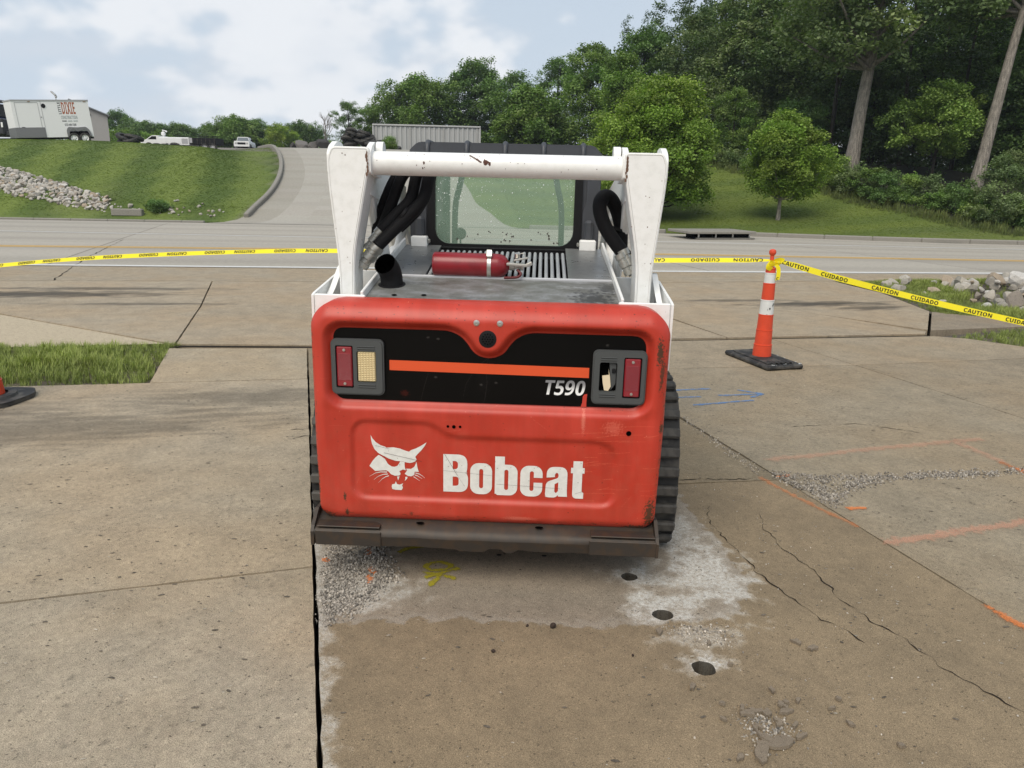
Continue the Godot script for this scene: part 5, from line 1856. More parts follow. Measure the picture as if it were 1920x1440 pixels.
func build_track(s: float) -> void:
	var prof := [[0.50, 0.026], [0.95, 0.022], [1.40, 0.022], [1.78, 0.026], [1.96, 0.10], [2.02, 0.24], [1.96, 0.40], [1.72, 0.52], [1.25, 0.64], [0.82, 0.735], [0.60, 0.745], [0.45, 0.70], [0.36, 0.58], [0.31, 0.43], [0.30, 0.26], [0.33, 0.11]]
	var pts := []
	var n := prof.size()
	for i in n:
		for k in 8:
			pts.append(Vector2(prof[i][0], prof[i][1]).cubic_interpolate(Vector2(prof[(i + 1) % n][0], prof[(i + 1) % n][1]), Vector2(prof[(i + n - 1) % n][0], prof[(i + n - 1) % n][1]), Vector2(prof[(i + 2) % n][0], prof[(i + 2) % n][1]), k / 8.0))
	var c := Vector2(1.1, 0.36)
	var x0 := 0.50
	var x1 := 0.835
	var st := mb()
	st.set_smooth_group(0)
	var m := pts.size()
	var nor := []
	for i in m:
		var t: Vector2 = (pts[(i + 1) % m] - pts[(i + m - 1) % m]).normalized()
		var nn := t.orthogonal()
		if nn.dot(pts[i] - c) < 0: nn = -nn
		nor.append(nn)
	for i in m:
		var j := (i + 1) % m
		var P := func(k: int, x: float, off: float) -> Vector3: return lp(s * x, pts[k].y + nor[k].y * off, pts[k].x + nor[k].x * off)
		for q in [[x0, 0.0, x1, 0.0, 1.0], [x0, -0.035, x1, -0.035, -1.0], [x1, 0.0, x1, -0.035, 1.0], [x0, -0.035, x0, 0.0, 1.0]]:
			st.set_smooth_group(int(q[0] * 100) + (1 if q[1] < 0 else 0) + int(q[2] * 1000))
			var a: Vector3 = P.call(i, q[0], q[1])
			var b: Vector3 = P.call(i, q[2], q[3])
			var b2: Vector3 = P.call(j, q[2], q[3])
			var a2: Vector3 = P.call(j, q[0], q[1])
			var want: Vector3
			if q[0] == q[2]: want = Vector3(s * (1.0 if q[0] > 0.6 else -1.0), 0, 0)
			else: want = lp(0, nor[i].y, nor[i].x) * q[4]
			if (b - a).cross(b2 - a).dot(want) < 0: quad(st, a2, b2, b, a)
			else: quad(st, a, b, b2, a2)
	var tr := put("rubber_track", fin(st), M.rubber, LO, "dusty black rubber track with staggered lugs")
	# lugs at even distances, staggered inside and outside
	var lengths := [0.0]
	for i in m: lengths.append(lengths[i] + pts[i].distance_to(pts[(i + 1) % m]))
	var total: float = lengths[m]
	var count := 50
	var lug := box_mesh(Vector3(0.150, 0.032, 0.046), 0.008)
	var lug2 := box_mesh(Vector3(0.168, 0.032, 0.044), 0.008)
	for k in count * 2:
		var at := fmod(total * (k * 0.5) / count, total)
		var i := 0
		while i < m - 1 and lengths[i + 1] < at: i += 1
		var f: float = (at - lengths[i]) / (lengths[i + 1] - lengths[i])
		var p: Vector2 = pts[i].lerp(pts[(i + 1) % m], f)
		var nn: Vector2 = nor[i].lerp(nor[(i + 1) % m], f).normalized()
		var y := lp(0, nn.y, nn.x)
		var x := Vector3(1, 0, 0)
		var z := x.cross(y)
		var outer := k % 2 == 0
		var o := put("lug", lug if outer else lug2, M.rubber, tr)
		o.transform = Transform3D(Basis(x, y, z), lp(s * (0.758 if outer else 0.592), p.y, p.x) + y * 0.014)
	if s < 0: tr.position.x = 0.022
	# wheels inside the loop
	for w in [[1.78, 0.22, 0.17], [0.58, 0.26, 0.20], [0.95, 0.13, 0.09], [1.17, 0.13, 0.09], [1.39, 0.13, 0.09], [0.72, 0.52, 0.17]]:
		st = mb()
		lathe(st, [[0, -0.11], [w[2] * 0.4, -0.11], [w[2] * 0.5, -0.09], [w[2] * 0.92, -0.10], [w[2], -0.085], [w[2], 0.085], [w[2] * 0.92, 0.10], [w[2] * 0.5, 0.09], [w[2] * 0.4, 0.11], [0, 0.11]], 24, Transform3D(Basis(Vector3(0, 0, 1), -PI / 2), lp(s * 0.668, w[1], w[0])))
		put("track_wheel", fin(st), M.dark, tr)
	put("track_frame", box_mesh(Vector3(0.14, 0.16, 1.1), 0.02, lp(s * 0.60, 0.26, 1.15)), M.dark, tr)


# ---------------------------------------------------------------- fire extinguisher
func build_extinguisher() -> void:
	var e := thing("fire_extinguisher", "dark red fire extinguisher lying across the grey engine hood", "fire extinguisher")
	e.transform = LO.transform * Transform3D(Basis(Vector3(0, 0, 1), -0.006), lp(-0.125, 1.2855, 0.475))
	var along := Basis(Vector3(0, 0, 1), -PI / 2)       # its own y runs to the right
	var st := mb()
	lathe(st, [[0, -0.156], [0.042, -0.156], [0.049, -0.152], [0.0515, -0.145], [0.0515, 0.128], [0.049, 0.146], [0.042, 0.160], [0.032, 0.170], [0.020, 0.176], [0.017, 0.186], [0, 0.186]], 40, Transform3D(along, Vector3.ZERO))
	put("cylinder", fin(st), M.extinguisher, e)
	st = mb()
	lathe(st, [[0.052, 0.084], [0.0535, 0.085], [0.0535, 0.101], [0.052, 0.102]], 40, Transform3D(along, Vector3.ZERO))
	var bd := put("band", fin(st), M.metal, e)
	st = mb()
	box(st, Vector3(0.093, 0.030, 0.047), Vector3(0.026, 0.034, 0.010), 0.003, Transform3D(Basis(Vector3(1, 0, 0), -0.5), Vector3(0, 0.006, 0.012)))
	put("buckle", fin(st), M.metal, bd)
	st = mb()
	lathe(st, [[0, 0.180], [0.019, 0.180], [0.019, 0.200], [0.014, 0.204], [0.014, 0.228], [0.018, 0.230], [0.018, 0.242], [0, 0.244]], 16, Transform3D(along, Vector3.ZERO))
	var vl := put("valve", fin(st), M.metal, e)
	st = mb()
	bar(st, Vector3(0.168, 0.012, 0.034), Vector3(0.262, 0.008, 0.040), 0.022, 0.012, 0.003)
	bar(st, Vector3(0.255, 0.008, 0.038), Vector3(0.280, 0.020, 0.036), 0.022, 0.016, 0.003)
	put("lever", fin(st), M.metal, vl)
	st = mb()
	bar(st, Vector3(0.200, 0.026, 0.012), Vector3(0.262, 0.040, 0.020), 0.020, 0.008, 0.002)
	tube(st, [Vector3(0.212, 0.03, -0.01), Vector3(0.212, 0.056, 0.0)], 0.010, 10)
	put("handle", fin(st), M.metal, vl)
	st = mb()
	var ring := []
	for k in 17: ring.append(Vector3(0.236 + cos(TAU * k / 16.0) * 0.013, 0.046 + sin(TAU * k / 16.0) * 0.013, 0.02))
	tube(st, ring, 0.002, 6, false)
	put("pull_ring", fin(st), M.metal, vl)
	st = mb()
	tube(st, smooth_path([Vector3(0.215, -0.012, 0.03), Vector3(0.232, -0.028, 0.04), Vector3(0.215, -0.043, 0.042), Vector3(0.16, -0.0465, 0.05)], 5), 0.006, 8)
	put("discharge_hose", fin(st), mat(0.10, 0.006, 0.008, 0.5), e)


# ---------------------------------------------------------------- posts and tape
func build_posts_and_tape() -> void:
	var at := Vector3(2.455, 0, -7.09)
	var p := thing("delineator_post", "orange and white tubular traffic post standing on a black rubber base", "traffic post", at)
	p.rotation.y = 0.28
	var st := mb()
	box(st, Vector3(0, 0.024, 0.02), Vector3(0.40, 0.044, 0.74), 0.014)
	box(st, Vector3(0, 0.052, 0.02), Vector3(0.30, 0.016, 0.60), 0.007)
	for k in 5: box(st, Vector3(-0.1 + k * 0.05, 0.061, 0.30), Vector3(0.02, 0.006, 0.12), 0.002)
	for s in [-1.0, 1.0]: box(st, Vector3(s * 0.12, 0.028, 0.385), Vector3(0.14, 0.040, 0.03), 0.012)
	put("base", fin(st), M.rubber, p)
	st = mb()
	for k in 16:    # scuffs of white paint on the near edges
		var x := rng.randf_range(-0.19, 0.19)
		var c := Vector2(x, rng.randf_range(0.30, 0.385)) if k < 9 else Vector2(0.19, rng.randf_range(-0.2, 0.38))
		flat_shape(st, [disc(c, rng.randf_range(0.004, 0.016), 7, rng.randf_range(0.3, 1.6))], [], 0.0, Transform3D(Basis(Vector3.RIGHT, -PI / 2) * Basis(Vector3.RIGHT, 0), Vector3(0, 0.0472, 0)) * Transform3D(Basis(Vector3(1, 0, 0), Vector3(0, -1, 0), Vector3(0, 0, 1)), Vector3.ZERO))
	put("paint_scuff", fin(st), M.reflective, p)
	# tube in stepped sections
	var secs := [[0.06, 0.176, 0.089, 0.083, "orange"], [0.176, 0.322, 0.080, 0.074, "orange"], [0.322, 0.470, 0.073, 0.067, "orange"], [0.470, 0.612, 0.0665, 0.0605, "reflective"], [0.612, 0.772, 0.0595, 0.0535, "orange"], [0.772, 0.870, 0.0525, 0.0485, "reflective"], [0.870, 0.915, 0.048, 0.044, "orange"]]
	for q in secs:
		st = mb()
		var lipr: float = q[2] + 0.003
		lathe(st, [[q[2], q[0]], [q[3] + 0.002, q[1] - 0.012], [q[3] + 0.004, q[1] - 0.010], [q[3] + 0.004, q[1] - 0.003], [q[3] - 0.003, q[1]]], 32)
		if q[4] == "reflective":
			var o := put("reflective_band", fin(st), M.reflective, p)
			if q[0] < 0.6:
				st = mb()
				flat_shape(st, [disc(Vector2(-0.01, 0.53), 0.008, 7, 1.3), disc(Vector2(0.025, 0.575), 0.006, 6, 1.0), disc(Vector2(0.02, 0.56), 0.005, 6, 2.0), disc(Vector2(-0.035, 0.52), 0.004, 6)], [], 0.066)
				put("scuff", fin(st), M.dark, o)
		else:
			put("tube", fin(st), M.orange, p)
	st = mb()
	lathe(st, [[0.041, 0.912], [0.024, 0.928], [0.019, 0.94], [0.018, 1.03], [0.030, 1.045], [0.034, 1.062], [0.028, 1.082], [0.012, 1.09], [0, 1.09]], 20)
	put("grip", fin(st), M.orange, p)
	# the post cut off by the left border
	var q2 := thing("traffic_cone", "orange traffic cone with a black rubber base cut off by the left border", "cone", Vector3(-3.94, 0, -5.30))
	st = mb()
	plate(st, [round_corners(V2([-0.26, -0.17, -0.16, -0.26, 0.16, -0.26, 0.26, -0.17, 0.29, 0.1, 0.20, 0.26, -0.2, 0.26, -0.28, 0.1]), [0.05, 0.05, 0.05, 0.05, 0.05, 0.05, 0.05, 0.05])], [], 0.004, 0.036, Transform3D(Basis(Vector3.RIGHT, -PI / 2), Vector3.ZERO))
	put("base", fin(st), M.rubber, q2)
	st = mb()
	lathe(st, [[0.20, 0.036], [0.19, 0.052], [0.135, 0.055]], 24)
	put("base_ring", fin(st), M.rubber, q2)
	for q in [[0.05, 0.16, 0.115, 0.104], [0.16, 0.30, 0.100, 0.090], [0.30, 0.44, 0.088, 0.078], [0.44, 0.60, 0.076, 0.064], [0.60, 0.74, 0.062, 0.052]]:
		st = mb()
		lathe(st, [[q[2], q[0]], [q[3] + 0.002, q[1] - 0.012], [q[3] + 0.005, q[1] - 0.010], [q[3] + 0.005, q[1] - 0.003], [q[3] - 0.003, q[1]]], 28)
		put("tube", fin(st), M.orange if q[0] != 0.44 else M.reflective, q2)
	# caution tape: one run behind the loader, one run to the right
	var run_l := [[2.46, 0.985, -7.09], [1.93, 0.965, -7.22], [1.36, 0.940, -7.38], [0.3, 0.92, -7.65], [-0.9, 0.915, -7.96], [-2.03, 0.90, -8.26], [-3.3, 0.835, -8.59], [-4.6, 0.74, -8.93], [-5.6, 0.65, -9.18], [-6.56, 0.54, -9.435], [-8.0, 0.36, -9.8], [-9.6, 0.10, -10.2]]
	var run_r := [[2.47, 0.985, -7.09], [2.62, 0.955, -7.09], [3.1, 0.83, -7.095], [3.79, 0.67, -7.10], [4.35, 0.55, -7.06], [4.91, 0.44, -7.0], [5.6, 0.30, -6.95], [6.6, 0.10, -6.9]]
	tape_run(run_l, -0.72, true, "yellow caution tape stretched behind the loader from the left border to the post")
	tape_run(run_r, -0.15, false, "yellow caution tape running from the post down to the right border")
	# the knot round the grip with its loose ends
	var k := thing("tape_knot", "knotted yellow tape with loose ends round the top of the orange post", "tape")
	var c := at + Vector3(0, 0.955, 0)
	for e in [[[0.0, 0.03, 0.03], [0.05, 0.045, 0.04], [0.09, 0.03, 0.05], [0.06, -0.005, 0.05], [0.01, 0.0, 0.045]], [[0.0, 0.0, 0.045], [-0.04, 0.02, 0.05], [-0.05, -0.03, 0.05], [-0.01, -0.05, 0.05]], [[0.01, 0.0, 0.045], [0.045, -0.03, 0.06], [0.055, -0.09, 0.065], [0.05, -0.15, 0.065]], [[-0.03, 0.02, 0.02], [-0.035, 0.0, 0.045], [0.0, -0.01, 0.05], [0.035, 0.0, 0.045], [0.035, 0.02, 0.0]]]:
		var pts := []
		for v in e: pts.append(c + Vector3(v[0], v[1], v[2]))
		pts = smooth_path(pts, 5)
		var s2 := mb()
		s2.set_smooth_group(0)
		for i in pts.size() - 1:
			var w0 := Vector3(0.012, 0.016, 0.008)
			if e[3][1] < -0.1: w0 = Vector3(0.017, 0.004, 0.006)
			quad(s2, pts[i] - w0, pts[i] + w0, pts[i + 1] + w0, pts[i + 1] - w0)
		put("loop", fin(s2), M.tape, k)
	st = mb()
	text_into(st, "C", Transform3D(Basis(), c + Vector3(0.038, -0.150, 0.0675)), 0.022, 0.028)
	put("lettering", st.commit(), M.print_black, k)


func tape_run(flat: Array, tilt: float, flip: bool, label: String) -> void:
	var pts := []
	for q in flat: pts.append(Vector3(q[0], q[1], q[2]))
	pts = smooth_path(pts, 12)
	var st := mb()
	st.set_smooth_group(0)
	var ups := []
	for i in pts.size():
		var t: Vector3 = (pts[mini(i + 1, pts.size() - 1)] - pts[maxi(i - 1, 0)]).normalized()
		var side := t.cross(Vector3.UP).normalized()
		if side.z < 0: side = -side             # towards the viewer
		var up := side.cross(t).normalized()
		if up.y < 0: up = -up
		var a := tilt + n1.get_noise_1d(pts[i].x * 0.35) * 0.25
		# pinched where it is tied
		var w := 0.0285 * clampf(0.35 + pts[i].distance_to(pts[0]) * 3.0, 0.35, 1.0)
		ups.append([(up * cos(a) + side * sin(a)).normalized(), w, (side * cos(a) - up * sin(a)).normalized(), t])
	for i in pts.size() - 1:
		quad(st, pts[i] - ups[i][0] * ups[i][1], pts[i + 1] - ups[i + 1][0] * ups[i + 1][1], pts[i + 1] + ups[i + 1][0] * ups[i + 1][1], pts[i] + ups[i][0] * ups[i][1])
	var tp := put("caution_tape", fin(st), M.tape, self)
	tag(tp, label, "tape")
	# printed words along the run
	var words := ["CAUTION", "CUIDADO"]
	var n := 0
	var dist := 0.0
	var next := 0.22
	st = mb()
	for i in pts.size() - 1:
		var L: float = pts[i].distance_to(pts[i + 1])
		while next < dist + L:
			var f := (next - dist) / L
			# the word lies along the tape at its own middle
			var o: Vector3 = pts[i].lerp(pts[i + 1], f)
			var t: Vector3 = ups[i][3].lerp(ups[i + 1][3], f).normalized()
			var up: Vector3 = ups[i][0].lerp(ups[i + 1][0], f).normalized()
			var nn: Vector3 = ups[i][2].lerp(ups[i + 1][2], f).normalized()
			var x := t
			if x.x < 0: x = -x
			var wl := 0.27
			o -= x * wl * 0.5
			var b: Basis
			var org: Vector3
			if flip:
				b = Basis(-x, -up, nn)
				org = o + x * wl + up * 0.020 + nn * 0.004
			else:
				b = Basis(x, up, nn)
				org = o - up * 0.020 + nn * 0.004
			text_into(st, words[n % 2], Transform3D(b, org), wl, 0.037)
			n += 1
			next += 0.40 if n % 2 == 1 else 0.52
		dist += L
	put("lettering", st.commit(), M.print_black, tp)


# ---------------------------------------------------------------- spray paint on the ground
func spray(label: String, strokes: Array, col: Color, width: float, strength: float, fuzz: float, seed_: int) -> void:
	var lo := Vector2(1e9, 1e9)
	var hi := -lo
	var lines := []
	for s in strokes:
		var l := V2(s)
		lines.append(l)
		for p in l:
			lo = lo.min(p); hi = hi.max(p)
	var pad := width * 2.2
	lo -= Vector2(pad, pad)
	hi += Vector2(pad, pad)
	var sz := hi - lo
	var px := clampf(maxf(sz.x, sz.y) / 420.0, 0.0022, 0.02)
	var W := maxi(8, int(sz.x / px))
	var Hh := maxi(8, int(sz.y / px))
	var r := RandomNumberGenerator.new()
	r.seed = seed_
	var im := Image.create(W, Hh, false, Image.FORMAT_RGBA8)
	for y in Hh:
		for x in W:
			var p := lo + Vector2((x + 0.5) / W * sz.x, (y + 0.5) / Hh * sz.y)
			var d := 1e9
			for l in lines: d = minf(d, dist_path(p, l))
			var a := 0.0
			if d < width * 2.0:
				var e := 1.0 - d / width + n1.get_noise_2d(p.x * 14.0 + seed_, p.y * 14.0) * fuzz + n2.get_noise_2d(p.x * 60.0, p.y * 60.0) * fuzz * 0.7
				a = clampf(sstep(-0.15, 0.65, e) * strength * (1.0 + r.randf_range(-0.35, 0.25)), 0, 1)
			im.set_pixel(x, y, Color(col.r, col.g, col.b, a))
	var m := StandardMaterial3D.new()
	m.albedo_texture = ImageTexture.create_from_image(im)
	m.transparency = BaseMaterial3D.TRANSPARENCY_ALPHA
	m.roughness = 0.9
	m.texture_repeat = false
	var st := mb()
	st.set_normal(Vector3.UP)
	var c := [Vector3(lo.x, 0.004, lo.y), Vector3(hi.x, 0.004, lo.y), Vector3(hi.x, 0.004, hi.y), Vector3(lo.x, 0.004, hi.y)]
	var u := [Vector2(0, 0), Vector2(1, 0), Vector2(1, 1), Vector2(0, 1)]
	for i in [0, 1, 2, 0, 2, 3]:
		st.set_normal(Vector3.UP)
		st.set_uv(u[i])
		st.add_vertex(c[i])
	tag(put("paint_mark", st.commit(), m), label, "paint mark")

func build_paint_marks() -> void:
	var blue := Color(0.32, 0.51, 0.72)
	var org := Color(0.86, 0.50, 0.26)
	var pale := Color(0.84, 0.62, 0.51)
	var yel := Color(0.60, 0.56, 0.10)
	spray("blue sprayed arrow and dashes on the concrete right of the loader", [[1.24, -5.90, 1.45, -5.95, 1.66, -5.99], [1.36, -5.71, 1.52, -5.735], [1.43, -5.50, 1.65, -5.57, 1.92, -5.66], [1.70, -5.79, 1.88, -5.82, 2.07, -5.86], [1.91, -5.96, 2.07, -5.86, 1.95, -5.76]], blue, 0.020, 0.6, 0.8, 1)
	spray("faded pink-orange sprayed line beyond the gravel patch, bent at its right end", [[1.62, -4.32, 2.3, -4.53, 3.01, -4.74, 3.22, -4.79], [3.0, -4.74, 3.05, -4.55, 3.09, -4.36]], pale, 0.034, 0.28, 1.0, 2)
	spray("short orange sprayed dash at the right border above the gravel patch", [[3.08, -4.34, 3.10, -4.25, 3.14, -4.10, 3.2, -3.95]], org, 0.026, 0.6, 0.8, 3)
	spray("orange sprayed line along the joint in front of the gravel patch", [[1.46, -4.02, 1.58, -3.72, 1.74, -3.40]], org, 0.018, 0.34, 1.0, 4)
	spray("wide pink-orange sprayed line near the right border", [[1.83, -3.225, 2.2, -3.34, 2.62, -3.47, 2.9, -3.55]], pale, 0.036, 0.42, 0.9, 5)
	spray("orange sprayed dash at the right border beside the lower joint", [[1.955, -2.66, 2.00, -2.54, 2.04, -2.42]], org, 0.022, 0.65, 0.8, 6)
	spray("small orange dab in the gravel beside the tuft of weeds", [[1.80, -3.60, 1.88, -3.62]], org, 0.020, 0.7, 0.8, 7)
	spray("thin orange dab at the head of the gravel patch", [[1.57, -4.04, 1.64, -4.06]], org, 0.014, 0.8, 0.5, 8)
	spray("yellow sprayed letters on the grey concrete below the bumper", [[-0.345, -2.945, -0.37, -2.91, -0.34, -2.88, -0.27, -2.895, -0.25, -2.93, -0.30, -2.955, -0.345, -2.945], [-0.225, -2.90, -0.29, -2.86, -0.35, -2.82], [-0.36, -2.86, -0.29, -2.845, -0.235, -2.815], [-0.29, -2.85, -0.315, -2.79, -0.325, -2.76], [-0.50, -3.045, -0.455, -3.08, -0.40, -3.095], [-0.455, -3.08, -0.43, -3.12]], yel, 0.0145, 0.9, 0.7, 9)
	spray("orange dabs on the broken concrete beside the long joint", [[-0.645, -3.06, -0.64, -3.02], [-0.60, -2.88, -0.575, -2.85], [-0.59, -2.82, -0.585, -2.77], [-0.82, -2.96, -0.80, -2.95]], org, 0.016, 0.7, 1.0, 10)


# ---------------------------------------------------------------- stones and rubble
func rock(seed_: int, squash: float, tint: Color, cuts := 9, sub := 1) -> ArrayMesh:  # an angular stone about 1 across
	var r := RandomNumberGenerator.new()
	r.seed = seed_
	var t := (1.0 + sqrt(5.0)) / 2.0
	var v: Array[Vector3] = [Vector3(-1, t, 0), Vector3(1, t, 0), Vector3(-1, -t, 0), Vector3(1, -t, 0), Vector3(0, -1, t), Vector3(0, 1, t), Vector3(0, -1, -t), Vector3(0, 1, -t), Vector3(t, 0, -1), Vector3(t, 0, 1), Vector3(-t, 0, -1), Vector3(-t, 0, 1)]
	var f := [[0, 11, 5], [0, 5, 1], [0, 1, 7], [0, 7, 10], [0, 10, 11], [1, 5, 9], [5, 11, 4], [11, 10, 2], [10, 7, 6], [7, 1, 8], [3, 9, 4], [3, 4, 2], [3, 2, 6], [3, 6, 8], [3, 8, 9], [4, 9, 5], [2, 4, 11], [6, 2, 10], [8, 6, 7], [9, 8, 1]]
	var faces := []
	for q in f: faces.append([v[q[0]].normalized(), v[q[1]].normalized(), v[q[2]].normalized()])
	for s in sub:
		var nf := []
		for q in faces:
			var a: Vector3 = ((q[0] + q[1]) * 0.5).normalized()
			var b: Vector3 = ((q[1] + q[2]) * 0.5).normalized()
			var c: Vector3 = ((q[2] + q[0]) * 0.5).normalized()
			nf.append_array([[q[0], a, c], [a, q[1], b], [c, b, q[2]], [a, b, c]])
		faces = nf
	var pl := []
	for k in cuts: pl.append([Vector3(r.randfn(), r.randfn(), r.randfn()).normalized(), r.randf_range(0.36, 0.74)])
	var sc := Vector3(r.randf_range(0.8, 1.2), squash * r.randf_range(0.85, 1.15), r.randf_range(0.6, 1.0)) * 0.62
	var st := mb()
	st.set_smooth_group(-1)
	st.set_color(tint)
	for q in faces:
		var p: Array[Vector3] = []
		for w in q:
			var x: Vector3 = w
			for g in pl:
				var dd: float = x.dot(g[0]) - g[1]
				if dd > 0: x -= g[0] * dd
			p.append(x * sc)
		tri_out(st, p[0], p[1], p[2], Vector3.ZERO, Transform3D())
	return fin(st)

func scatter(called: String, label: String, mesh: Mesh, m: Material, xfs: Array, cols: Array, parent: Node = null) -> MultiMeshInstance3D:
	var mm := MultiMesh.new()
	mm.transform_format = MultiMesh.TRANSFORM_3D
	mm.use_colors = not cols.is_empty()
	mm.mesh = mesh
	mm.instance_count = xfs.size()
	for i in xfs.size():
		mm.set_instance_transform(i, xfs[i])
		if cols: mm.set_instance_color(i, cols[i])
	var o := MultiMeshInstance3D.new()
	o.multimesh = mm
	o.material_override = m
	var p: Node = parent if parent else self
	o.name = numbered(p, called)
	if label: o.set_meta("label", label)
	o.set_meta("kind", "stuff")
	p.add_child(o, true)
	return o

func rnd_basis(s: float, r: RandomNumberGenerator) -> Basis:
	return Basis.from_euler(Vector3(r.randf() * TAU, r.randf() * TAU, r.randf() * TAU)).scaled(Vector3.ONE * s)

func build_debris() -> void:
	var r := RandomNumberGenerator.new()
	r.seed = 303
	var bits := rock(5, 0.7, Color.WHITE, 7, 0)
	# crumbled concrete: [polygon, count, smallest, largest, tones]
	var fields := [
		["crushed_gravel", "patch of crushed pale gravel in the broken joint to the right", [1.50, -4.16, 1.58, -3.86, 1.70, -3.58, 1.80, -3.62, 1.93, -3.80, 2.2, -3.98, 2.72, -4.04, 3.35, -4.22, 3.3, -4.30, 2.6, -4.20, 1.95, -4.10], 5200, 0.0025, 0.013, 0.30, 0.25],
		["broken_concrete", "rough grey broken concrete beside the long joint under the bumper", [-0.93, -3.25, -0.62, -3.25, -0.50, -2.97, -0.43, -2.82, -0.52, -2.63, -0.60, -2.50, -0.715, -2.40, -0.80, -2.72], 7500, 0.0025, 0.012, 0.33, 0.2],
		["joint_crumbs", "loose crumbs along the slanting joint right of the track", [1.18, -5.35, 1.27, -5.35, 1.52, -4.2, 1.47, -4.0, 1.40, -4.2], 420, 0.003, 0.010, 0.40, 0.2],
		["hole_crumbs", "pale crumbs of drilled concrete round the holes", [0.56, -2.50, 0.72, -2.55, 0.90, -2.50, 0.86, -2.36, 0.74, -2.33, 0.60, -2.42], 420, 0.0025, 0.009, 0.42, 0.2],
		["loose_crumbs", "small concrete crumbs spread over the pavement right of the holes", [0.5, -1.6, 0.7, -3.4, 1.1, -4.3, 1.6, -3.4, 2.2, -2.4, 2.0, -1.6], 420, 0.0025, 0.008, 0.36, 0.2],
		["chip_crumbs", "heap of flaked concrete crumbs at the lower right", [0.74, -2.06, 0.92, -2.04, 0.93, -1.86, 0.80, -1.80, 0.72, -1.90], 460, 0.0025, 0.010, 0.34, 0.2]]
	for q in fields:
		var poly := V2(q[2])
		var lo := Vector2(1e9, 1e9)
		var hi := -lo
		for p in poly: lo = lo.min(p); hi = hi.max(p)
		var xfs := []
		var cols := []
		while xfs.size() < q[3]:
			var p := Vector2(r.randf_range(lo.x, hi.x), r.randf_range(lo.y, hi.y))
			var d := sd_poly(p, poly)
			if d > 0.0 or r.randf() > sstep(-0.01, -0.09, d) * 0.9 + 0.1: continue
			if n1.get_noise_2d(p.x * 5.0, p.y * 5.0) < -0.18 and r.randf() < 0.8: continue
			var s := lerpf(q[4], q[5], pow(r.randf(), 2.6)) * 1.3
			xfs.append(Transform3D(rnd_basis(s, r), Vector3(p.x, s * 0.2, p.y)))
			var v: float = q[6] * (1.0 + r.randf_range(-0.65, 0.5)) if r.randf() < 0.8 else q[6] * r.randf_range(1.4, 2.0)
			cols.append(Color(v, v * 0.90, v * 0.77))
		scatter(q[0], q[1], bits, M.stone, xfs, cols)
	# shallow pits and pale aggregate in the worn surface
	for q in [["surface_pits", "shallow dark pits worn into the concrete", 2200, Color(0.14, 0.116, 0.088), 0.0020, 0.0068], ["pale_aggregate", "pale aggregate grains showing in the concrete", 1500, Color(0.44, 0.39, 0.31), 0.0018, 0.0048]]:
		var xfs := []
		var cols := []
		while xfs.size() < q[2]:
			var z := -1.2 - pow(r.randf(), 0.7) * 6.0
			var x := r.randf_range(-1.1, 1.0) * -z * 0.9
			if x > xL(z) and x < xL(z) + 1.9 and z < -2.6: continue
			if (x < -3.2 and z < -5.5) or absf(x - xL(z)) < 0.035 or absf(x - xR(z)) < 0.02: continue
			if x > xL(z) and x < xR(z) and r.randf() < 0.45: continue
			var s := lerpf(q[4], q[5], pow(r.randf(), 3.0))
			xfs.append(Transform3D(Basis(Vector3.UP, r.randf_range(-0.5, 0.5)) * Basis.from_scale(Vector3(s * r.randf_range(1.0, 2.4), 1.0, s)), Vector3(x, 0.0022, z)))
			var v := r.randf_range(0.7, 1.3)
			cols.append(Color(q[3].r * v, q[3].g * v, q[3].b * v))
		var pst := mb()
		flat_shape(pst, [V2([1, 0.1, 0.5, 0.75, -0.2, 0.9, -0.95, 0.4, -0.8, -0.5, 0.1, -0.85, 0.8, -0.5])], [], 0.0, Transform3D(Basis(Vector3.RIGHT, -PI / 2), Vector3.ZERO))
		scatter(q[0], q[1], fin(pst), M.stone, xfs, cols)
	# flat chips and clods one can pick out
	var chips := [[0.825, -1.875, 0.050, 0.034, 0.3], [0.765, -1.835, 0.042, 0.020, 1.1], [0.905, -1.905, 0.022, 0.010, 0.5], [0.795, -1.895, 0.034, 0.012, 2.2], [0.775, -2.005, 0.024, 0.015, 0.2], [0.835, -2.005, 0.020, 0.013, 1.7], [0.900, -2.015, 0.024, 0.010, 0.2], [0.575, -2.445, 0.020, 0.014, 0.7], [1.075, -2.40, 0.020, 0.013, 2.4], [1.12, -2.36, 0.022, 0.011, 0.4]]
	for k in 26:
		var c := Vector2(r.randf_range(0.55, 1.25), r.randf_range(-2.45, -1.85))
		if r.randf() < 0.5: c = Vector2(0.83, -2.0) + Vector2(r.randfn() * 0.09, r.randfn() * 0.10)
		chips.append([c.x, c.y, r.randf_range(0.008, 0.017), r.randf_range(0.005, 0.010), r.randf() * 3.0])
	for q in chips:
		var pts := PackedVector2Array()
		for k in 11:
			var a := TAU * k / 11.0
			var rr := 1.0 + n1.get_noise_2d(cos(a) * 1.4 + q[0] * 40.0, sin(a) * 1.4 + q[1] * 30.0) * 0.9
			pts.append(Vector2(cos(a) * q[2] * rr, sin(a) * q[3] * rr))
		var st := mb()
		plate(st, [pts], [], 0.0, 0.010, Transform3D(Basis(Vector3.RIGHT, -PI / 2), Vector3.ZERO))
		var o := put("concrete_chip", fin(st), mat(0.27, 0.218, 0.158, 0.95), self)
		grain(o.material_override, M.grain_tex, 0.7)
		o.transform = Transform3D(Basis(Vector3.UP, q[4]) * Basis(Vector3.RIGHT, r.randf_range(-0.12, 0.12)), Vector3(q[0], 0.002, q[1]))
		tag(o, "flat flake of grey concrete lying among the crumbs on the pavement", "concrete chip", "flaked concrete chips right of the holes")
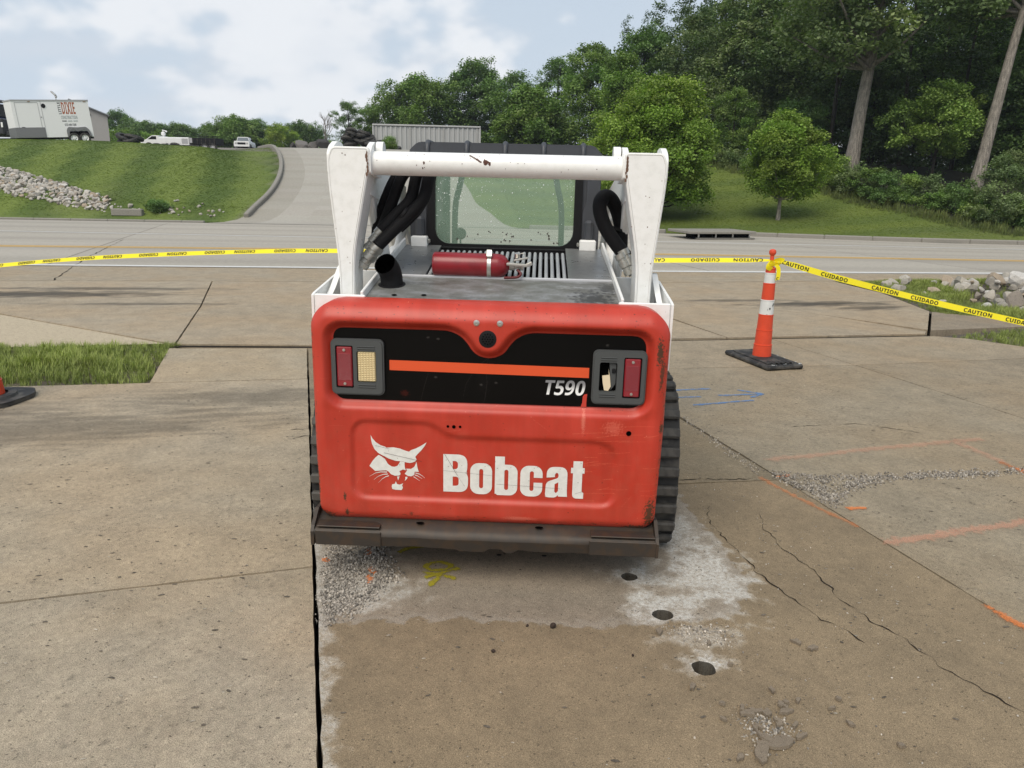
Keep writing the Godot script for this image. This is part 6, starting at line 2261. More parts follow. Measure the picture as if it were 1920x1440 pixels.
	var clods := [[0.172, -2.47, 0.024, "largest brown clod, on the edge of the pale patch below the bumper"], [-0.05, -2.31, 0.017, "brown clod lying farthest left on the brown concrete"], [0.075, -2.475, 0.012, "small brown clod just left of the largest one"], [0.45, -2.30, 0.011, "small brown clod near the lowest drilled hole"]]
	for q in clods:
		var st2 := rock(int(q[0] * 1000) + 900, 0.9, Color(0.045, 0.03, 0.02), 5, 1)
		var o := put("dirt_clod", st2, M.stone, self)
		o.transform = Transform3D(Basis.from_euler(Vector3(0.3, q[0] * 9.0, 0.4)).scaled(Vector3.ONE * q[2]), Vector3(q[0], q[2] * 0.35, q[1]))
		tag(o, q[3], "dirt clod")
	# dark drips under the machine
	for q in [[0.16, -3.03, 0.012], [0.22, -3.06, 0.007], [-0.045, -3.03, 0.012], [-0.02, -3.04, 0.006], [0.05, -2.9, 0.005]]:
		var st3 := mb()
		flat_shape(st3, [disc(Vector2.ZERO, q[2], 10, 0.7)], [], 0.0, Transform3D(Basis(Vector3.RIGHT, -PI / 2), Vector3(q[0], 0.0032, q[1])))
		tag(put("oil_drip", fin(st3), M.dark), "small black oil drip on the grey concrete below the bumper", "oil drip", "black drips under the loader")


func build_riprap() -> void:
	var r := RandomNumberGenerator.new()
	r.seed = 404
	var tones := [Color(0.46, 0.42, 0.36), Color(0.54, 0.505, 0.45), Color(0.34, 0.31, 0.27), Color(0.42, 0.345, 0.255), Color(0.60, 0.575, 0.53), Color(0.28, 0.245, 0.205)]
	var kinds := []
	for k in 12: kinds.append(rock(700 + k, 0.66, tones[k % 6], 11, 1))
	var left := Node3D.new()
	left.name = "riprap_bank"
	add_child(left)
	tag(left, "bed of pale broken stone across the foot of the mown bank", "", "", "structure")
	var right := Node3D.new()
	right.name = "riprap_bed"
	add_child(right)
	tag(right, "heap of pale limestone beside the road at the right border", "", "", "structure")
	var pl := V2([-26.5, -38.3, -25.5, -37.9, -23.2, -36.6, -20.1, -34.7, -17.9, -33.3, -15.7, -32.5, -15.8, -32.05, -17.4, -32.2, -19.2, -32.6, -21.1, -33.1, -23.1, -34.0, -25.5, -35.2, -28.5, -37.0])
	var spots := []
	while spots.size() < 1050:
		var p := Vector2(r.randf_range(-28.5, -15.4), r.randf_range(-38.4, -32.0))
		if sd_poly(p, pl) > r.randf_range(-0.2, 0.1): continue
		if p.x > -17.6 and r.randf() < 0.7: continue
		spots.append([p, lerpf(0.10, 0.36, pow(r.randf(), 1.6))])
	spots.sort_custom(func(a, b): return a[1] > b[1])
	var rest := []
	for i in spots.size():
		var p: Vector2 = spots[i][0]
		var s: float = spots[i][1]
		var xf := Transform3D(Basis.from_euler(Vector3(r.randf_range(-0.5, 0.5), r.randf() * TAU, r.randf_range(-0.5, 0.5))).scaled(Vector3.ONE * s), grounded(p.x, p.y, s * 0.18))
		if i < 280:
			var o := put("stone", kinds[i % 12], M.stone, left)
			o.transform = xf
		else: rest.append(xf)
	scatter("small_stones", "", kinds[1], M.stone, rest, [], left)
	# loose stones thrown out on the grass
	for k in 26:
		var o := put("stone", kinds[k % 12], M.stone, left)
		var s := r.randf_range(0.10, 0.22)
		var x := r.randf_range(-15.6, -12.4)
		o.transform = Transform3D(Basis.from_euler(Vector3(0.2, r.randf() * TAU, 0.1)).scaled(Vector3.ONE * s), grounded(x, -32.0 - r.randf_range(0.0, 1.5), s * 0.15))
	# the near heap on the right
	var dense := V2([7.75, -14.0, 9.9, -14.35, 13.5, -13.6, 12.5, -9.0, 7.25, -10.35, 7.05, -11.5, 7.65, -12.8])
	var loose := V2([6.4, -13.4, 7.7, -14.2, 7.65, -12.8, 7.05, -11.5, 7.15, -10.6, 6.4, -11.0])
	var n := 0
	while n < 290:
		var p := Vector2(r.randf_range(6.5, 13.5), r.randf_range(-14.4, -9.3))
		var d := sd_poly(p, dense)
		var s := lerpf(0.12, 0.44, pow(r.randf(), 1.4))
		if d > -0.05:
			if sd_poly(p, loose) > 0 or r.randf() < 0.72: continue
			s *= 0.65
		var o := put("stone", kinds[(n * 5) % 12], M.stone, right)
		var heap := 0.10 * sstep(0.0, -0.9, d) * r.randf_range(0.2, 1.6)
		o.transform = Transform3D(Basis.from_euler(Vector3(r.randf_range(-0.6, 0.6), r.randf() * TAU, r.randf_range(-0.6, 0.6))).scaled(Vector3.ONE * s), Vector3(p.x, s * 0.16 + heap - 0.02, p.y))
		n += 1
	# concrete headwall of the culvert on the left
	var hw := put("headwall", box_mesh(Vector3(1.3, 0.30, 0.25), 0.03), M.kerb)
	hw.position = grounded(-16.4, -31.9, 0.12)
	tag(hw, "low concrete headwall at the foot of the stone bed on the left", "headwall")


# ---------------------------------------------------------------- yard on top of the bank
func wheel(parent: Node3D, at: Vector3, r: float, w: float, rim: Material) -> void:  # axle along z
	var st := mb()
	var xf := Transform3D(Basis(Vector3.RIGHT, PI / 2), at)
	lathe(st, [[r * 0.60, -w / 2], [r * 0.92, -w / 2], [r, -w * 0.36], [r, w * 0.36], [r * 0.92, w / 2], [r * 0.60, w / 2]], 28, xf)
	var t := put("wheel", fin(st), M.rubber, parent)
	st = mb()
	lathe(st, [[r * 0.62, w * 0.44], [r * 0.56, w * 0.40], [r * 0.46, w * 0.28], [r * 0.2, w * 0.34], [r * 0.18, w * 0.46], [0, w * 0.46]], 20, xf)
	put("rim", fin(st), rim, t)
	st = mb()
	for k in 5:
		var a := TAU * k / 5.0
		box(st, at + Vector3(cos(a) * r * 0.36, sin(a) * r * 0.36, w * 0.345), Vector3(r * 0.10, r * 0.10, 0.012), 0.0)
	put("rim_slot", fin(st), M.dark, t)

func build_hill_yard() -> void:
	var paint := mat(0.74, 0.745, 0.74, 0.35)
	var trim := mat(0.36, 0.36, 0.37, 0.45)
	var guard := mat(0.20, 0.20, 0.20, 0.4, 0.5)
	# enclosed trailer, broadside on; its own x runs to the rear, z towards the viewer
	var t := thing("box_trailer", "white enclosed cargo trailer with lettering and two axles on the hill crest", "trailer", Vector3(-28.67, 3.66, -47.9), 0.53)
	t.rotation = Vector3(0, 0.53, 0.065)
	var st := mb()
	var plan := V2([-2.52, 0.0, -2.05, 0.95, 2.52, 0.95, 2.52, -0.95, -2.05, -0.95])
	plate(st, [plan], [], 0.40, 2.50, Transform3D(Basis(Vector3(1, 0, 0), Vector3(0, 0, -1), Vector3(0, 1, 0)), Vector3.ZERO))
	put("box", fin(st), paint, t)
	st = mb()
	plate(st, [Geometry2D.offset_polygon(ccw(plan), 0.03)[0]], [], 2.48, 2.55, Transform3D(Basis(Vector3(1, 0, 0), Vector3(0, 0, -1), Vector3(0, 1, 0)), Vector3.ZERO))
	put("roof_trim", fin(st), trim, t)
	st = mb()
	plate(st, [V2([-2.545, 0.0, -2.065, -0.972, -0.35, -0.972, -0.35, -0.955, -2.05, -0.955, -2.52, 0.0])], [], 0.40, 0.98, Transform3D(Basis(Vector3(1, 0, 0), Vector3(0, 0, -1), Vector3(0, 1, 0)), Vector3.ZERO))
	put("stone_guard", fin(st), guard, t)
	st = mb()
	plate(st, [rrect(-1.86, 0.94, -0.50, 2.40, 0.04)], [rrect(-1.835, 0.965, -0.525, 2.375, 0.03)], 0.951, 0.962)
	var door := put("door", fin(st), trim, t)
	put("handle", box_mesh(Vector3(0.05, 0.05, 0.03), 0.01, Vector3(-0.44, 1.56, 0.97)), M.dark, door)
	put("seam", box_mesh(Vector3(0.025, 1.5, 0.012), 0, Vector3(-0.34, 1.75, 0.955)), trim, t)
	put("latch", box_mesh(Vector3(0.2, 0.03, 0.03), 0.008, Vector3(-1.6, 0.99, 0.97)), M.dark, t)
	st = mb()
	lathe(st, [[0.13, 0.0], [0.12, 0.03], [0.06, 0.04], [0, 0.04]], 18, Transform3D(Basis(Vector3.RIGHT, PI / 2), Vector3(-0.62 + 0.42, 2.20, 0.95)))
	put("vent", fin(st), M.dark, t)
	for x in [-1.0, 2.3]:
		put("marker_lamp", box_mesh(Vector3(0.16, 0.05, 0.03), 0.01, Vector3(x, 2.44, 0.965)), mat(0.3, 0.22, 0.16, 0.4), t)
	# wheel arches and wheels
	st = mb()
	plate(st, [round_corners(V2([0.90, 0.42, 0.90, 0.80, 1.02, 0.98, 1.55, 0.95, 2.10, 0.98, 2.30, 0.80, 2.42, 0.42, 2.30, 0.42, 2.18, 0.72, 1.98, 0.84, 1.62, 0.72, 1.52, 0.72, 1.30, 0.84, 1.08, 0.72, 1.00, 0.42]), [0.02, 0.08, 0.08, 0.02, 0.08, 0.08, 0.02, 0.02, 0.08, 0.08, 0.05, 0.05, 0.08, 0.08, 0.02])], [], 0.955, 1.06)
	put("fender", fin(st), guard, t)
	st = mb()
	box(st, Vector3(1.62, 0.52, 0.90), Vector3(1.3, 0.42, 0.2), 0.0)
	put("wheel_bay", fin(st), M.black_pit, t)
	for x in [1.28, 1.95]: wheel(t, Vector3(x, 0.32, 0.97), 0.315, 0.19, paint)
	st = mb()
	bar(st, Vector3(-2.4, 0.36, 0.5), Vector3(2.5, 0.36, 0.5), 0.08, 0.10)
	bar(st, Vector3(-2.4, 0.36, 0.5), Vector3(-3.6, 0.40, 0.0), 0.08, 0.10)
	bar(st, Vector3(-2.4, 0.36, -0.5), Vector3(-3.6, 0.40, 0.0), 0.08, 0.10)
	bar(st, Vector3(-3.3, 0.05, 0.0), Vector3(-3.3, 0.6, 0.0), 0.08, 0.08, 0.0, Vector3.RIGHT)
	put("frame", fin(st), M.dark, t)
	var brown := mat(0.36, 0.105, 0.045, 0.6)
	var grey := mat(0.33, 0.37, 0.37, 0.6)
	var ink := mat(0.05, 0.05, 0.05, 0.6)
	var z := 0.956
	for q in [["DIXIE", 0.86, 1.73, 0.80, 0.68, brown], ["CONSTRUCTION", 0.72, 1.44, 0.98, 0.20, grey], ["573-449-7200", 0.86, 1.05, 0.70, 0.13, ink]]:
		st = mb()
		text_into(st, q[0], Transform3D(Basis(), Vector3(q[1], q[2], z)), q[3], q[4])
		put("lettering", st.commit(), q[5], t)
	st = mb()
	text_into(st, "LITTLE", Transform3D(Basis(Vector3(0, 0, 1), PI / 2), Vector3(0.80, 1.73, z)), 0.68, 0.16)
	put("lettering", st.commit(), ink, t)
	for k in 3: put("bar", box_mesh(Vector3(0.27, 0.05, 0.004), 0, Vector3(0.88 + k * 0.34, 1.33, z)), ink if k == 0 else grey, t)
	for o in t.get_children():     # the box is a little short for its height
		if o.name.begins_with("wheel") and not o.name.begins_with("wheel_bay"): o.position.x = -0.12 * (1.28 if o.name == "wheel" else 1.95)
		else: o.scale.x = 0.88
	# grey shed behind the trailer
	var sh := thing("metal_shed", "grey metal shed with a sloping roof behind the trailer", "shed", grounded(-32.3, -56.9, 0.0), 0.55)
	st = mb()
	plate(st, [V2([-0.2, 0, 2.1, 0, 2.1, 2.34, -0.2, 3.24])], [], -3.0, 0.0)
	put("wall", fin(st), mat(0.36, 0.345, 0.325, 0.6), sh)
	st = mb()
	bar(st, Vector3(-0.3, 3.33, -1.4), Vector3(2.25, 2.34, -1.4), 3.2, 0.10, 0.02, Vector3(0.3, 1, 0))
	put("roof", fin(st), mat(0.22, 0.23, 0.24, 0.5, 0.4), sh)
	put("vent", box_mesh(Vector3(0.14, 0.14, 0.06), 0.0, Vector3(0.95, 2.35, 0.03)), M.dark, sh)
	# flood lamp on a pole, above the trailer roof
	var fl := thing("flood_lamp", "tilted flood lamp on a thin pole rising above the trailer roof", "lamp", grounded(-32.5, -55.0, 0.0))
	st = mb()
	tube(st, [Vector3(0.1, 0, 0), Vector3(0.1, 3.25, 0)], 0.035, 8)
	put("pole", fin(st), M.metal, fl)
	st = mb()
	box(st, Vector3(0, 0, 0), Vector3(0.42, 0.10, 0.2), 0.03, Transform3D(Basis(Vector3(0, 0, 1), -0.75), Vector3(-0.02, 3.52, 0)))
	box(st, Vector3(0.12, 3.32, 0), Vector3(0.14, 0.16, 0.12), 0.03)
	put("head", fin(st), M.metal, fl)
	# blue machine cut by the left border
	var bl := thing("blue_truck", "blue and black work truck cut off by the left border beside the trailer", "truck", grounded(-33.55, -49.5, 0.0))
	st = mb()
	box(st, Vector3(-0.35, 1.0, 0), Vector3(2.4, 0.85, 1.9), 0.08)
	put("body", fin(st), mat(0.02, 0.075, 0.32, 0.35), bl)
	st = mb()
	box(st, Vector3(-0.3, 1.85, 0), Vector3(2.2, 0.85, 1.7), 0.10)
	box(st, Vector3(0.1, 0.45, 0), Vector3(3.2, 0.3, 1.6), 0.05)
	box(st, Vector3(1.15, 0.85, 0.3), Vector3(0.55, 1.0, 1.3), 0.08)
	put("cab", fin(st), mat(0.03, 0.03, 0.035, 0.4), bl)
	st = mb()
	box(st, Vector3(0.95, 1.28, 0.96), Vector3(0.34, 0.22, 0.03), 0.01, Transform3D(Basis(Vector3(0, 0, 1), 0.0), Vector3.ZERO))
	box(st, Vector3(1.0, 0.78, 0.965), Vector3(0.3, 0.26, 0.03), 0.01)
	box(st, Vector3(0.84, 1.02, 0.962), Vector3(0.12, 0.3, 0.03), 0.01)
	box(st, Vector3(1.35, 0.95, 0.96), Vector3(0.12, 0.3, 0.03), 0.01)
	put("panel", fin(st), paint, bl)
	st = mb()
	box(st, Vector3(-0.2, 2.42, 0), Vector3(3.0, 0.06, 1.8), 0.0)
	for x in [-1.6, 0.3, 1.2]: box(st, Vector3(x, 2.33, 0.8), Vector3(0.06, 0.2, 0.06), 0.0)
	put("rack", fin(st), trim, bl)
	wheel(bl, Vector3(-0.9, 0.42, 0.85), 0.42, 0.26, trim)
	# white utility truck behind the pile of black pipe
	var ut := thing("utility_truck", "white utility truck with a service body beyond the crest", "truck", Vector3(-28.6, land(-28.6, -64.0) - 0.05, -64.0))
	st = mb()
	plate(st, [round_corners(V2([-2.1, 0.55, -0.6, 0.55, -0.6, 1.28, -0.75, 1.3, -1.15, 1.29, -1.62, 0.98, -2.1, 0.86]), [0.05, 0, 0.06, 0.06, 0.08, 0.08, 0.06])], [], -0.9, 0.9)
	put("cab", fin(st), paint, ut)
	st = mb()
	plate(st, [V2([-1.50, 0.98, -0.80, 0.98, -0.80, 1.22, -1.14, 1.22])], [], 0.9, 0.91)
	put("window", fin(st), M.dark, ut)
	st = mb()
	box(st, Vector3(0.65, 0.86, 0), Vector3(2.5, 0.62, 1.9), 0.04)
	put("service_body", fin(st), paint, ut)
	for k in 4: put("locker_door", box_mesh(Vector3(0.5, 0.4, 0.02), 0.01, Vector3(-0.2 + k * 0.58, 0.88, 0.955)), trim if k == 3 else paint, ut)
	st = mb()
	tube(st, [Vector3(-0.45, 1.1, 0.3), Vector3(-0.45, 1.75, 0.3), Vector3(-0.15, 1.62, 0.3)], 0.07, 8)
	box(st, Vector3(-0.45, 1.45, 0.3), Vector3(0.3, 0.28, 0.25), 0.05)
	put("crane", fin(st), paint, ut)
	for x in [-1.45, 1.15]: wheel(ut, Vector3(x, 0.38, 0.82), 0.37, 0.24, trim)
	# black dump trailer
	var du := thing("dump_trailer", "black steel dump trailer between the utility truck and the pickup", "trailer", Vector3(-25.7, land(-25.7, -64.0) - 0.05, -64.0))
	st = mb()
	box(st, Vector3(0, 0.86, 0), Vector3(2.3, 0.52, 1.8), 0.02)
	box(st, Vector3(-1.6, 0.42, 0), Vector3(0.9, 0.1, 0.12), 0.02)
	put("box", fin(st), M.dark, du)
	for k in 7: put("rib", box_mesh(Vector3(0.05, 0.5, 0.05), 0.0, Vector3(-1.05 + k * 0.35, 0.86, 0.92)), M.rubber, du)
	put("panel", box_mesh(Vector3(0.22, 0.4, 0.03), 0.0, Vector3(-0.86, 0.9, 0.955)), trim, du)
	st = mb()
	box(st, Vector3(0, 1.24, 0.8), Vector3(2.4, 0.04, 0.05), 0.0)
	box(st, Vector3(1.1, 1.2, 0.8), Vector3(0.5, 0.05, 0.06), 0.0)
	put("rail", fin(st), M.dark, du)
	for x in [0.2, 0.85]: wheel(du, Vector3(x, 0.36, 0.8), 0.34, 0.22, trim)
	# white pickup seen from the front
	var pk := thing("pickup_truck", "small white pickup truck facing the viewer at the hill crest", "pickup", Vector3(-30.25, land(-30.25, -85.0) - 0.1, -85.0), 0.15)
	pk.scale = Vector3.ONE * 0.82
	st = mb()
	plate(st, [round_corners(V2([-0.98, 0.35, 0.98, 0.35, 1.0, 0.75, 0.94, 1.05, -0.94, 1.05, -1.0, 0.75]), [0.05, 0.05, 0.1, 0.1, 0.1, 0.1])], [], -4.6, 0.0)
	plate(st, [round_corners(V2([-0.86, 1.04, 0.86, 1.04, 0.68, 1.62, -0.68, 1.62]), [0, 0, 0.1, 0.1])], [], -3.0, -1.2)
	put("body", fin(st), paint, pk)
	st = mb()
	plate(st, [round_corners(V2([-0.78, 1.08, 0.78, 1.08, 0.64, 1.54, -0.64, 1.54]), [0.04, 0.04, 0.06, 0.06])], [], -1.2, -1.185)
	put("windscreen", fin(st), mat(0.16, 0.18, 0.20, 0.1), pk)
	put("grille", box_mesh(Vector3(1.05, 0.26, 0.04), 0.02, Vector3(0, 0.74, 0.01)), M.dark, pk)
	for s in [-1.0, 1.0]:
		put("headlight", box_mesh(Vector3(0.26, 0.22, 0.04), 0.03, Vector3(s * 0.72, 0.76, 0.01)), M.metal, pk)
		put("mirror", box_mesh(Vector3(0.2, 0.22, 0.1), 0.03, Vector3(s * 1.08, 1.2, -1.3)), M.dark, pk)
		wheel(pk, Vector3(s * 0.8, 0.38, -0.7), 0.38, 0.26, trim)
	# shipping container
	var ct := thing("shipping_container", "long pale grey corrugated container in front of the woods", "container", Vector3(-7.05, land(-7.0, -61.5) - 0.05, -61.3), 0.10)
	st = mb()
	box(st, Vector3(0, 1.24, -0.05), Vector3(8.2, 2.30, 2.3), 0.0)
	put("walls", fin(st), mat(0.36, 0.365, 0.36, 0.55), ct)
	st = mb()
	box(st, Vector3(0, 2.43, 0), Vector3(8.35, 0.12, 2.44), 0.02)
	box(st, Vector3(0, 0.08, 0), Vector3(8.35, 0.16, 2.44), 0.02)
	for x in [-4.12, 4.12]: box(st, Vector3(x, 1.24, 1.14), Vector3(0.12, 2.2, 0.14), 0.02)
	put("frame", fin(st), mat(0.42, 0.42, 0.415, 0.5), ct)
	var rib := box_mesh(Vector3(0.16, 2.22, 0.06), 0.02)
	for k in 22:
		var o := put("corrugation", rib, mat(0.40, 0.405, 0.40, 0.55) if k % 7 else mat(0.33, 0.33, 0.32, 0.6), ct)
		o.position = Vector3(-3.88 + k * 0.37, 1.24, 1.125)
	# stacked black pipe or tyres, low black heaps, grey boulders
	var r := RandomNumberGenerator.new()
	r.seed = 505
	var ring := mb()
	lathe(ring, [[0.24, -0.11], [0.42, -0.12], [0.48, -0.07], [0.48, 0.07], [0.42, 0.12], [0.24, 0.11], [0.24, -0.11]], 16)
	var tyre := fin(ring)
	var piles := [[-27.8, -61.0, 1.3, 0.22, 12, "low heap of black tyres in front of the white utility truck"], [-30.6, -60.0, 1.1, 0.02, 4, "low row of black tyres left of the utility truck"], [-12.2, -59.5, 1.1, 1.25, 26, "tall stack of black tyres left of the grey container"], [-9.9, -56.0, 1.1, 0.3, 9, "black tyres lying at the foot of the container behind the loader"], [-25.05, -50.0, 0.5, 0.35, 5, "black tyres lying right of the trailer wheels"]]
	for q in piles:
		var pt := thing("tyre_pile", q[5], "tyre pile", Vector3(q[0], land(q[0], q[1]), q[1]))
		for k in q[4]:
			var o := put("tyre", tyre, M.rubber, pt)
			var hy: float = q[3] * sqrt(float(k) / q[4])
			o.transform = Transform3D(Basis.from_euler(Vector3(r.randf_range(-0.5, 0.5), r.randf() * TAU, r.randf_range(-0.5, 0.5))), Vector3(r.randf_range(-1, 1) * q[2] * (1.0 - 0.4 * k / q[4]), 0.12 + hy, r.randf_range(-0.5, 0.5)))
	var bould := [[-17.0, -58.6, 0.6, "low dark boulder at the left end of the row by the driveway top"], [-16.2, -58.4, 0.95, "grey boulder with a pointed top by the driveway crest"], [-15.2, -58.2, 0.8, "grey rounded boulder between two others by the driveway crest"], [-14.6, -58.3, 1.0, "dark boulder beside the loader's left arm post"]]
	for q in bould:
		var o := put("boulder", rock(int(-q[0] * 100), 1.1, Color(0.06, 0.058, 0.055) if q[2] > 0.97 or q[2] < 0.7 else Color(0.17, 0.16, 0.15), 7, 1), M.stone)
		o.transform = Transform3D(Basis(Vector3.UP, q[0]).scaled(Vector3.ONE * q[2]), grounded(q[0], q[1], q[2] * 0.30))
		tag(o, q[3], "boulder")


# ---------------------------------------------------------------- vegetation
func leaf_clump(seed_: int, leaves: int, L: float, droop: float) -> ArrayMesh:  # a spray of leaves about 1 m across
	var r := RandomNumberGenerator.new()
	r.seed = seed_
	var st := mb()
	st.set_smooth_group(-1)
	for k in leaves:
		var d := Vector3(r.randfn(), r.randfn() * 0.7, r.randfn()).normalized() * pow(r.randf(), 0.5) * 0.5
		var out := Vector3(d.x, 0, d.z).normalized() if d.length() > 0.01 else Vector3.RIGHT
		var ax := (out + Vector3(r.randfn() * 0.6, r.randf_range(-droop, 0.35), r.randfn() * 0.6)).normalized()
		var nn := (Vector3.UP + Vector3(r.randfn(), r.randfn() * 0.4, r.randfn()) * 0.65).normalized()
		var side := ax.cross(nn).normalized()
		nn = side.cross(ax)
		var l := L * r.randf_range(0.7, 1.25)
		var w := l * r.randf_range(0.30, 0.42)
		var v := r.randf_range(0.72, 1.22)
		st.set_color(Color(v, v * r.randf_range(0.94, 1.05), v * 0.95))
		var a := d - ax * l * 0.5
		var b := d + ax * l * 0.5 - nn * l * 0.12
		var m := d - nn * -l * 0.04
		var p := m + side * w
		var q := m - side * w
		tri(st, a, p, b)
		tri(st, a, b, q)
	return fin(st)

func leaf_tone(kind: int) -> Color:
	return [Color(0.130, 0.220, 0.062), Color(0.170, 0.270, 0.062), Color(0.20, 0.31, 0.064), Color(0.28, 0.38, 0.06), Color(0.190, 0.262, 0.105), Color(0.215, 0.325, 0.050)][kind]

func tree(called: String, label: String, category: String, at: Vector3, H: float, R: float, bf: float, kind: int, seed_: int, group := "", opt := {}) -> Node3D:
	var r := RandomNumberGenerator.new()
	r.seed = seed_
	var t := thing(called, label, category, at, 0.0, group)
	var lean: Vector2 = opt.get("lean", Vector2.ZERO)
	var tr: float = opt.get("trunk", clampf(H * 0.016, 0.03, 0.24))
	var bark: Material = opt.get("bark", M.bark_dark)
	var cs: float = opt.get("clump", clampf(R * 0.30, 0.45, 1.15))
	var boughs: int = opt.get("boughs", int(clampf(R * R * 3.0 + 14, 16, 54)))
	var per: int = opt.get("per", 15)
	var yb := H * bf
	var hc := maxf(H - yb - R * 0.16 - cs * 0.35, H * 0.5)
	var off: Vector2 = opt.get("offset", Vector2.ZERO)
	var top := Vector3(lean.x * H * 0.8, H * 0.86, lean.y * H * 0.8)
	# trunk
	var st := mb()
	var pts := []
	var rad := []
	for k in 9:
		var f := k / 8.0
		pts.append(Vector3(lean.x * f * H * 0.8 + n1.get_noise_2d(f * 2.0, seed_) * 0.03 * H * f, top.y * f - 0.15, lean.y * f * H * 0.8 + n1.get_noise_2d(f * 2.0, seed_ + 50) * 0.03 * H * f))
		rad.append(tr * (1.25 - f * 0.25 if k == 0 else lerpf(1.0, 0.22, pow(f, 1.2))))
	tube(st, pts, rad, 10)
	var xfs := []
	var cols := []
	var base := leaf_tone(kind)
	for k in boughs:
		var u := (k + r.randf()) / boughs
		var y := yb + hc * (0.04 + 0.93 * u)
		var prof := pow(sin(PI * clampf(0.10 + 0.86 * u, 0, 1)), 0.75)
		if opt.get("shape", "") == "flame": prof = pow(sin(PI * clampf(0.20 + 0.77 * u, 0, 1)), 0.8)
		var ang := k * 2.39996 + r.randf_range(-0.4, 0.4)
		var lobe := 1.0 + 1.0 * n1.get_noise_3d(cos(ang) * 1.1 + seed_, u * 2.6, sin(ang) * 1.1)
		var rr := R * prof * sqrt(r.randf_range(0.18, 1.0)) * 0.84 * lobe
		y += hc * 0.07 * n1.get_noise_2d(ang * 1.3 + seed_, u * 3.0)
		var c := Vector3(cos(ang) * rr + off.x + lean.x * y, y, sin(ang) * rr + off.y + lean.y * y)
		var bs := clampf(R * r.randf_range(0.17, 0.42), 0.28, 2.0)
		# limb to the bough
		var f0 := clampf((y - hc * 0.16) / H, maxf(0.12, bf * 1.25), 0.88)
		var a: Vector3 = pts[0].lerp(pts[8], f0) if f0 > 0.0 else pts[0]
		if k % 2 == 0 and R > 0.8:
			var mid := a.lerp(c, 0.5) + Vector3(0, -0.06 * R, 0)
			tube(st, [a, mid, c], [tr * 0.34, tr * 0.22, tr * 0.08], 6, false)
		var tone := base * r.randf_range(0.80, 1.22)
		var yel := r.randf_range(-0.06, 0.10)
		for j in per:
			var d := Vector3(r.randfn(), r.randfn(), r.randfn()).normalized()
			if d.y < -0.3 and r.randf() < 0.65: d.y = -d.y
			var p := c + Vector3(d.x * bs * 1.1, d.y * bs * 0.72, d.z * bs * 1.1) * r.randf_range(0.5, 1.08)
			if p.y < yb * 0.85: p.y = yb * 0.85 + r.randf() * 0.3
			var s := cs * r.randf_range(0.72, 1.3)
			var bas := Basis(Vector3.UP, r.randf() * TAU) * Basis(Vector3.RIGHT, r.randf_range(-0.4, 0.4))
			xfs.append(Transform3D(bas.scaled(Vector3.ONE * s), p))
			var v := r.randf_range(0.82, 1.18)
			cols.append(Color(tone.r * v * (1.0 + yel), tone.g * v, tone.b * v, 1))
	put("trunk", fin(st), bark, t)
	var cr := scatter("crown", "", clumps[seed_ % 3] if not opt.has("mesh") else opt.mesh, M.leaf, xfs, cols, t)
	return t

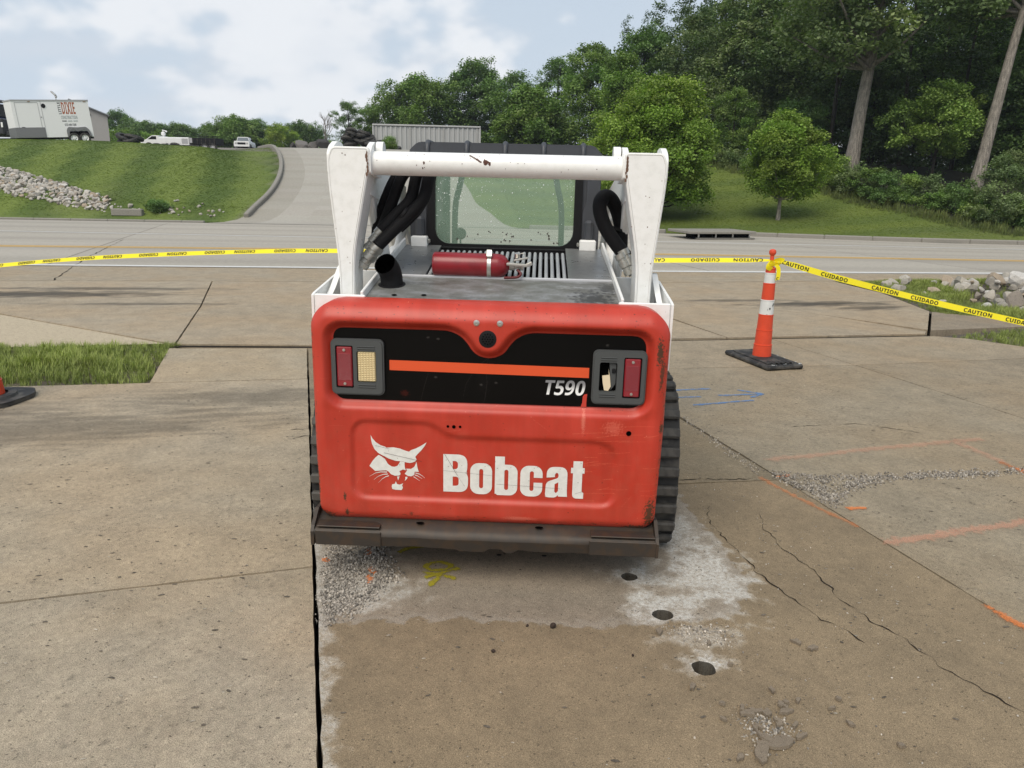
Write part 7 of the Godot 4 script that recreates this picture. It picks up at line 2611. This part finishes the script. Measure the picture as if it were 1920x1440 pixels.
func build_vegetation() -> void:
	for k in 3: clumps.append(leaf_clump(60 + k, 52, 0.175, 0.8))
	var fine := leaf_clump(70, 56, 0.17, 0.9)
	# two ornamental trees on the lawn
	tree("ornamental_tree", "larger bright green ornamental tree on the lawn behind the loader's right arm", "tree", grounded(6.15, -33.6, 0), 6.05, 2.62, 0.10, 5, 901, "", {"mesh": fine, "boughs": 74, "per": 22, "clump": 0.62, "trunk": 0.16, "shape": "flame"})
	tree("ornamental_tree", "small round-headed bright green tree with a thin trunk on the lawn", "tree", grounded(11.25, -32.3, 0), 4.60, 1.66, 0.20, 5, 902, "", {"mesh": fine, "boughs": 52, "per": 20, "clump": 0.52, "trunk": 0.085, "bark": M.bark_grey, "shape": "flame"})
	# two cottonwoods whose pale trunks stand out of the wood edge
	tree("cottonwood_tree", "tall cottonwood with a thick pale trunk behind the small ornamental tree", "tree", grounded(18.1, -41.6, 0), 17.0, 4.8, 0.30, 4, 903, "", {"lean": Vector2(0.055, 0.0), "trunk": 0.36, "bark": M.bark_grey, "boughs": 46, "offset": Vector2(-1.6, 0.6)})
	tree("cottonwood_tree", "tall leaning cottonwood with a pale trunk nearest the right border", "tree", grounded(22.7, -37.8, 0), 17.0, 4.4, 0.46, 4, 904, "", {"lean": Vector2(0.10, 0.0), "trunk": 0.29, "bark": M.bark_grey, "boughs": 40, "offset": Vector2(-0.5, -1.0)})
	var list := [
		[-57.3, -112.0, 5.1, 2.6, 0.10, 0, "leafy tree beyond the hill crest, just right of the grey shed"],
		[-53.1, -110.0, 3.7, 3.3, 0.05, 0, "low rounded tree beyond the crest behind the white utility truck"],
		[-48.5, -112.0, 3.7, 3.1, 0.05, 0, "rounded tree beyond the crest above the black dump trailer"],
		[-45.2, -114.0, 4.0, 2.6, 0.05, 0, "small dark tree beyond the crest between dump trailer and pickup"],
		[-39.3, -108.0, 5.1, 3.8, 0.05, 1, "broad green tree standing right behind the white pickup"],
		[-36.7, -110.0, 4.8, 2.7, 0.05, 0, "dark round tree beside the broad one behind the pickup"],
		[-32.4, -106.0, 3.9, 2.3, 0.05, 3, "yellow-green tree at the top of the far driveway"],
		[-31.0, -112.0, 4.3, 3.3, 0.05, 0, "dull green tree left of the bare tree"],
		[-17.7, -82.0, 5.9, 1.8, 0.12, 0, "narrow dark tree right of the bare tree"],
		[-15.2, -84.0, 5.6, 2.5, 0.15, 1, "mid green tree above the left end of the grey container"],
		[-10.6, -82.0, 8.4, 4.5, 0.20, 1, "tall airy tree with sky gaps behind the grey container"],
		[-4.5, -84.0, 10.2, 4.3, 0.10, 0, "tall dark oak behind the right end of the container"],
		[-0.3, -80.0, 8.9, 2.7, 0.05, 0, "dark tree in the dip right of the tall dark oak"],
		[0.8, -66.0, 6.4, 3.7, 0.02, 1, "lower rounded mid green tree right of the container"],
		[3.9, -76.0, 9.9, 2.8, 0.05, 0, "dark woodland tree above the loader cab roof"],
		[6.7, -70.0, 10.6, 3.4, 0.05, 1, "green woodland tree rising left of the ornamental maple"],
		[7.8, -58.0, 7.8, 2.8, 0.02, 2, "soft light green tree behind the large ornamental tree"],
		[10.5, -66.0, 11.4, 3.4, 0.05, 0, "tall dark tree standing above the large ornamental tree"],
		[14.1, -62.0, 12.0, 3.4, 0.10, 4, "tall grey-green tree at the right end of the visible sky"],
		[16.0, -56.0, 12.1, 3.5, 0.10, 4, "tall grey-green tree behind the gap between the ornamental trees"],
		[13.1, -47.0, 4.6, 1.7, 0.02, 1, "short dense tree on the wood edge between the two ornamental trees"],
		[18.6, -54.0, 12.6, 3.8, 0.12, 4, "tall cottonwood behind the small ornamental tree"],
		[19.8, -50.0, 11.2, 3.1, 0.20, 4, "grey-green tree left of the first pale trunk"],
		[21.7, -40.0, 5.2, 2.2, 0.25, 2, "slender light green young tree between the two pale trunks"],
		[28.2, -52.0, 13.2, 4.2, 0.15, 0, "very dark tall tree between the two pale trunks"],
		[31.2, -50.0, 12.0, 4.2, 0.10, 0, "dark tall tree behind the right-hand pale trunk"],
		[28.5, -42.0, 8.3, 3.1, 0.05, 0, "dark tree cut by the right border of the photo"],
		[20.2, -31.5, 3.0, 1.4, 0.00, 4, "dark bushy tree at the right border near the road"],
		[24.0, -52.0, 6.4, 3.1, 0.10, 0, "dark understorey tree behind the first pale trunk"],
		[16.8, -46.0, 4.0, 2.0, 0.05, 0, "dark understorey tree behind the small ornamental tree"],
		[27.8, -46.0, 5.1, 2.5, 0.10, 0, "dark understorey tree behind the second pale trunk"]
	]
	for i in list.size():
		var q: Array = list[i]
		tree("tree", q[6], "tree", grounded(q[0], q[1]), q[2], q[3], q[4], q[5], 1000 + i * 7)
	bare_tree()
	# shrubs along the edge of the wood
	var sr := RandomNumberGenerator.new()
	sr.seed = 606
	var n := 0
	for i in 9:
		var a := wood_edge[i]
		var b := wood_edge[i + 1] if i < 9 else a
		var steps := 3 if i < 7 else 5
		for k in steps:
			var p := a.lerp(b, (k + 0.5) / steps)
			if p.x > 27: continue
			var inw := Vector2(0.8, -1.0) * sr.randf_range(0.2, 1.6)
			p += inw
			var hh := sr.randf_range(0.9, 1.9) if i > 1 else sr.randf_range(0.8, 1.3)
			tree("shrub", shrub_label(p.x, n, hh), "shrub", grounded(p.x, p.y), hh, sr.randf_range(0.8, 1.3), 0.0, [1, 0, 2, 4][n % 4], 2000 + n, "shrubs along the wood edge", {"boughs": 9, "per": 12, "clump": 0.42, "trunk": 0.02})
			n += 1
	tree("bush", "small dark bush beside the headwall at the foot of the bank", "bush", grounded(-15.3, -32.3), 0.55, 0.33, 0.0, 0, 2100, "", {"boughs": 8, "per": 10, "clump": 0.3, "trunk": 0.02})
	tree("bush", "green weedy bush in front of the container's left end", "bush", grounded(-9.0, -55.0), 1.0, 0.8, 0.0, 1, 2101, "", {"boughs": 9, "per": 10, "clump": 0.36, "trunk": 0.02})
	for q in [[-46.0, -78.0, 2.6, 2.6, "light green thicket just right of the grey shed"], [-41.5, -79.0, 2.1, 2.4, "light green thicket behind the white utility truck"], [-37.5, -80.0, 1.8, 2.4, "low green thicket left of the dump trailer"], [-20.5, -88.0, 1.8, 2.6, "low green thicket behind the boulders at the driveway top"]]:
		tree("thicket", q[4], "bush", grounded(q[0], q[1]), q[2], q[3], 0.0, 2, int(-q[0] * 10), "", {"boughs": 18, "per": 12, "clump": 0.6, "trunk": 0.03})
	# the deep wood behind, one mass
	var xfs := []
	var cols := []
	while xfs.size() < 15000:
		var x := sr.randf_range(2.0, 62.0)
		var z := sr.randf_range(-98.0, -29.0)
		if wood_side(x, z) < (4.0 if x > 29.0 else 13.0): continue
		var hmax := 9.0 if x < 12 else 15.0
		if x < 9.0: hmax = 6.0
		var y := land(x, z) + hmax * pow(sr.randf(), 0.8) * (0.8 + n1.get_noise_2d(x * 0.15, z * 0.15) * 0.6)
		xfs.append(Transform3D(Basis(Vector3.UP, sr.randf() * TAU).scaled(Vector3.ONE * sr.randf_range(0.8, 1.35)), Vector3(x, y, z)))
		var v := sr.randf_range(0.7, 1.1)
		cols.append(Color(0.085 * v, 0.14 * v, 0.045 * v))
	scatter("deep_wood", "dark mass of woodland leaves deep behind the front trees", clumps[0], M.leaf, xfs, cols)
	# dim stems inside the wood
	for k in 8:
		var x := sr.randf_range(15.5, 30.0)
		var z := -36.0 - (26.0 - absf(x - 20.0)) * 0.25 - sr.randf_range(2.0, 9.0)
		var st := mb()
		var g := sr.randf_range(-0.08, 0.08)
		tube(st, [Vector3(0, -0.1, 0), Vector3(g * 2, 3, 0), Vector3(g * 7, 9, 0.2)], [0.13, 0.10, 0.06], 7)
		var o := put("stem", fin(st), M.bark_dark)
		o.position = grounded(x, z)
		tag(o, "thin dark stem standing in the shade of the wood", "tree trunk", "dim stems inside the wood")
	build_grass()

func shrub_label(x: float, n: int, hh: float) -> String:
	var tone: String = ["mid green", "dark green", "light green", "grey-green"][n % 4]
	var size := "tall" if hh > 1.45 else ("knee-high" if hh < 1.05 else "rounded")
	var spot := "at the far end of the lawn behind the larger ornamental tree"
	if x > 12.0: spot = "behind the small ornamental tree at the wood edge"
	if x > 15.0: spot = "right of the small ornamental tree"
	if x > 17.0: spot = "below the first pale trunk"
	if x > 19.0: spot = "between the two pale trunks"
	if x > 22.0: spot = "in front of the leaning pale trunk"
	if x > 24.0: spot = "at the right border below the woods"
	return "%s %s shrub %s" % [size, tone, spot]

func bare_tree() -> void:
	var r := RandomNumberGenerator.new()
	r.seed = 707
	var t := thing("bare_tree", "leafless grey tree standing at the top of the far driveway", "tree", grounded(-18.6, -75.0))
	var st := mb()
	var stack := [[Vector3(0, -0.1, 0), Vector3(0.05, 1, 0), 0.085, 0]]
	while stack:
		var q: Array = stack.pop_back()
		var L: float = [1.25, 0.95, 0.75, 0.55, 0.4][q[3]] * r.randf_range(0.8, 1.2)
		var e: Vector3 = q[0] + q[1].normalized() * L
		tube(st, [q[0], q[0].lerp(e, 0.5) + Vector3(r.randf_range(-0.05, 0.05), 0, 0), e], [q[2], q[2] * 0.85, q[2] * 0.68], 5, false)
		if q[3] < 4:
			for k in 3:
				stack.append([e if k < 2 else q[0].lerp(e, 0.6), q[1].normalized() + Vector3(r.randf_range(-0.75, 0.75), r.randf_range(0.0, 0.4), r.randf_range(-0.75, 0.75)), q[2] * 0.6, q[3] + 1])
	put("branches", fin(st), mat(0.16, 0.14, 0.12, 0.95), t)

func tuft(seed_: int, blades: int, wide: float, spread: float) -> ArrayMesh:  # blades of grass 1 high
	var r := RandomNumberGenerator.new()
	r.seed = seed_
	var st := mb()
	st.set_smooth_group(-1)
	for k in blades:
		var a := r.randf() * TAU
		var o := Vector3(cos(a), 0, sin(a)) * r.randf() * spread
		var dir := Vector3(r.randfn(), 0, r.randfn()).normalized()
		var side := dir.cross(Vector3.UP) * wide
		var hh := r.randf_range(0.55, 1.1)
		var bend := r.randf_range(0.1, 0.6)
		var m := o + Vector3(0, hh * 0.55, 0) + dir * bend * 0.25
		var tip := o + Vector3(0, hh, 0) + dir * bend
		var v := r.randf_range(0.7, 1.25)
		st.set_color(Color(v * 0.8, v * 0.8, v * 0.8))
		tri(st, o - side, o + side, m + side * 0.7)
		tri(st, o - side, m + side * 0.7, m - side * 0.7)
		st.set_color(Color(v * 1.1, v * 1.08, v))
		tri(st, m - side * 0.7, m + side * 0.7, tip)
	return fin(st)

func grass_in(called: String, label: String, poly: Array, count: int, h0: float, h1: float, tone: Color, mesh: Mesh, r: RandomNumberGenerator, ragged := 0.06, bare := PackedVector2Array()) -> void:
	var pl := V2(poly)
	var lo := Vector2(1e9, 1e9)
	var hi := -lo
	for p in pl: lo = lo.min(p); hi = hi.max(p)
	var xfs := []
	var cols := []
	var tries := 0
	while xfs.size() < count and tries < count * 12:
		tries += 1
		var p := Vector2(r.randf_range(lo.x, hi.x), r.randf_range(lo.y, hi.y))
		var d := sd_poly(p, pl)
		if d > ragged * (n1.get_noise_2d(p.x * 4.0, p.y * 4.0) * 1.6 + 0.25 + 0.5 * r.randf() * r.randf()): continue
		if bare.size() and sd_poly(p, bare) < 0.15 * n1.get_noise_2d(p.x * 3.0, p.y * 3.0) and r.randf() < 0.93: continue
		var nz := n1.get_noise_2d(p.x * 0.9, p.y * 0.9)
		var s := lerpf(h0, h1, clampf(0.4 + nz * 0.9 + r.randf_range(-0.3, 0.3), 0, 1)) * (0.6 + 0.4 * sstep(0.0, -0.25, d))
		xfs.append(Transform3D(Basis(Vector3.UP, r.randf() * TAU).scaled(Vector3(s, s, s)), Vector3(p.x, land(p.x, p.y) - 0.012 if p.y < -20.0 else -0.03, p.y)))
		var v := r.randf_range(0.75, 1.2) * (1.0 + nz * 0.25)
		var dry := clampf(nz * 0.5 + r.randf_range(-0.25, 0.35), 0, 0.6)
		cols.append(Color(tone.r * v, tone.g * v, tone.b * v).lerp(Color(0.30, 0.26, 0.10), dry * 0.45))
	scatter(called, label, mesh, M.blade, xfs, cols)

func grown(p: Array) -> Array:
	var out := []
	for q in Geometry2D.offset_polygon(ccw(V2(p)), 0.07)[0]: out.append_array([q.x, q.y])
	return out

func build_grass() -> void:
	var r := RandomNumberGenerator.new()
	r.seed = 808
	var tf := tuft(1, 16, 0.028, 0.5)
	var g := Color(0.31, 0.375, 0.11)
	var vl := [-3.53, -7.38, -3.03, -5.85, -4.11, -5.70, -6.5, -5.2, -12.0, -4.2, -12.0, -8.7, -5.12, -7.14]
	struct("verge_soil", sheet(grown(vl), -0.03, M.soil), M.soil, "soil under the grass strip on the left")
	grass_in("verge_grass", "strip of long grass at the end of the left pavement", vl, 9000, 0.07, 0.15, g, tf, r)
	var vr := [5.22, -8.66, 5.70, -8.0, 6.3, -6.95, 8.5, -5.6, 12.0, -5.0, 12.0, -12.0, 7.6, -9.55, 6.56, -9.32]
	struct("verge_soil", sheet(grown(vr), -0.03, M.soil), M.soil, "soil under the grass at the right border")
	grass_in("verge_grass", "wedge of short grass at the right border beside the pavement", vr, 7000, 0.05, 0.11, g, tf, r)
	var vr2 := [6.05, -13.95, 6.5, -13.62, 6.35, -12.2, 6.02, -10.4, 6.10, -10.25, 6.89, -9.84, 7.8, -9.5, 14.0, -11.5, 14.0, -15.3, 10.15, -14.80, 8.19, -14.42]
	struct("verge_soil", sheet(grown(vr2), -0.03, M.soil), M.soil, "soil under the grass round the limestone heap")
	grass_in("verge_grass", "weedy grass round the limestone heap at the right", vr2, 7000, 0.05, 0.13, g * Color(0.95, 0.95, 0.9), tf, r, 0.06, V2([7.85, -13.9, 9.9, -14.3, 13.5, -13.6, 12.5, -9.0, 7.4, -10.5, 7.15, -11.5, 7.8, -12.8]))
	grass_in("joint_weeds", "small tuft of green weeds in the gravel by the orange dab", [1.72, -3.58, 1.80, -3.50, 1.76, -3.44, 1.70, -3.50], 26, 0.03, 0.055, g, tf, r)
	grass_in("joint_weeds", "weeds where the left joint meets the grass corner", [-3.62, -7.48, -3.45, -7.45, -3.40, -7.30, -3.55, -7.25], 40, 0.05, 0.11, g, tf, r)
	# mown turf on the far banks, thick enough to roughen the slopes
	var short := tuft(2, 12, 0.09, 1.1)
	var lawn := func(poly: Array, count: int, side: float) -> void:
		var pl := V2(poly)
		var lo := Vector2(1e9, 1e9)
		var hi := -lo
		for p in pl: lo = lo.min(p); hi = hi.max(p)
		var xfs := []
		var cols := []
		while xfs.size() < count:
			var p := Vector2(r.randf_range(lo.x, hi.x), r.randf_range(lo.y, hi.y))
			if sd_poly(p, pl) > 0: continue
			if side < 0 and p.x > drive_left(p.y) - 0.35: continue
			if side > 0 and (wood_side(p.x, p.y) > 0.3 or p.x < drive_left(p.y) + 10.0): continue
			if -p.y < kerb_z(p.x) + 0.35: continue
			var nz := n1.get_noise_2d(p.x * 0.11, p.y * 0.11)
			var c: Color
			if side < 0: c = Color(0.100, 0.160, 0.020).lerp(Color(0.185, 0.255, 0.042), sstep(-0.3, 0.3, sin((p.x * 0.96 - p.y * 0.27 + nz * 0.6) * 1.9)))
			else: c = Color(0.138, 0.198, 0.024).lerp(Color(0.182, 0.238, 0.033), sstep(-0.6, 0.6, sin((p.x * 0.2 + p.y * 1.0 + nz * 1.2) * 2.0)))
			var v := r.randf_range(0.85, 1.15)
			cols.append(Color(c.r * v, c.g * v, c.b * v))
			var s := r.randf_range(0.030, 0.048)
			xfs.append(Transform3D(Basis(Vector3.UP, r.randf() * TAU).scaled(Vector3(s * 1.6, s * 0.62, s * 1.6)), grounded(p.x, p.y, -0.01)))
		scatter("lawn_turf", "mown grass on the bank left of the far driveway" if side < 0 else "mown lawn in front of the wood", short, M.blade, xfs, cols)
	lawn.call([-34.0, -30.6, -10.0, -30.6, -10.0, -56.0, -34.0, -48.0], 60000, -1.0)
	lawn.call([1.0, -25.5, 26.0, -25.5, 24.0, -30.0, 10.0, -49.0, -2.0, -49.0], 46000, 1.0)
	# tall unmown grass at the foot of the shrubs
	var tall := []
	for i in 9: tall.append_array([wood_edge[i].x - 0.7, wood_edge[i].y + 0.7])
	for i in range(8, -1, -1): tall.append_array([wood_edge[i].x + 0.6, wood_edge[i].y - 0.6])
	grass_in("unmown_grass", "tall unmown grass along the edge of the wood", tall, 1500, 0.2, 0.42, Color(0.13, 0.17, 0.045), tuft(3, 9, 0.035, 0.4), r)
